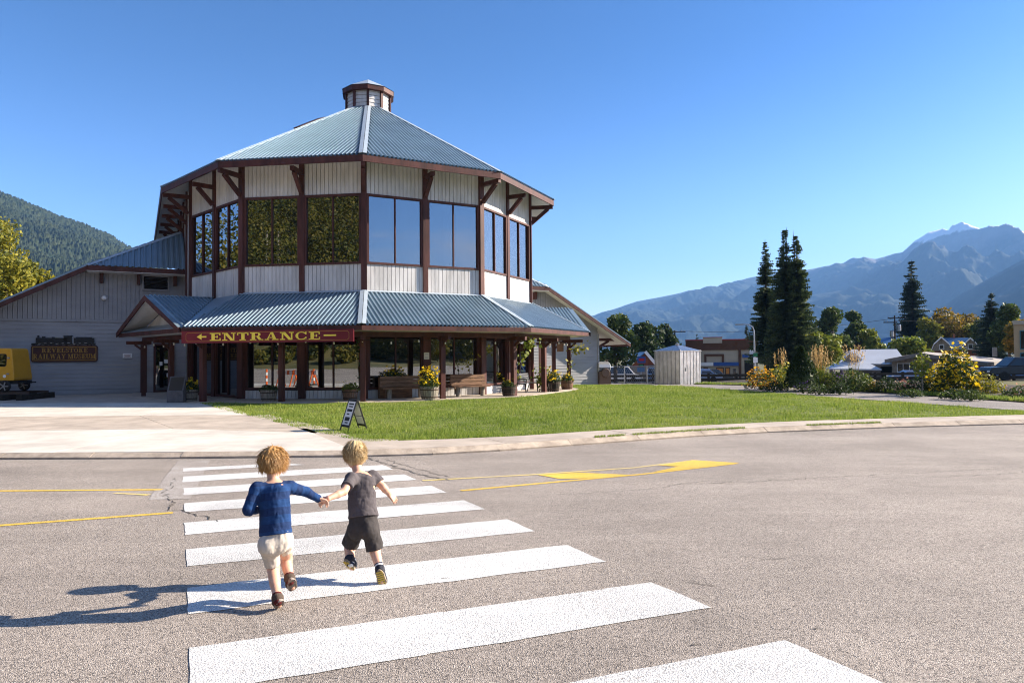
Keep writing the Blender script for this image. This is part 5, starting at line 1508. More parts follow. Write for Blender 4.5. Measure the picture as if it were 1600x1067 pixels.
car('silver blue sedan parked in front of the bungalow', ground_at(1420, 74), 3.1, cp_silver, 'sedan').scale = (.9, .9, .8)
car('white car half hidden behind the tall yellow sunflowers', ground_at(1484, 73), 3.0, cp_white, 'suv')
car('black pickup at the right edge before the tan building', ground_at(1596, 52), 3.05, cp_black, 'pickup')
car('dark suv behind the black pickup at the right edge', ground_at(1590, 64), 3.05, cp_blue, 'suv')

# brown and cream shop building
def shop():
    Y = 104; x0, x1 = wall_frame(1072, 1184, Y); zb = zr(Y) + .1
    Z = lambda py: zat(1128, py, Y)
    t = thing('shop_building', 'cream and brown shop with stepped parapet and red coping', 'building', ((x0 + x1) / 2, Y, zb))
    X = lambda px: at(px, 580, Y).x
    box_part('wall', x0, x1, Y, Y + 14, zb - .5, Z(547), M['cream'], t)
    box_part('parapet', x0 - .1, x1 + .1, Y - .15, Y + 14.1, Z(547), Z(531.5), M['brownwall'], t)
    box_part('coping', x0 - .15, X(1099), Y - .2, Y + 14.2, Z(531.5), Z(530), M['redtrim'], t)
    box_part('coping', X(1129), x1 + .15, Y - .2, Y + 14.2, Z(531.5), Z(530), M['redtrim'], t)
    box_part('raised_parapet', X(1099), X(1129), Y - .25, Y + .6, Z(536), Z(527.5), M['cream'], t)
    box_part('coping', X(1098.5), X(1129.5), Y - .3, Y + .7, Z(527.5), Z(526.4), M['redtrim'], t)
    for a, c in ((1072, 1075), (1154, 1158)): box_part('pilaster', X(a), X(c), Y - .2, Y - .01, zb, Z(547), M['brownwall'], t)
    for (a, c, d, e) in ((1100.5, 1104, 566, 553), (1128, 1131.5, 566, 553), (1104, 1128, 556.5, 553)): box_part('panel_frame', X(a), X(c), Y - .15, Y - .01, Z(d), Z(e), M['brownwall'], t)
    s = box_part('sign_band', X(1087), X(1114.6), Y - .35, Y - .2, Z(571.6), Z(566), M['white'], t)
    s2 = box_part('sign_band', X(1115), X(1154), Y - .35, Y - .2, Z(571.6), Z(566), M['blue'], t)
    box_part('emblem', X(1126), X(1132), Y - .38, Y - .355, Z(570.6), Z(567), M['red'], s2).location = -s2.location
    o = box_part('emblem', X(1119), X(1123), Y - .38, Y - .355, Z(570.6), Z(567), M['black'], s2)
    for a, c in ((1089, 1098), (1100, 1106), (1108, 1113)):
        pass
    for a, c, m_ in ((1088, 1096, 'orange'), (1099, 1106, 'orange'), (1119, 1131, 'orange'), (1133, 1141, 'orange')):
        w = far_window(X(a), X(c), Z(589), Z(574), Y, t, 'brownwall')
        box_part('poster', X(a) + .15, X(c) - .15, Y - .1, Y - .06, Z(584), Z(575.5), M[m_], t)
    d = box_part('door', X(1145), X(1150), Y - .06, Y, zb, Z(576), M['pane_dark'], t)
    d = box_part('recess_shade_sheet', X(1163), X(1179), Y - .05, Y, zb, Z(563), M['dark'], t)  # flat near-black sheet on the wall, shade of a recess painted in
    box_part('side_sign', X(1160), X(1178), Y - .3, Y - .1, Z(559), Z(554), M['blue'], t)
    box_part('roof_unit', X(1171), X(1180), Y - .15, Y + 2, Z(556), Z(540), M['white'], t)
    return t
shop()
# small brick shop with blue roof and sign on a pole
Y = 84; zb = zr(Y) + .1; X = lambda px: at(px, 580, 84).x; Z = lambda py: zat(1000, py, 84)
t = thing('brick_shop', 'small brick gabled shop with blue metal roof behind the fence', 'building', (X(1003), Y, zb)); o = t.location
box_part('wall', X(984), X(1025), Y, Y + 9, zb - .4, Z(572), M['wallgrey'], t)
b = MB(); b.slab([Vector(v) - o for v in ((X(986), Y, Z(572)), (X(1025), Y, Z(570)), (X(1008.5), Y, Z(550.5)))], (0, -1, 0), .25); b.build('gable', M['rust'], t)
b = MB(); b.slab([Vector(v) - o for v in ((X(1008.5), Y - .4, Z(549.5)), (X(1026.5), Y - .4, Z(571)), (X(1026.5), Y + 9, Z(571)), (X(1008.5), Y + 9, Z(549.5)))], (0, 0, 1), .15); b.build('roof', M['bluemetal'], t)
b = MB(); b.slab([Vector(v) - o for v in ((X(1008.5), Y - .4, Z(549.5)), (X(984), Y - .4, Z(570)), (X(972), Y + 9, Z(570)), (X(996), Y + 9, Z(549.5)))], (0, 0, 1), .15); b.build('roof', M['bluemetal'], t)
b = MB(); b.bar(Vector((X(1008.5), Y - .42, Z(549.3))) - o, Vector((X(1026.5), Y - .42, Z(571))) - o, .08, .35); b.build('verge_board', M['white'], t)
far_window(X(1010), X(1020), Z(588), Z(578), Y, t)
box_part('chimney', X(987), X(990), Y + 4, Y + 5, Z(556), Z(546), M['cream'], t)
Y = 74; X = lambda px: at(px, 580, 74).x; Z = lambda py: zat(1000, py, 74)
t = thing('pole_sign', 'blue and red shop sign stacked on a pole beside the metal hut', 'sign', (X(1002), Y, zr(Y) + .1)); 
box_part('pole', X(1001.3), X(1002.7), Y, Y + .12, zr(Y), Z(574), M['steel'], t)
s = box_part('sign_panel', X(996), X(1008.5), Y - .1, Y, Z(567), Z(557), M['blue'], t)
t2 = box_part('emblem', X(998), X(1006.5), Y - .14, Y - .101, Z(564), Z(560), M['red'], t)
box_part('display', X(997.5), X(1006), Y - .1, Y, Z(573), Z(568.5), M['black'], t); box_part('digits', X(999), X(1004.5), Y - .13, Y - .101, Z(572), Z(569.5), M['lit'], t)
box_part('sign_panel', X(995.5), X(1007), Y - .1, Y, Z(581), Z(574), M['bluemetal'], t)
Y = 150; X = lambda px: at(px, 580, 150).x; Z = lambda py: zat(1060, py, 150)
t = thing('warehouse', 'long low white roofed building behind the metal hut', 'building', (X(1066), Y, zr(Y)))
box_part('wall', X(1050), X(1110), Y, Y + 20, zr(Y) - .5, Z(545), M['white'], t); box_part('roof', X(1049), X(1111), Y - .4, Y + 20.4, Z(545), Z(540), M['greyroof'], t)

# street lamp, utility poles and wires
def lamp_post():
    Y = 66; b0 = ground_at(1179.5, Y); t = thing('street_lamp', 'tall grey street lamp with arm over the shop street', 'street lamp', b0)
    H = zat(1179, 517, Y) - b0.z; b = MB(); b.tube((0, 0, 0), (0, 0, H), .11, .07, 10); b.build('pole', M['galv'], t)
    dx = at(1160, 510, Y).x - b0.x; b = MB(); b.path([Vector((0, 0, H)), Vector((dx * .12, 0, H + .38)), Vector((dx * .5, 0, H + .62)), Vector((dx, 0, H + .64))], [.06, .05, .045, .04], 8); b.build('arm', M['galv'], t)
    b = MB(); b.box((dx - .3, 0, H + .62), (.75, .24, .12)); b.build('lamp_head', M['steel'], t)
    b = MB(); b.box((0.05, -.12, 2.1), (.42, .02, .5)); b.build('sign_plate', M['white'], t); b = MB(); b.box((0.05, -.12, 2.6), (.4, .02, .34)); b.build('sign_plate', mat('green_plate', (.02, .15, .06), .5), t)
    b = MB(); b.box((0, 0, .1), (.4, .4, .2)); b.build('base', M['kerb'], t)
lamp_post()
def utility(px, ptop, Y, label, arm, cans=0):
    b0 = ground_at(px, Y); t = thing('utility_pole', label, 'utility pole', b0, 0, 'wooden utility poles'); H = zat(px, ptop, Y) - b0.z
    b = MB(); b.tube((0, 0, -.2), (0, 0, H), .17, .11, 8); b.build('pole', M['timber'], t)
    for z, l in arm:
        b = MB(); b.box((l[0], 0, H - z), (l[1], .13, .14)); a_ = b.build('crossarm', M['timber'], t)
        for q in (-.45, -.2, .2, .45):
            b = MB(); b.lathe([(.05, 0), (.06, .1), (.03, .2)], (l[0] + l[1] * q, 0, H - z + .07), 6); b.build('insulator', M['steel'], a_)
    for i in range(cans):
        b = MB(); b.lathe([(.26, 0), (.3, .05), (.3, .9), (.2, 1.0)], ((-.55, .6)[i], -.1, H - 3.4 + i * .9), 10); b.build('transformer', M['galv'], t)
    return b0 + Vector((0, 0, H))
u1 = utility(1055.5, 516, 110, 'wooden utility pole rising behind the metal hut', [(.25, (.7, 2.0))])
u2 = utility(1400, 493, 112, 'wooden utility pole with transformer cans above the houses', [(.4, (.4, 3.0)), (1.1, (-.7, 2.2))], 2)
def wire(name, a, b_, sag, label):
    b = MB(); P = [a.lerp(b_, i / 16) - Vector((0, 0, sag * 4 * (i / 16) * (1 - i / 16))) for i in range(17)]; b.path(P, [.03] * 17, 4); tag(b.build(name, M['black']), label, 'cable')
wire('power_cable', u1 + Vector((.8, 0, -.15)), at(1400, 497, 112), .8, 'thin power cable strung between the two utility poles')
wire('power_cable', u2 + Vector((0, 0, -.8)), at(1720, 480, 112), 1.0, 'thin power cable running right above the houses')

# houses right of the spruces
def gable_house(label, px0, px1, Y, depth, py_eave, py_ridge, wall, roof, ridge_dir='x', over=.5, name='house', wins=(), chim=None, group=None, yaw=0):
    x0, x1 = wall_frame(px0, px1, Y); zb = zr(Y) + .1; xm = (px0 + px1) / 2; ze, zg = zat(xm, py_eave, Y), zat(xm, py_ridge, Y)
    t = thing(name, label, 'house', ((x0 + x1) / 2, Y, zb), 0, group); w, h = (x1 - x0) / 2, ze - zb; r = zg - zb
    b = MB(); b.box((0, depth / 2, h / 2 - .3), (2 * w, depth, h + .6)); b.build('wall', M[wall], t)
    if ridge_dir == 'x':
        ym = depth / 2
        for s, y in ((-1, -over), (1, depth + over)):
            b = MB(); b.slab([(-w - over, y, h - .05), (w + over, y, h - .05), (w + over, ym, r), (-w - over, ym, r)], (0, 0, 1), .14); b.build('roof', M[roof], t)
        b = MB()
        for s in (-1, 1): b.slab([(s * w, 0, h), (s * w, depth, h), (s * w, ym, r - .15)], (s, 0, 0), .1)
        b.build('gable', M[wall], t)
    else:
        for s in (-1, 1):
            b = MB(); b.slab([(0, -over, r), (0, depth + over, r), (s * (w + over), depth + over, h - .08), (s * (w + over), -over, h - .08)], (0, 0, 1), .14); b.build('roof', M[roof], t)
        b = MB(); b.slab([(-w, 0, h), (w, 0, h), (0, 0, r - .12)], (0, -1, 0), .1); b.build('gable', M[wall], t)
        for s in (-1, 1):
            b = MB(); b.bar((0, -over - .03, r - .05), (s * (w + over), -over - .03, h - .12), .05, .22); b.build('verge_board', M['white'], t)
    for (a, c, d, e) in wins: far_window(at(a, 580, Y).x, at(c, 580, Y).x, zat(xm, d, Y), zat(xm, e, Y), Y, t)
    if chim:
        xc = at(chim[0], 580, Y).x - t.location.x; b = MB(); b.box((xc, depth / 2, r), (.8, .8, 1.6)); b.build('chimney', M[chim[1]], t)
    return t
gable_house('rust brown building behind the green trees', 1312, 1372, 128, 16, 545, 528.5, 'rust', 'rust', 'x', .2, wins=())
gable_house('white gabled house with dark eaves beside the utility pole', 1371, 1432, 118, 9, 545, 526, 'white', 'bluemetal', 'x', .8, chim=(1396, 'wallgrey'), wins=((1376, 1384, 552, 545),))
# large pale roofed house with porch
Y = 86; X = lambda px: at(px, 580, 86).x; Z = lambda py: zat(1350, py, 86); zb = zr(Y) + .1
t = thing('house', 'low house under a broad pale grey metal roof with open dark carport', 'house', (X(1350), Y, zb)); o = Vector(t.location)
box_part('wall', X(1312), X(1376), Y, Y + 9, zb - .4, Z(570), M['wallgrey'], t)
box_part('carport', X(1378), X(1412), Y + 2, Y + 9, zb, Z(571), M['dark'], t)  # solid near-black block, its colour stands in for shade under the roof
box_part('carport_beam', X(1376), X(1416), Y - .3, Y, Z(572.5), Z(569.5), M['wallgrey'], t)
b = MB(); b.slab([Vector(v) - o for v in ((X(1308), Y + 1.5, Z(566)), (X(1418), Y - .6, Z(570)), (X(1404), Y + 6, Z(545.5)), (X(1330), Y + 6, Z(545.5)))], (0, 0, 1), .15); b.build('roof', M['greyroof'], t)
b = MB(); b.slab([Vector(v) - o for v in ((X(1330), Y + 6, Z(545.3)), (X(1404), Y + 6, Z(545.3)), (X(1418), Y + 12, Z(568)), (X(1308), Y + 12, Z(568)))], (0, 0, 1), .15); b.build('roof', M['greyroof'], t)
b = MB(); b.slab([Vector(v) - o for v in ((X(1291), Y - 2.6, Z(575)), (X(1376.5), Y - 3.2, Z(576)), (X(1350), Y + .5, Z(563)), (X(1310), Y + .5, Z(563)))], (0, 0, 1), .15); b.build('porch_roof', M['greyroof'], t)
b = MB(); b.slab([Vector(v) - o for v in ((X(1314), Y - .1, Z(566)), (X(1345), Y - .1, Z(566)), (X(1330), Y - .1, Z(550)))], (0, -1, 0), .2); b.build('gable', M['wallgrey'], t)
b = MB(); b.bar(Vector((X(1326), Y - .3, Z(549))) - o, Vector((X(1308), Y - .3, Z(566))) - o, .1, .35); b.bar(Vector((X(1326), Y - .3, Z(549))) - o, Vector((X(1347), Y - .3, Z(563))) - o, .1, .35); b.build('verge_board', M['greyroof'], t)
for a in (1296, 1318, 1357, 1373): box_part('post', X(a), X(a + 1.6), Y - 2.4, Y - 2.2, zb, Z(577), M['wallgrey'], t)
box_part('railing', X(1340), X(1374), Y - 2.3, Y - 2.2, zb + .5, zb + 1.1, M['greywood'], t)
far_window(X(1362), X(1370), Z(590), Z(582), Y, t)
box_part('chimney', X(1340), X(1344), Y + 4, Y + 5, Z(548), Z(538.5), M['rust'], t)
# bungalow with low wide roof and stone front
Y = 79; X = lambda px: at(px, 580, 79).x; Z = lambda py: zat(1480, py, 79); zb = zr(Y) + .1
t = thing('bungalow', 'stone fronted bungalow with low flat roof and picture window', 'house', (X(1480), Y, zb)); o = Vector(t.location)
box_part('wall', X(1390.5), X(1470), Y, Y + 9, zb - .4, Z(560), M['stone'], t)
box_part('wall', X(1470), X(1530), Y + 2.2, Y + 9, zb - .4, Z(563), M['wallgrey'], t)
box_part('back_wall', X(1530), X(1578), Y + 6, Y + 9, zb - .4, Z(567), M['rust'], t)
b = MB(); b.slab([Vector(v) - o for v in ((X(1380), Y - 1.2, Z(561.5)), (X(1437), Y - 1.2, Z(551)), (X(1444), Y + 10, Z(549)), (X(1386), Y + 10, Z(558)))], (0, 0, 1), .35); b.build('roof', M['flatroof'], t)
b = MB(); b.slab([Vector(v) - o for v in ((X(1437), Y - 1.2, Z(551)), (X(1540), Y - 1.2, Z(567)), (X(1592), Y + 9, Z(563)), (X(1444), Y + 10, Z(549)))], (0, 0, 1), .35); b.build('roof', M['flatroof'], t)
for a, c in (((1380, 562), (1437, 551.5)), ((1437, 551.5), (1540, 567.6))):
    b = MB(); b.bar(Vector((X(a[0]), Y - 1.25, Z(a[1]) - .15)) - o, Vector((X(c[0]), Y - 1.25, Z(c[1]) - .15)) - o, .06, .42); b.build('fascia', M['wallgrey'], t)
for a in (1536.5, 1551, 1565): box_part('post', X(a), X(a + 1.7), Y - .8 + (a - 1536) * .2, Y - .65 + (a - 1536) * .2, zb, Z(566.5), M['white'], t)
far_window(X(1399), X(1430), Z(582.5), Z(567), Y, t, mull=2); far_window(X(1458), X(1463), Z(580), Z(566), Y, t, mull=0); far_window(X(1476), X(1484), Z(583), Z(566), Y + 2.2, t, mull=0)
box_part('door', X(1489), X(1496), Y + 2.1, Y + 2.2, zb, Z(566), M['rust'], t)
for a in (1556,): box_part('chimney', X(a - 3), X(a + 4.5), Y + 5, Y + 5.7, Z(558), Z(543), M['galv'], t)
box_part('chimney', X(1508), X(1513), Y + 4, Y + 4.4, Z(552), Z(541), M['galv'], t)
# white gambrel house
Y = 118; X = lambda px: at(px, 580, 118).x; Z = lambda py: zat(1490, py, 118); zb = zr(Y)
t = thing('gambrel_house', 'white edged barn roofed house with blue roof and two gables', 'house', (X(1492), Y, zb)); o = Vector(t.location)
box_part('wall', X(1458), X(1527), Y, Y + 9, zb - .4, Z(546), M['rust'], t)
for c_, w_, pk in ((1472, 17, 526.5), (1517, 13, 528.5)):
    prof = [(c_ - w_, 548), (c_ - w_ * .72, 537), (c_, pk), (c_ + w_ * .72, 537), (c_ + w_, 548)]
    b = MB(); b.slab([Vector((X(a), Y - .3, Z(c))) - o for a, c in prof], (0, -1, 0), .2); b.build('gable', M['stone'], t)
    for i in range(4):
        b = MB(); a, c = prof[i], prof[i + 1]; b.slab([Vector(v) - o for v in ((X(a[0]), Y - .9, Z(a[1]) + .1), (X(c[0]), Y - .9, Z(c[1]) + .1), (X(c[0]), Y + 5, Z(c[1]) + .1), (X(a[0]), Y + 5, Z(a[1]) + .1))], (0, 0, 1), .25); b.build('gable_roof', M['white'], t)
    far_window(X(c_ - 4), X(c_ + 4), Z(546), Z(538), Y - .5, t, mull=0)
b = MB(); b.slab([Vector(v) - o for v in ((X(1484), Y + 1, Z(546)), (X(1508), Y + 1, Z(546)), (X(1515), Y + 5, Z(527)), (X(1472), Y + 5, Z(527)))], (0, 0, 1), .2); b.build('roof', M['bluemetal'], t)
box_part('chimney', X(1490), X(1493.5), Y + 5, Y + 6, Z(530), Z(521), M['rust'], t)
# tan building at the right edge
Y = 68; X = lambda px: at(px, 580, 68).x; Z = lambda py: zat(1592, py, 68); zb = zr(Y) + .1
t = thing('tan_building', 'tall tan rendered building with teal windows at the right edge', 'building', (X(1610), Y, zb))
box_part('wall', X(1585), X(1660), Y, Y + 12, zb - .4, Z(507), M['tan'], t); box_part('cornice', X(1584), X(1661), Y - .2, Y + 12.2, Z(507), Z(500.5), M['cream'], t)
for i in range(2):
    for d, e in ((546, 516), (559, 551), (580, 564)):
        a = 1594.5 + i * 18; w = far_window(X(a), X(a + 11), Z(d), Z(e), Y, t, 'teal', mull=0)

def face_camera(t):
    a = math.atan2(t.location.x, t.location.y); t.rotation_euler = (0, 0, -a); t.scale = (math.cos(a), 1, 1)
for o_ in list(COL.objects):
    if o_.get('category') in ('house', 'building') and o_.name != 'museum_building': face_camera(o_)
# ------------------------------------------------------------------ trees
g_sp = 'tall spruces beside the shop street'
conifer('slim tall spruce left in the pair beside the shop street', ground_at(1199, 74), zat(1199, 377, 74) - zr(74), 2.15, M['conifer'], 5, g_sp, whorls=58, stems=(0,), z0=.18)
conifer('tallest dark spruce with twin tops right of the slim spruce', ground_at(1238, 71), zat(1238, 358, 71) - zr(71), 2.65, M['conifer'], 8, g_sp, whorls=60, stems=(-.55, .6), z0=.11, tuft=.38)
conifer('open branched fir standing alone above the bungalow roofs', ground_at(1428, 130), zat(1430, 407, 130) - zr(130), 4.4, M['conifer2'], 12, None, whorls=34, droop=.2, z0=.12, name='fir_tree', tuft=.55)
conifer('dark dense spruce near the tan building at right', ground_at(1552, 100), zat(1551, 457, 100) - zr(100), 3.0, M['conifer2'], 14, None, whorls=34, z0=.08, tuft=.42)
conifer('small distant spruce tip behind the shop parapet', ground_at(1168, 160), zat(1168, 508, 160) - zr(160), 2.0, M['conifer2'], 15, None, whorls=22, tuft=.5)
conifer('tiny far spruce above the brown shop roof', ground_at(1090, 190), zat(1090, 522, 190) - zr(190), 1.5, M['conifer2'], 16, None, whorls=14, tuft=.5)
conifer('thin distant spruce spire right of the golden trees', ground_at(1347, 150), zat(1347, 490, 150) - zr(150), 1.6, M['conifer2'], 17, None, whorls=20, tuft=.5)
hz = [('dark maple standing behind the right wing roof', 962, 498, 68, 2.6, 'leaf_green'), ('broad dark maple behind the brick shop', 1012, 500, 100, 3.6, 'leaf_dark'), ('second dark maple touching the utility pole', 1042, 510, 104, 2.5, 'leaf_dark'),
      ('yellow green maple right of the tall spruces', 1284, 515, 74, 2.5, 'leaf_lime'), ('round green tree behind the spruces', 1300, 484, 110, 3.4, 'leaf_green'), ('upright green tree with pointed top before the rust building', 1332, 484, 116, 2.4, 'leaf_green'), ('narrow tree left of the white gabled house', 1346, 500, 112, 2.2, 'leaf_green'), ('small green tree above the pale roofed house', 1358, 515, 105, 2.2, 'leaf_lime'),
      ('wide golden maple behind the barn roofed house', 1476, 482, 128, 5.0, 'leaf_orange'), ('second orange maple right of the golden one', 1510, 486, 130, 4.4, 'leaf_orange'), ('lower golden maple at the right side of the group', 1525, 510, 124, 2.8, 'leaf_gold'), ('green golden tree left in the maple group', 1447, 498, 126, 3.2, 'leaf_gold'),
      ('loose green tree above the bungalow carport', 1424, 533, 96, 3.0, 'leaf_lime'), ('green tree left of the dark right hand spruce', 1538, 490, 116, 2.3, 'leaf_green'), ('leafy green tree before the tan building', 1577, 476, 92, 2.6, 'leaf_green'), ('tree with reddish leaves touching the tan building', 1594, 492, 84, 1.9, 'leaf_orange')]
for i, (lb, px, ptop, Y, rad, mt_) in enumerate(hz):
    broad_tree(lb, ground_at(px, Y), zat(px, ptop, Y) - zr(Y), rad, M[mt_], 40 + i, 'broadleaf trees around the town houses', nl=2400 if rad < 3 else 3600, ls=.42 if Y < 90 else .55)
g_y = 'yellowing trees beyond the left wing'
for i, (lb, px, ptop, Y, rad) in enumerate((('tall yellow green birch cut by the left edge', -8, 338, 58, 3.6), ('yellowing birch second from the left edge', 22, 388, 54, 2.8), ('smaller golden birch beside the wing roof slope', 48, 405, 56, 2.4), ('low green and gold birch just above the wing roof', 62, 432, 60, 2.2), ('tiny golden treetop peeking over the wing roof corner', 108, 424, 78, 1.6))):
    broad_tree(lb, ground_at(px, Y), zat(px, ptop, Y) - zr(Y), rad, M['leaf_gold'], 90 + i, g_y, lobes=22, nl=5200, ls=.3, name='birch_tree', z0=.12)

# ------------------------------------------------------------------ planting bed
def bed_at(px, py): return onground(px, py, .2)
def shrub(label, px, py, rx, h, mt, n=700, ls=.12, fl=None, nf=60, fr_=.06, name='shrub', cat='shrub', group=None):
    p = bed_at(px, py); t = thing(name, label, cat, p, 0, group)
    leaves('foliage', bush_pts(rx, rx * .8, h, n, -.05), ls, mt, t, up=.5)
    b = MB()
    for k in range(6):
        a = k * 1.05; b.path([Vector((0, 0, -.15)), Vector((rx * .3 * math.cos(a), rx * .3 * math.sin(a), h * .45))], [.02, .01], 5)
    b.build('stem', M['stem'], t)
    if fl: flower_heads('flowers', bush_pts(rx * 1.06, rx * .9, h * 1.1, nf, .02), fr_, fl, t)
    return t
def sz(px0, px1, p): return abs(at(px1, 600, p.y).x - at(px0, 600, p.y).x)
shrub('orange yellow daisies at the left end of the planting bed', 1188, 606, .75, .95, M['leaf_green'], 500, .11, M['petal_o'], 190, .075, 'daisy_clump', 'flowers')
shrub('yellow flowering bush beside the clipped cone', 1226, 605, .95, 1.15, M['leaf_lime'], 900, .11, M['petal'], 110, .06, 'yellow_bush', 'flowers')
p = bed_at(1253, 608); t = thing('cone_shrub', 'dark green shrub clipped to a tall pointed cone', 'shrub', p)
hh = zat(1253, 541, p.y) - p.z; n = 4200; u = RNG.random(n) ** .62; a = RNG.random(n) * 6.283; rr = .82 * np.sin(np.clip((1 - u) * 1.35 + .05, 0, 1.57)) * (.9 + .12 * RNG.random(n)) * (.9 + .2 * vnoise(np.cos(a) * 3, np.sin(a) * 3, u * 8))
leaves('foliage', np.stack([rr * np.cos(a), rr * np.sin(a), u * hh], 1), .10, M['leaf_dark'], t, up=.6)
b = MB(); b.tube((0, 0, -.1), (0, 0, hh * .5), .07, .03); b.build('stem', M['bark'], t)
b = MB(); b.lathe([(.6, .1), (.58, hh * .3), (.33, hh * .68), (.02, hh * .94)], (0, 0, 0), 10); b.build('inner_growth', M['conifer'], t)
def plume_grass(label, px, py, rad, h, n):
    p = bed_at(px, py); t = thing('plume_grass', label, 'grass clump', p, 0, 'straw coloured plume grasses in the bed')
    a = RNG.random(n * 5) * 6.283; r0 = RNG.random(n * 5) * rad * .4
    V = []
    for i in range(n * 4):
        aa, ln, H_ = RNG.random() * 6.283, RNG.random() * rad, h * (.3 + .35 * RNG.random()); b0 = np.array([math.cos(aa) * rad * .25, math.sin(aa) * rad * .25, 0]); tp = np.array([math.cos(aa) * ln, math.sin(aa) * ln, H_]); s = np.array([-math.sin(aa), math.cos(aa), 0]) * .02
        V += [b0 - s, b0 + s, tp]
    npmesh('blades', np.array(V), np.arange(len(V)).reshape(-1, 3), M['leaf_lime'], t)
    C = []; b = MB()
    for i in range(n):
        aa, ln, H_ = RNG.random() * 6.283, RNG.random() * rad * .8, h * (.75 + .25 * RNG.random()); tp = Vector((math.cos(aa) * ln, math.sin(aa) * ln, H_)); b.tube((0, 0, 0), tp, .008, .005, 3, cap=False)
        for q in range(16): C.append((tp.x + RNG.normal(0, .03), tp.y + RNG.normal(0, .03), tp.z - q * h * .02))
    b.build('stalk', M['plume'], t); leaves('plumes', np.array(C), .11, M['plume'], t, up=2.0, asp=.3)
plume_grass('two thin straw plumes left of the clipped cone', 1220, 604, .5, 2.0, 10)
plume_grass('thick clump of tall straw plumes right of the clipped cone', 1283, 606, .75, 2.1, 34)
plume_grass('loose straw plumes in front of the house porch roof', 1334, 606, .7, 2.1, 14)
shrub('green bushy plant under the tall straw plumes', 1284, 607, .75, .95, M['leaf_lime'], 800, .11)
shrub('purple flowering plant in the middle of the bed', 1306, 607, .7, .85, M['leaf_green'], 600, .11, M['petal_p'], 110, .04, 'purple_plant', 'flowers')
shrub('rounded dark shrub before the house porch', 1337, 609, .75, .95, M['leaf_green'], 900, .11)
shrub('low grey green shrub in front of the purple flowers', 1312, 613, .5, .5, M['leaf_dark'], 500, .09)
shrub('low lavender tuft below the clipped cone', 1255, 611, .4, .38, M['leaf_dark'], 300, .08, M['petal_p'], 40, .03, 'lavender', 'flowers')
shrub('pale green perennial right of the dark shrub', 1352, 608, .5, .75, M['leaf_lime'], 500, .10)
shrub('small red tinged perennial in the bed middle', 1368, 609, .4, .5, M['leaf_orange'], 350, .09)
shrub('round clipped dark hedge ball left of the young tree', 1387, 610, .68, .62, M['leaf_dark'], 1200, .08)
shrub('round clipped dark hedge ball right of the young tree', 1440, 611, .72, .64, M['leaf_dark'], 1200, .08)
shrub('peach pink flowers between the two hedge balls', 1414, 611, .45, .55, M['leaf_green'], 350, .09, M['petal_k'], 50, .06, 'pink_plant', 'flowers')
shrub('low green ground plant under the young tree', 1425, 617, .5, .3, M['leaf_green'], 350, .08)
shrub('huge clump of tall yellow sunflower daisies in the bed', 1494, 613, .88, 1.75, M['leaf_green'], 2000, .13, M['petal'], 380, .088, 'sunflower_clump', 'flowers')
shrub('second yellow daisy clump left of the huge one', 1462, 611, .45, 1.15, M['leaf_green'], 400, .11, M['petal'], 90, .09, 'daisy_clump', 'flowers')
shrub('yellowing low bush right of the huge sunflower clump', 1540, 613, .75, .85, M['leaf_gold'], 800, .11)
shrub('low dark bush at the bed edge under the sunflowers', 1490, 620, .6, .35, M['leaf_dark'], 500, .08)
shrub('low green bush at the bed edge near the path', 1517, 622, .55, .38, M['leaf_green'], 500, .08)
shrub('small clump of pink and white flowers at the right bed end', 1590, 618, .6, .4, M['leaf_green'], 500, .09, M['petal_k'], 20, .04, 'pink_plant', 'flowers')
shrub('dark leafy filler plant before the purple flowers', 1280, 613, .5, .4, M['leaf_green'], 400, .09)
shrub('dark leafy plant at left of the bed beneath the spruce', 1210, 609, .6, .45, M['leaf_dark'], 500, .09)
p = bed_at(1441, 614); t = thing('young_tree', 'young thin staked tree with lime leaves before the bungalow', 'tree', p)
hh = zat(1441, 552, p.y) - p.z; b = MB(); b.path([Vector((0, 0, -.1)), Vector((.03, 0, hh * .5)), Vector((.0, 0, hh * .95))], [.03, .024, .01], 6); b.build('trunk', M['greywood'], t)
leaves('crown', crown_pts([(0, 0, hh * .55, .38, .38, .3), (.08, 0, hh * .8, .3, .3, .35), (-.15, 0, hh * .68, .3, .3, .25)], 240), .15, M['leaf_lime'], t)
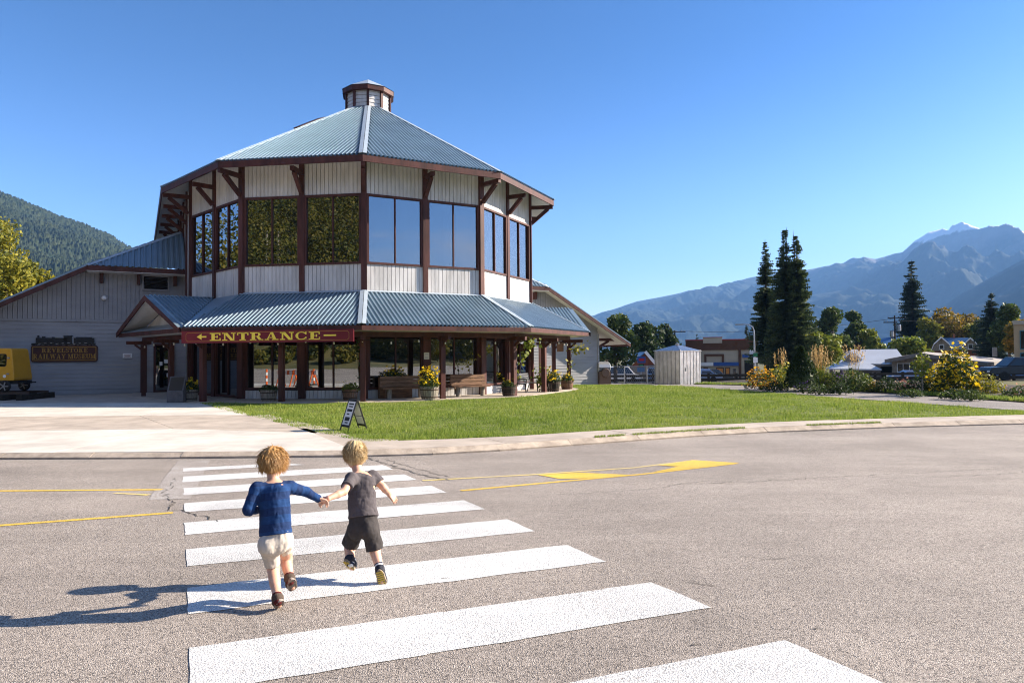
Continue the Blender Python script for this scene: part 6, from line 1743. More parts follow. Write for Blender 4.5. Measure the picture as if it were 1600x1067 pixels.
# ------------------------------------------------------------------ mountains
def polar_mesh(name, az, rr, hfun, mt):
    A, Rr = np.meshgrid(az, rr, indexing='ij'); X, Yy = Rr * np.sin(A), Rr * np.cos(A); Zz = hfun(A, Rr, X, Yy)
    V = np.stack([X, Yy, Zz], -1).reshape(-1, 3); n, m = A.shape; I = np.arange(n * m).reshape(n, m)
    F_ = np.stack([I[:-1, :-1], I[1:, :-1], I[1:, 1:], I[:-1, 1:]], -1).reshape(-1, 4)
    return structure(npmesh(name, V, F_, mt, smooth=False))
def ridge(px_list, D):
    az = []; hh = []
    for px, py in px_list:
        d = ray(px, py); az.append(math.atan2(d.x, d.y)); hh.append(d.z / math.hypot(d.x, d.y) * D)
    return np.array(az), np.array(hh)
def mtn_mat(name, forest, forest2, rock, rz0, rz1, snow=None, sn=(0, 0), treescale=.02):
    m = mat(name, forest, .95, spec=.1); t = m.node_tree; N = t.nodes; L = t.links; p = N['Principled BSDF']
    g = N.new('ShaderNodeNewGeometry'); s = N.new('ShaderNodeSeparateXYZ'); L.new(g.outputs['Position'], s.inputs[0])
    n = N.new('ShaderNodeTexNoise'); n.inputs['Scale'].default_value = .0035; n.inputs['Detail'].default_value = 10; n.inputs['Roughness'].default_value = .62; L.new(g.outputs['Position'], n.inputs['Vector'])
    n2 = N.new('ShaderNodeTexNoise'); n2.inputs['Scale'].default_value = treescale; n2.inputs['Detail'].default_value = 6; n2.inputs['Roughness'].default_value = .7; L.new(g.outputs['Position'], n2.inputs['Vector'])
    r = N.new('ShaderNodeValToRGB'); r.color_ramp.elements[0].color = (*forest, 1); r.color_ramp.elements[1].color = (*forest2, 1); r.color_ramp.elements[0].position = .38; r.color_ramp.elements[1].position = .66; L.new(n2.outputs[0], r.inputs[0])
    col = r.outputs[0]
    def layer(col, c, z0, z1, amp):
        a = N.new('ShaderNodeMath'); a.operation = 'MULTIPLY_ADD'; a.inputs[1].default_value = amp; L.new(n.outputs[0], a.inputs[0]); L.new(s.outputs[2], a.inputs[2])
        q = N.new('ShaderNodeMapRange'); q.inputs[1].default_value = z0; q.inputs[2].default_value = z1; L.new(a.outputs[0], q.inputs[0])
        x = N.new('ShaderNodeMix'); x.data_type = 'RGBA'; x.inputs[7].default_value = (*c, 1); L.new(q.outputs[0], x.inputs[0]); L.new(col, x.inputs[6]); return x.outputs[2]
    if rock: col = layer(col, rock, rz0, rz1, (rz1 - rz0) * 3)
    if snow: col = layer(col, snow, sn[0], sn[1], (sn[1] - sn[0]) * 9)
    L.new(col, p.inputs['Base Color']); return m
MH = math.hypot
def make_range(name, pts, D, near, back, mt, namp, nscale, dr=.0022, rsteps=70, power=1.25, fine=0, base=-30):
    az0, h0 = ridge(pts, D); az = np.arange(az0[0], az0[-1], dr)
    rr = np.concatenate([np.linspace(near, D, rsteps), np.linspace(D * 1.012, back, 14)])
    def hf(A, Rr, X, Yy):
        H = np.interp(A, az0, h0); u = np.clip((Rr - near) / (D - near), 0, 1); dn = np.clip((Rr - D) / (back - D), 0, 1)
        prof = u ** power * (1 - dn) ** .8
        rg = fbm(X * nscale, Yy * nscale * .6, 1.3, 7, ridge=True)
        bump = (rg - .62) * namp * (np.sin(np.pi * np.clip(u, 0, 1)) ** .8 * (1 - .0) + .05)
        Z_ = base + (H - base) * prof + bump * (H / np.max(h0))
        if fine:
            Z_ = Z_ + fine * (RNG.random(Z_.shape) ** 1.5) * np.clip(u * 8, 0, 1) * (1 - dn)
        return Z_
    return polar_mesh(name, az, rr, hf, mt)
mm = mtn_mat('far_mountain', (.012, .020, .014), (.032, .040, .026), (.17, .145, .13), 1000, 1160, (.80, .80, .80), (1125, 1150), .012)
make_range('far_mountains', [(560, 548), (700, 540), (800, 525), (880, 505), (928, 493), (996, 472), (1062, 458), (1075, 454), (1119, 449), (1162, 438), (1184, 433), (1230, 427), (1272, 420), (1316, 412), (1351, 403), (1368, 406), (1410, 396), (1429, 378), (1440, 370), (1451, 363), (1473, 357), (1482, 361), (1488, 354), (1504, 347), (1513, 350), (1521, 354), (1534, 358), (1550, 354), (1565, 353), (1582, 354), (1600, 363), (1680, 372), (1760, 400), (1900, 430)], 7600, 3600, 8700, mm, 760, .0017, .0009, 190, 1.1)
mn = mtn_mat('near_spur', (.010, .018, .012), (.028, .036, .022), None, 0, 0, None, treescale=.02)
make_range('valley_spur', [(1380, 548), (1420, 520), (1470, 482), (1500, 461), (1540, 438), (1575, 418), (1600, 405), (1680, 372), (1800, 330), (1950, 310)], 4300, 2300, 6200, mn, 330, .0028, .0018, 80, 1.2)
make_range('middle_spur', [(960, 545), (1010, 528), (1060, 512), (1110, 497), (1160, 484), (1200, 474), (1270, 462), (1330, 452), (1380, 446), (1430, 452), (1480, 466), (1530, 480), (1600, 500), (1700, 530)], 5600, 3200, 7400, mn, 420, .0024, .0018, 80, 1.2)
ml = mtn_mat('left_hill', (.016, .026, .015), (.042, .052, .027), None, 0, 0, None, treescale=.05)
# rocky scars high on the left hill
t_ = ml.node_tree; N_ = t_.nodes; L_ = t_.links; p_ = N_['Principled BSDF']; src = p_.inputs['Base Color'].links[0].from_socket
g_ = N_.new('ShaderNodeNewGeometry'); mp_ = N_.new('ShaderNodeMapping'); L_.new(g_.outputs['Position'], mp_.inputs[0]); mp_.inputs['Scale'].default_value = (.004, .004, .012)
nz = N_.new('ShaderNodeTexNoise'); nz.inputs['Scale'].default_value = 1.0; nz.inputs['Detail'].default_value = 7; L_.new(mp_.outputs[0], nz.inputs['Vector'])
sz_ = N_.new('ShaderNodeSeparateXYZ'); L_.new(g_.outputs['Position'], sz_.inputs[0])
zz_ = N_.new('ShaderNodeMapRange'); zz_.inputs[1].default_value = 250; zz_.inputs[2].default_value = 380; zz_.inputs[3].default_value = 0; zz_.inputs[4].default_value = .14; L_.new(sz_.outputs[2], zz_.inputs[0])
ad_ = N_.new('ShaderNodeMath'); L_.new(nz.outputs[0], ad_.inputs[0]); L_.new(zz_.outputs[0], ad_.inputs[1])
rr_ = N_.new('ShaderNodeMapRange'); rr_.inputs[1].default_value = .72; rr_.inputs[2].default_value = .78; L_.new(ad_.outputs[0], rr_.inputs[0])
mx_ = N_.new('ShaderNodeMix'); mx_.data_type = 'RGBA'; mx_.inputs[7].default_value = (.26, .19, .15, 1); L_.new(rr_.outputs[0], mx_.inputs[0]); L_.new(src, mx_.inputs[6]); L_.new(mx_.outputs[2], p_.inputs['Base Color'])
make_range('forested_hill', [(-3600, 500), (-2400, 380), (-1600, 260), (-900, 170), (-500, 150), (-300, 200), (-150, 250), (-60, 283), (0, 303), (30, 315), (60, 328), (100, 344), (130, 353), (170, 369), (200, 388), (230, 405), (300, 450), (360, 490), (440, 540)], 1750, 700, 2600, ml, 110, .005, .0011, 220, .95, fine=9, base=-8)

# woods on the slope behind the road and left of the museum (seen in the window glass)
def woods(name, centres, seed):
    r = np.random.default_rng(seed); C = []
    for (x, y, h, w) in centres:
        n = int(260 * w); d = r.normal(size=(n, 3)); d /= np.linalg.norm(d, axis=1)[:, None]
        q = .75 + .3 * r.random(n); C.append(np.stack([x + d[:, 0] * w * q, y + d[:, 1] * w * q, terr(x, y) + h * .55 + d[:, 2] * h * .5 * q], 1))
    stuff(leaves(name, np.concatenate(C), .55, M['leaf_wood'], None, up=.2))
cs = []
y = -30
while y > -150:
    x = -150 + random.uniform(0, 5)
    while x < 22:
        cs.append((x + random.uniform(-2, 2), y + random.uniform(-2, 2), random.uniform(7, 13) * (.5 if y > -34 else 1), random.uniform(2.6, 4.2))); x += 6.2
    y -= 9
for i in range(75):
    x = random.uniform(-95, -52); cs.append((x, random.uniform(10, min(75, -x * .95 - 12)), random.uniform(15, 24), random.uniform(3.6, 5.4)))
for i in range(70): cs.append((random.uniform(25, 150), random.uniform(-75, -48), random.uniform(4, 7.5), random.uniform(2.4, 3.6)))
for i in range(70): cs.append((random.uniform(12, 110), random.uniform(-36, -20), random.uniform(2.5, 5.5), random.uniform(1.4, 2.6)))
for i in range(90): cs.append((random.uniform(-90, 18), random.uniform(-28, -19), random.uniform(1.2, 3.0), random.uniform(.8, 1.6)))
woods('woodland', cs, 5)
b_ = MB(); p = Vector((-62, -46, terr(-62, -46))); b_.tube((0, 0, -.3), (0, 0, 10), .17, .12, 8)
t = thing('utility_pole', 'pale wooden pole standing before the woods behind the photographer', 'utility pole', p); b_.build('pole', M['greywood'], t)
# striped traffic barriers and posts on the forecourt left of the frame (seen in the porch windows)
M['safety_orange'] = mat('safety_orange', (.75, .12, .01), .5)
a_, e_, n_, L_w = face(-1, RW); w0 = mworld(*a_); wn_ = (mworld(*(a_ + n_)) - w0)
def behind_glass(px, py):
    d_ = ray(px, py); t_g = (w0.dot(wn_)) / d_.dot(wn_); hit = d_ * t_g; r_ = d_ - wn_ * 2 * d_.dot(wn_); return hit + r_ * ((-1.70 - hit.z) / r_.z)
for i, (px, py) in enumerate(((420, 603), (492, 602))):
    p = behind_glass(px, py); t = thing('traffic_post', ('orange and white traffic post reflected left in the porch glass', 'orange and white traffic post reflected right in the porch glass')[i], 'traffic post', p)
    b = MB(); b.lathe([(.24, 0), (.24, .06), (.06, .09)], (0, 0, 0), 10); b.build('base', M['rubber'], t)
    for k in range(5): b = MB(); b.tube((0, 0, .09 + k * .19), (0, 0, .28 + k * .19), .055, n=8); b.build('band', M['safety_orange'] if k % 2 == 0 else M['white'], t)
for i, (px, py) in enumerate(((452, 604), (480, 604))):
    p = behind_glass(px, py); t = thing('traffic_barrier', ('striped traffic barrier reflected in the middle porch glass', 'striped traffic barrier reflected beside the right post')[i], 'barrier', p, .4)
    for k in range(8): b = MB(); b.box((-.9 + k * .26, 0, .85), (.255, .04, .25)); b.build('stripe', M['safety_orange'] if k % 2 == 0 else M['white'], t)
    for s in (-1, 1): b = MB(); b.bar((s * .7, -.35, 0), (s * .7, 0, 1.0), .06, .05); b.bar((s * .7, .35, 0), (s * .7, 0, 1.0), .06, .05); b.build('leg', M['safety_orange'], t)

# ------------------------------------------------------------------ haze
hzm = bpy.data.materials.new('haze'); hzm.use_nodes = True; N = hzm.node_tree.nodes; N.clear()
pv_ = N.new('ShaderNodeVolumePrincipled'); pv_.inputs['Color'].default_value = (.24, .50, .98, 1); pv_.inputs['Density'].default_value = 1.0e-4; pv_.inputs['Anisotropy'].default_value = 0.0
o_ = N.new('ShaderNodeOutputMaterial'); hzm.node_tree.links.new(pv_.outputs[0], o_.inputs['Volume'])
b = MB(); b.box((0, 0, 595), (18200, 18200, 1410)); stuff(b.build('haze', hzm))
# ------------------------------------------------------------------ the two running boys
class SDF:
    def __init__(s, lo, hi, h):
        s.lo = np.array(lo, float); s.h = h; s.n = np.ceil((np.array(hi) - s.lo) / h).astype(int) + 1
        s.a = np.full(s.n, .08, np.float32)
        s.ax = [s.lo[i] + h * np.arange(s.n[i]) for i in range(3)]
    def _sub(s, lo, hi, m):
        i0 = np.maximum(0, ((np.array(lo) - m - s.lo) / s.h).astype(int)); i1 = np.minimum(s.n, ((np.array(hi) + m - s.lo) / s.h).astype(int) + 2)
        sl = tuple(slice(i0[k], i1[k]) for k in range(3))
        return sl, np.meshgrid(*[s.ax[k][sl[k]] for k in range(3)], indexing='ij')
    def _mix(s, sl, d, k):
        a = s.a[sl]
        if k <= 0: s.a[sl] = np.minimum(a, d)
        else:
            h = np.clip(.5 + .5 * (a - d) / k, 0, 1); s.a[sl] = a * (1 - h) + d * h - k * h * (1 - h)
    def cone(s, p, q, r1, r2, k=.015, sq=None):
        p, q = np.array(p, float), np.array(q, float); m = max(r1, r2) + .05
        sl, (X, Y, Z) = s._sub(np.minimum(p, q), np.maximum(p, q), m)
        d = q - p; L2 = d @ d + 1e-12
        t = np.clip(((X - p[0]) * d[0] + (Y - p[1]) * d[1] + (Z - p[2]) * d[2]) / L2, 0, 1)
        D = np.sqrt((X - p[0] - t * d[0]) ** 2 + (Y - p[1] - t * d[1]) ** 2 + (Z - p[2] - t * d[2]) ** 2) - (r1 + (r2 - r1) * t)
        s._mix(sl, D, k); return s
    def ell(s, c, r, M_=None, k=.015, cut=False):
        c, r = np.array(c, float), np.array(r, float); m = r.max() + .05
        sl, (X, Y, Z) = s._sub(c, c, m); P = np.stack([X - c[0], Y - c[1], Z - c[2]], -1)
        if M_ is not None: P = P @ np.array(M_)
        k0 = np.sqrt(((P / r) ** 2).sum(-1)); k1 = np.sqrt(((P / r ** 2) ** 2).sum(-1)) + 1e-9
        D = k0 * (k0 - 1) / k1
        if cut:
            a = s.a[sl]; h = np.clip(.5 - .5 * (a + D) / max(k, 1e-6), 0, 1); s.a[sl] = a * (1 - h) - D * h + k * h * (1 - h)
        else: s._mix(sl, D, k)
        return s
    def loop(s, rings, k=.02):
        """stack of elliptical sections [(centre, rx, ry, M)] joined pairwise by blended ellipsoids"""
        for i in range(len(rings) - 1):
            c0, rx0, ry0, M0 = rings[i]; c1, rx1, ry1, M1 = rings[i + 1]; n = 4
            for j in range(n + (1 if i == len(rings) - 2 else 0)):
                t = j / n; c = np.array(c0) * (1 - t) + np.array(c1) * t; rx, ry = rx0 + (rx1 - rx0) * t, ry0 + (ry1 - ry0) * t
                L = np.linalg.norm(np.array(c1) - np.array(c0)) / n
                s.ell(c, (rx, ry, max(L * 1.5, .035)), M0, k)
        return s
    def plane(s, p, n, k=.0):
        """remove everything on the side n points to"""
        p, n = np.array(p, float), np.array(n, float); n = n / np.linalg.norm(n)
        X, Y, Z = np.meshgrid(*s.ax, indexing='ij', sparse=True)
        s.a = np.maximum(s.a, ((X - p[0]) * n[0] + (Y - p[1]) * n[1] + (Z - p[2]) * n[2]).astype(np.float32)); return s
    def wrinkle(s, amp, f, stretch=(1, 1, 1), seed=0):
        X, Y, Z = np.meshgrid(*s.ax, indexing='ij')
        b = np.abs(s.a) < .03
        nz = fbm(X[b] * f * stretch[0] + seed, Y[b] * f * stretch[1], Z[b] * f * stretch[2], 3, ridge=True) - .6
        s.a[b] += (amp * nz).astype(np.float32); return s
    def mesh(s, name, mt, parent, org, attr=None, smooth=True):
        g = openvdb.FloatGrid(.08); g.copyFromArray(s.a)
        P, Q = g.convertToQuads(0.0)
        V = P * s.h + s.lo
        # one Laplacian pass to take the grid steps out
        nb = np.zeros_like(V); ct = np.zeros(len(V))
        for i in range(4):
            a, b_ = Q[:, i], Q[:, (i + 1) % 4]; np.add.at(nb, a, V[b_]); np.add.at(ct, a, 1); np.add.at(nb, b_, V[a]); np.add.at(ct, b_, 1)
        V = V * .5 + .5 * nb / np.maximum(ct, 1)[:, None]
        at_ = {k_: f(V) for k_, f in (attr or {}).items()}
        o = npmesh(name, V - np.array(org), Q[:, ::-1], mt, parent, smooth, at_)
        b = bmesh.new(); b.from_mesh(o.data); bmesh.ops.recalc_face_normals(b, faces=b.faces[:]); b.to_mesh(o.data); b.free()
        if smooth: o.data.polygons.foreach_set('use_smooth', np.ones(len(o.data.polygons), bool))
        return o

def basis(up, fwd):
    """columns: right, forward, up"""
    u = Vector(up).normalized(); f = Vector(fwd); f = (f - u * f.dot(u)).normalized(); r = f.cross(u)
    return np.array([[r[i], f[i], u[i]] for i in range(3)])
def skin_mat(name, col):
    m = mat(name, col, .5, spec=.35, var=.10, vscale=14); p = m.node_tree.nodes['Principled BSDF']
    p.inputs['Subsurface Weight'].default_value = .15; p.inputs['Subsurface Radius'].default_value = (.02, .008, .004); p.inputs['Subsurface Scale'].default_value = .3
    return m
def cloth_mat(name, col, stripe=None, weave=900, var=.12):
    m = mat(name, col, .9, spec=.15, bump=.12, bscale=weave, var=var, vscale=9)
    if stripe:
        t = m.node_tree; N = t.nodes; L = t.links; p = N['Principled BSDF']; src = p.inputs['Base Color'].links[0].from_socket
        a = N.new('ShaderNodeAttribute'); a.attribute_name = 'band'
        mu_ = N.new('ShaderNodeMath'); mu_.operation = 'MULTIPLY'; mu_.inputs[1].default_value = 1 / stripe[1]; L.new(a.outputs['Fac'], mu_.inputs[0])
        fr_ = N.new('ShaderNodeMath'); fr_.operation = 'FRACT'; L.new(mu_.outputs[0], fr_.inputs[0])
        r = N.new('ShaderNodeValToRGB'); r.color_ramp.interpolation = 'CONSTANT'; e = r.color_ramp.elements
        e[0].position = 0; e[0].color = (0, 0, 0, 1); e[1].position = .5; e[1].color = (1, 1, 1, 1)
        L.new(fr_.outputs[0], r.inputs[0])
        x = N.new('ShaderNodeMix'); x.data_type = 'RGBA'; x.inputs[7].default_value = (*stripe[0], 1); L.new(r.outputs[0], x.inputs[0]); L.new(src, x.inputs[6]); L.new(x.outputs[2], p.inputs['Base Color'])
    return m
def hair_mat(name, cols):
    m = leafmat(name, cols, .25, .38); return m
def seg_t(V, p, q):
    p, q = np.array(p), np.array(q); d = q - p; t = np.clip(((V - p) @ d) / (d @ d), 0, 1); return t, np.linalg.norm(V - p - t[:, None] * d, axis=1)

def hand(S, wrist, d, palm_n, L, curl, k=.006, thumb_side=1, spread=1.0):
    """palm and five fingers: d = pointing direction, palm_n = side the fingers curl to"""
    d = Vector(d).normalized(); n = Vector(palm_n); n = (n - d * n.dot(d)).normalized(); s = d.cross(n) * thumb_side
    w = Vector(wrist); pl = L * .52
    for i in range(4):
        x = (i - 1.5) * L * .135
        S.cone(w + s * x * .6, w + d * pl + s * x, L * .105, L * .085, .008)
        f = L * (.42, .50, .46, .36)[i] * .95
        p = w + d * pl + s * x * 1.05; dd = d.copy()
        for j, fr in enumerate((.45, .32, .23)):
            a = curl * (.5, .9, .7)[j]; dd = (dd * math.cos(a) + n * math.sin(a)).normalized()
            q = p + (dd + s * (i - 1.5) * .06 * spread).normalized() * f * fr
            S.cone(p, q, L * (.062, .056, .05)[j], L * (.056, .05, .042)[j], .003); p = q
    b = w + d * pl * .22 - s * L * .14
    q = b + (d * .6 - s * .75 + n * .25).normalized() * L * .24; S.cone(b, q, L * .085, L * .066, .008)
    S.cone(q, q + (d * .85 - s * .3 + n * .4).normalized() * L * .24, L * .06, L * .045, .003)

def strands(name, mt, parent, org, roots, dirs, length, r0, grav, crown, nseg=6, wav=.15, outward=.4):
    V = []; Fs = []; o = 0
    for p, d, L in zip(roots, dirs, length):
        p = Vector(p); d = Vector(d); ring = []
        ph = random.random() * 6.28
        for i in range(nseg + 1):
            u = i / nseg; r = r0 * (1 - u * .85) * (1 if i else .8)
            x = d.orthogonal().normalized(); y = d.cross(x)
            for a in (0, 2.094, 4.189): V.append(tuple(p + (x * math.cos(a) + y * math.sin(a)) * r - Vector(org)))
            d = (d + Vector((0, 0, -grav)) / nseg + x * wav * math.sin(ph + u * 5) / nseg * 2).normalized()
            p = p + d * L / nseg
        for i in range(nseg):
            for a in range(3):
                A = o + i * 3 + a; B = o + i * 3 + (a + 1) % 3; Fs.append((A, B, B + 3, A + 3))
        o += (nseg + 1) * 3
    return npmesh(name, np.array(V), np.array(Fs), mt, parent, True)

def boy(name_label, J, cols, cfg):
    gp = cfg['ground']; root = thing('person', name_label, 'child', gp, 0); org = Vector(gp)
    allp = [Vector(v) for k, v in J.items() if k[1:] not in ('hd', 'hn', 'calf')]
    lo = [min(p[i] for p in allp) - .17 for i in range(3)]; hi = [max(p[i] for p in allp) + .17 for i in range(3)]
    hd, nk, ch, pv = (Vector(J[k]) for k in ('head', 'neck', 'chest', 'pelvis'))
    HB = basis(cfg['head_up'], cfg['face']); fwd = Vector(HB[:, 1]); up = Vector(HB[:, 2]); rt = Vector(HB[:, 0])
    TB = basis(ch - pv, cfg['chest_fwd']); tr, tf, tu = (Vector(TB[:, i]) for i in range(3))
    PB = basis((ch - pv) * .6 + Vector((0, 0, .4)), cfg['hip_fwd'])
    sc_ = cfg.get('hs', 1.0)
    S = SDF(lo, hi, .0042)
    # head
    S.ell(hd + up * .018 * sc_ - fwd * .006, np.array((.070, .086, .088)) * sc_, HB, .02)
    S.ell(hd + fwd * .022 * sc_ - up * .045 * sc_, np.array((.052, .058, .058)) * sc_, HB, .03)
    S.ell(hd + fwd * .060 * sc_ - up * .075 * sc_, np.array((.024, .020, .018)) * sc_, HB, .02)
    for s in (-1, 1):
        S.ell(hd + fwd * .056 * sc_ + rt * s * .034 * sc_ - up * .042 * sc_, np.array((.024, .02, .024)) * sc_, HB, .015)
        S.ell(hd + fwd * .083 * sc_ + rt * s * .028 * sc_ - up * .006 * sc_, np.array((.014, .012, .010)) * sc_, HB, .008, cut=True)
        e = hd + rt * s * .072 * sc_ - up * .018 * sc_ - fwd * .004
        S.ell(e, np.array((.009, .019, .028)) * sc_, HB, .006); S.ell(e + rt * s * .008 * sc_ + fwd * .002, np.array((.005, .010, .016)) * sc_, HB, .004, cut=True)
    S.cone(hd + fwd * .080 * sc_ - up * .012 * sc_, hd + fwd * .094 * sc_ - up * .038 * sc_, .008, .012, .010)
    S.ell(hd + fwd * .080 * sc_ - up * .062 * sc_, np.array((.020, .007, .006)) * sc_, HB, .004)
    # neck and trunk
    S.cone(hd - up * .05 * sc_ - fwd * .012, nk - tu * .03, .036, .040, .02)
    rings = [(pv - tu * .015, .080, .062, TB), (pv.lerp(ch, .4), .082, .064, TB), (pv.lerp(ch, .8), .094, .068, TB), (ch + tu * .05, .098, .062, TB)]
    S.loop(rings, .02)
    S.ell(nk - tu * .04, (.070, .045, .035), TB, .03)
    for s in ('l', 'r'):
        sh, el, wr = (Vector(J[s + k]) for k in ('sh', 'el', 'wr'))
        S.cone(nk - tu * .045, sh, .042, .036, .03); S.cone(sh, sh.lerp(el, .55), .036, .031, .02); S.cone(sh.lerp(el, .55), el, .031, .026, .01)
        S.cone(el, el.lerp(wr, .4), .027, .026, .01); S.cone(el.lerp(wr, .4), wr, .026, .0185, .01)
        hand(S, wr, J[s + 'hd'], J[s + 'hn'], .098, cfg.get(s + 'curl', .5), thumb_side=cfg.get(s + 'th', 1))
        hp, kn, an = (Vector(J[s + k]) for k in ('hp', 'kn', 'an'))
        S.cone(hp, hp.lerp(kn, .6), .055, .047, .03); S.cone(hp.lerp(kn, .6), kn, .047, .040, .015)
        cd = Vector(J[s + 'calf']).normalized()
        S.cone(kn, an, .038, .026, .015); S.cone(kn.lerp(an, .18) + cd * .012, kn.lerp(an, .52) + cd * .010, .034, .031, .015); S.cone(kn.lerp(an, .7), an, .027, .025, .01)
        S.cone(an, Vector(J[s + 'toe']).lerp(an, .25), .026, .022, .01)
        S.ell(pv - tu * .03 + (hp - pv) * .75 - tf * .022, (.050, .052, .055), None, .03)
    body = S.mesh('body', cols['skin'], root, org)
    # face details
    for s in (-1, 1):
        b = MB(); c = hd + fwd * .0735 * sc_ + rt * s * .028 * sc_ - up * .006 * sc_ - org; b.lathe([(.001, -.0105), (.0075, -.007), (.0105, 0), (.0075, .007), (.001, .0105)], tuple(c), 10); b.build('eye', M['white'], body, True)
        b = MB(); c = c + fwd * .0085; b.lathe([(.0004, -.005), (.0045, 0), (.0004, .005)], tuple(c), 8); b.build('iris', M['eye_blue'], body, True)
    b = MB(); c = hd + fwd * .0865 * sc_ - up * .062 * sc_ - org; b.add([tuple(c + rt * x + up * z + fwd * (-.004 * abs(x) / .016)) for x, z in ((-.017, 0), (-.006, .004), (0, .003), (.006, .004), (.017, 0), (0, -.006))], [(0, 1, 2, 3, 4, 5)]); b.build('mouth', M['lip'], body)
    # shirt
    S = SDF(lo, hi, .0046); g = cfg['shirt_ease']
    rings = [(cfg['hem'] - tu * .03, .092 + g * 1.5, .080 + g * 1.4, TB), (pv.lerp(ch, .35), .092 + g, .074 + g, TB), (pv.lerp(ch, .8), .097 + g * .7, .072 + g * .6, TB), (ch + tu * .05, .099 + g * .4, .066 + g * .3, TB)]
    S.loop(rings, .02); S.ell(nk - tu * .045, (.080, .054, .036), TB, .03)
    for s in ('l', 'r'):
        sh, el, wr = (Vector(J[s + k]) for k in ('sh', 'el', 'wr'))
        S.cone(nk - tu * .05, sh, .046, .045, .03)
        if cfg['long']:
            S.cone(sh, el, .044, .036, .02); S.cone(el, wr - (wr - el).normalized() * .004, .036, .0275, .012)
        else:
            e2 = sh.lerp(el, .72); S.cone(sh, e2, .046, .046, .02)
    S.wrinkle(.013, 13, (1, 1, .5), 3 + cfg['seed']); S.wrinkle(.006, 34, (1, 1, .5), 8)
    S.plane(cfg['hem'], -tu)
    S.ell(nk + tu * .040, (.044, .047, .041), TB, .006, cut=True)
    if not cfg['long']:
        for s in ('l', 'r'):
            sh, el = Vector(J[s + 'sh']), Vector(J[s + 'el']); e2 = sh.lerp(el, .66); dv_ = (el - sh).normalized()
            X, Y_, Z_ = np.meshgrid(*S.ax, indexing='ij', sparse=True)
            pd = ((X - e2.x) * dv_.x + (Y_ - e2.y) * dv_.y + (Z_ - e2.z) * dv_.z)
            rd = np.sqrt((X - e2.x) ** 2 + (Y_ - e2.y) ** 2 + (Z_ - e2.z) ** 2)
            S.a = np.where(rd < .10, np.maximum(S.a, pd), S.a).astype(np.float32)
    def band(V):
        z = (V - np.array(cfg['hem'])) @ np.array(tu); out = z + .010 * fbm(V[:, 0] * 6, V[:, 1] * 6, V[:, 2] * 6, 2)
        bd = np.full(len(V), .105)
        for s in ('l', 'r'):
            sh, el, wr = (Vector(J[s + k]) for k in ('sh', 'el', 'wr'))
            L1 = (el - sh).length
            t1, d1 = seg_t(V, sh + (el - sh) * .25, el); t2, d2 = seg_t(V, el, wr)
            k1 = (d1 < .052) & (d1 <= d2); k2 = (d2 < .05) & (d2 < d1)
            z0 = (np.array(sh) - np.array(cfg['hem'])) @ np.array(tu)
            out[k1] = z0 - (.25 + .75 * t1[k1]) * L1 + .5; out[k2] = z0 - L1 - t2[k2] * (wr - el).length + .5
        return out + 1.0
    S.mesh('shirt', cols['shirt'], root, org, {'band': band} if cfg['long'] else None)
    # shorts
    S = SDF(lo, hi, .0046)
    pb = PB; wt = pv + tu * .055
    S.loop([(wt + tu * .02, .098, .078, TB), (pv + tu * .01, .100, .080, TB), (pv - tu * .045, .094, .080, TB)], .02)
    ends = {}
    for s in ('l', 'r'):
        hp, kn, an = (Vector(J[s + k]) for k in ('hp', 'kn', 'an')); dl = (kn - hp).normalized(); en = hp + dl * cfg['short_len'][s]
        S.cone(hp, hp.lerp(en, .35), .066, .062, .012); S.cone(hp.lerp(en, .35), en + dl * .05, .062, cfg['leg_w'], .012); ends[s] = (en, dl, kn)
        S.ell(pv - tu * .035 + (hp - pv) * .75 - tf * .035, (.066, .068, .066), None, .03)
        if cfg.get('cargo'):
            o_ = (hp - pv); o_ = (o_ - dl * o_.dot(dl)).normalized(); c_ = hp.lerp(en, .68) + o_ * .054
            S.ell(c_, (.013, .036, .045), basis(-dl, cfg['hip_fwd']), .006)
    S.wrinkle(.011, 13, (1, 1, .45), 21 + cfg['seed']); S.wrinkle(.007, 34, (1, 1, .45), 5)
    X, Y_, Z_ = np.meshgrid(*S.ax, indexing='ij', sparse=True)
    for s in ('l', 'r'):
        en, dl, kn = ends[s]; oth = ends['r' if s == 'l' else 'l'][0]
        pd = ((X - en.x) * dl.x + (Y_ - en.y) * dl.y + (Z_ - en.z) * dl.z)
        d0 = (X - en.x) ** 2 + (Y_ - en.y) ** 2 + (Z_ - en.z) ** 2
        c2 = en + dl * .08; far = ((X - c2.x) ** 2 + (Y_ - c2.y) ** 2 + (Z_ - c2.z) ** 2) < .115 ** 2
        S.a = np.where(far, np.maximum(S.a, pd), S.a).astype(np.float32)
    S.plane(cfg['hem'] + tu * .014, tu)
    S.mesh('shorts', cols['shorts'], root, org)
    # socks and shoes
    for s in ('l', 'r'):
        kn, an, he, to = (Vector(J[s + k]) for k in ('kn', 'an', 'heel', 'toe')); up_l = (kn - an).normalized()
        fd = (to - he).normalized(); L = (to - he).length
        fu = (an - he.lerp(to, .35)); fu = (fu - fd * fu.dot(fd)).normalized(); fs = fd.cross(fu)
        sk = SDF([min(an[i], he[i], to[i]) - .09 for i in range(3)], [max(an[i], he[i], to[i], (an + up_l * .1)[i]) + .09 for i in range(3)], .004)
        sk.cone(an - up_l * .02, an + up_l * (cfg['sock'] + .03), .030, .0315, .01); sk.plane(an + up_l * cfg['sock'], up_l)
        def sb_(V, an=an, up_l=up_l): return (V - np.array(an)) @ np.array(up_l) + 1.0
        sk.mesh('sock', cols['sock'], root, org, {'band': sb_})
        SB = np.array([[fs[i], fd[i], fu[i]] for i in range(3)])
        sh_ = SDF([min(an[i], he[i], to[i]) - .09 for i in range(3)], [max(an[i], he[i], to[i]) + .09 for i in range(3)], .0035)
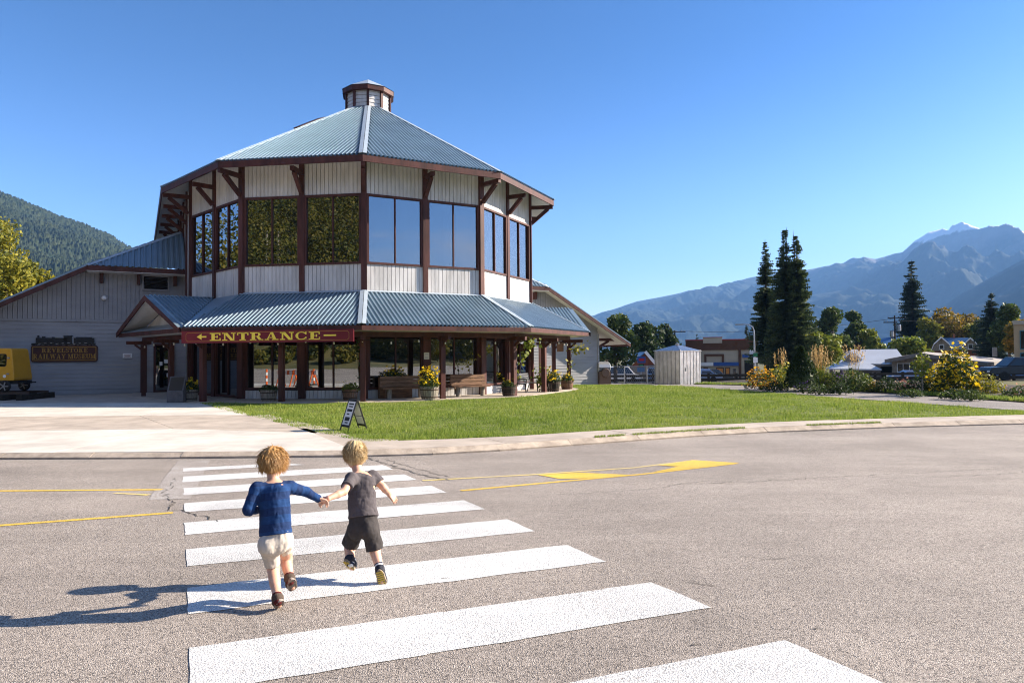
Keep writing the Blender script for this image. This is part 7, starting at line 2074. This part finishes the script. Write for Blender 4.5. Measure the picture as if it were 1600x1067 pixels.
        h0 = he + fu * .034 + fd * .024; t0 = to + fu * .026 - fd * .034
        sh_.ell(h0, (.031, .032, .036), SB, .012); sh_.ell(t0, (.037, .042, .027), SB, .012); sh_.cone(h0 + fd * .01, t0, .031, .030, .02); sh_.cone(h0 + fu * .012, an - up_l * .004, .030, .034, .015)
        sh_.ell(h0.lerp(t0, .55) + fu * .012, (.026, .045, .022), SB, .012)
        sh_.plane(he + fu * .010, -fu); sh_.plane(an + up_l * .012 - fd * .0, up_l)
        sh_.ell(an + up_l * .022, (.027, .027, .026), None, .004, cut=True)
        sh_.wrinkle(.004, 30, (1, 1, 1), 2)
        so = sh_.mesh('shoe', cols['shoe'], root, org)
        b = MB(); pts = []
        for i in range(22):
            a = 2 * math.pi * i / 22; c, q = math.cos(a), math.sin(a); wx = .034 + .005 * c - (.004 if -.3 < c < .3 else 0)
            pts.append((wx * q, L / 2 + (L / 2 + .006) * c))
        lo_ = [he + fs * x + fd * y - fu * .004 for x, y in pts]; hi_ = [he + fs * x * 1.04 + fd * y + fu * .014 for x, y in pts]; n = 22
        b.add([p - org for p in lo_] + [p - org for p in hi_], [tuple(range(n))[::-1], tuple(range(n, 2 * n))] + [(i, (i + 1) % n, n + (i + 1) % n, n + i) for i in range(n)])
        sl = b.build('sole', cols['sole'], so)
        b = MB()
        for i in range(7):
            y = L * (.1 + .13 * i); b.box(he + fd * y - fu * .0055 - org, (.046, .009, .004), M=Matrix((fs, fd, fu)).transposed())
        b.build('tread', cols['tread'], so)
        if cfg.get('strap'):
            b = MB(); c = h0.lerp(t0, .5) + fu * .02 - org; b.box(c + fs * .0, (.072, .016, .012), M=Matrix((fs, fd, fu)).transposed()); b.build('strap', cols['strap'], so)
    # hair: close cap plus many locks
    S = SDF([hd[i] - .16 for i in range(3)], [hd[i] + .16 for i in range(3)], .004)
    S.ell(hd + up * .026 * sc_ - fwd * .012 * sc_, np.array((.080, .092, .088)) * sc_, HB, .01); S.ell(hd - fwd * .03 * sc_ - up * .025 * sc_, np.array((.066, .058, .060)) * sc_, HB, .03)
    S.plane(hd + fwd * .045 * sc_ - up * .0 * sc_, (fwd * .85 - up * .5).normalized()); S.plane(hd - up * cfg['nape'] * sc_, (-up * 1.0 + fwd * .15).normalized())
    X, Y_, Z_ = np.meshgrid(*S.ax, indexing='ij'); b_ = np.abs(S.a) < .03
    P_ = np.stack([X[b_], Y_[b_], Z_[b_]], 1) - np.array(hd); az = np.arctan2(P_ @ HB[:, 0], P_ @ HB[:, 1]); el_ = P_ @ HB[:, 2]
    S.a[b_] += (.006 * (fbm(az * 4.5 + el_ * 10, el_ * 9, 4.0 + cfg['seed'], 3) - .5) * 2).astype(np.float32)
    cap = S.mesh('hair', cols['hair'], root, org)
    n = cfg['nhair']; d = RNG.normal(size=(n * 3, 3)); d /= np.linalg.norm(d, axis=1)[:, None]
    f_, u_ = d @ HB[:, 1], d @ HB[:, 2]
    kp_ = (u_ > -.42 + .2 * (f_ > 0)) & ((f_ < .35) | (u_ > .45)); d = d[kp_][:n]
    cen = np.array(hd + up * .022 * sc_ - fwd * .008 * sc_); Rr = (np.array((.077, .090, .086)) * sc_)
    roots = cen + ((d @ HB) * Rr) @ HB.T
    crown = np.array(up * .9 - fwd * .35)
    tang = d - crown[None] * (d @ crown)[:, None] / (crown @ crown); down = d * (d @ crown)[:, None] - crown
    down /= np.linalg.norm(down, axis=1)[:, None] + 1e-9
    sw = np.cross(d, down) * cfg['swirl']
    dirs = down * .8 + d * cfg['lift'] + sw + RNG.normal(size=d.shape) * cfg['mess']; dirs /= np.linalg.norm(dirs, axis=1)[:, None]
    strands('hair_locks', cols['hair'], cap, org, roots, dirs, cfg['hlen'] * (.6 + .7 * RNG.random(len(d))), cfg['hr'], cfg['grav'], crown)
    return root

M['eye_blue'] = mat('iris_blue', (.05, .12, .2), .3); M['lip'] = mat('lip', (.42, .13, .11), .5)
sk = skin_mat('fair_skin', (.62, .36, .25))
K = at
G1 = Vector((-1.51, 4.46, zr(4.46))); 
# boy in the striped shirt, pushing off with the left foot
handL = K(503, 783, 4.84)
J1 = dict(head=K(427.5, 722, 4.72), neck=K(428, 752, 4.67), chest=K(428, 776, 4.63), pelvis=K(431, 836, 4.58),
  lsh=K(400.5, 764, 4.60), lel=K(388, 797, 4.54), lwr=K(403, 797, 4.70), lhd=Vector((.25, 1, .12)), lhn=Vector((1, -.2, .1)),
  rsh=K(453, 761, 4.70), rel=K(478, 768, 4.78), rwr=K(497, 779, 4.84), rhd=Vector((.75, .25, -.35)), rhn=Vector((.1, -.5, -.8)),
  lhp=K(420, 846, 4.56), lkn=K(427, 888, 4.63), lan=K(433.5, 934, 4.47), lcalf=Vector((0, -1, 0)), lheel=K(437, 939, 4.435), ltoe=Vector((-1.515, 4.515, zr(4.5) + .012)),
  rhp=K(443, 842, 4.62), rkn=K(447, 873, 4.76), ran=K(452.5, 903, 4.66), rcalf=Vector((0, -1, .1)), rheel=K(455, 905.5, 4.615), rtoe=K(458, 921, 4.70))
boy('boy in blue striped shirt and beige shorts running, holding the other boy by the hand', J1,
    dict(skin=sk, shirt=cloth_mat('blue_striped_knit', (.017, .052, .155), ((.015, .034, .10), .098), var=.25), shorts=cloth_mat('beige_cotton', (.56, .50, .43)), sock=cloth_mat('dark_sock', (.10, .02, .02)),
         shoe=mat('brown_shoe_suede', (.085, .06, .045), .85, bump=.2, bscale=120, var=.3, vscale=30), sole=mat('grey_sole', (.25, .21, .18), .8, var=.2, vscale=30), tread=mat('dark_tread', (.10, .08, .07), .9), strap=M['black'],
         hair=hair_mat('sandy_hair', [(.30, .14, .04), (.48, .26, .09), (.62, .38, .15), (.72, .50, .24)])),
    dict(ground=G1, head_up=Vector((.02, .12, 1)), face=Vector((.12, 1, -.1)), chest_fwd=Vector((.12, 1, 0)), hip_fwd=Vector((.1, 1, 0)), hs=.97, shirt_ease=.012, hem=K(431, 835, 4.58), long=True, seed=1, short_len=dict(l=.175, r=.125), leg_w=.046, sock=.03, nape=.092, nhair=2800, hlen=.072, hr=.0024, grav=1.15, swirl=.45, lift=.13, mess=.20, lcurl=1.1, rcurl=.9, rth=-1))
G2 = Vector((-1.0, 5.08, zr(5.08)))
J2 = dict(head=K(554.5, 711, 5.34), neck=K(561, 739, 5.28), chest=K(565, 760, 5.24), pelvis=K(568, 815, 5.16),
  lsh=K(548.5, 747, 5.17), lel=K(537.5, 768, 5.02), lwr=K(513, 778.5, 4.90), lhd=Vector((-.75, -.2, -.35)), lhn=Vector((-.2, .5, -.7)),
  rsh=K(583, 744, 5.32), rel=K(598, 760, 5.30), rwr=K(608, 771.5, 5.33), rhd=Vector((.55, .1, -.6)), rhn=Vector((-.5, .4, -.3)),
  lhp=K(556, 826, 5.18), lkn=K(546.5, 856, 5.24), lan=K(547.5, 876, 5.14), lcalf=Vector((0, -1, .1)), lheel=K(539.5, 876, 5.09), ltoe=K(551, 889.5, 5.16),
  rhp=K(579, 824, 5.16), rkn=K(586, 860, 5.14), ran=K(593, 887, 5.05), rcalf=Vector((0, -1, .2)), rheel=K(592, 891, 5.0), rtoe=K(598.5, 915.5, 5.015))
boy('boy running in grey t shirt and dark cargo shorts on tiptoe, face turned left', J2,
    dict(skin=sk, shirt=cloth_mat('grey_jersey', (.098, .086, .09)), shorts=cloth_mat('charcoal_cotton', (.056, .050, .049), var=.25), sock=cloth_mat('striped_sock', (.70, .70, .68), ((.02, .025, .05), .022)),
         shoe=mat('navy_shoe', (.014, .016, .028), .7, bump=.2, bscale=120), sole=mat('sandy_sole', (.30, .24, .17), .8, var=.4, vscale=40), tread=mat('yellow_tread', (.50, .36, .06), .8), strap=M['white'],
         hair=hair_mat('blond_hair', [(.30, .19, .08), (.48, .33, .15), (.62, .46, .24), (.74, .60, .36)])),
    dict(ground=G2, head_up=Vector((-.06, .12, 1)), face=Vector((-.42, .9, -.12)), chest_fwd=Vector((-.08, 1, 0)), hip_fwd=Vector((0, 1, 0)), hs=1.0, shirt_ease=.014, hem=K(568.5, 808, 5.16), long=False, seed=5, short_len=dict(l=.150, r=.165), leg_w=.064, cargo=True, sock=.055, nape=.082, nhair=2600, hlen=.05, hr=.0022, grav=.6, swirl=.3, lift=.12, mess=.14, lcurl=1.0, rcurl=.45, lth=1, rth=-1, strap=True))
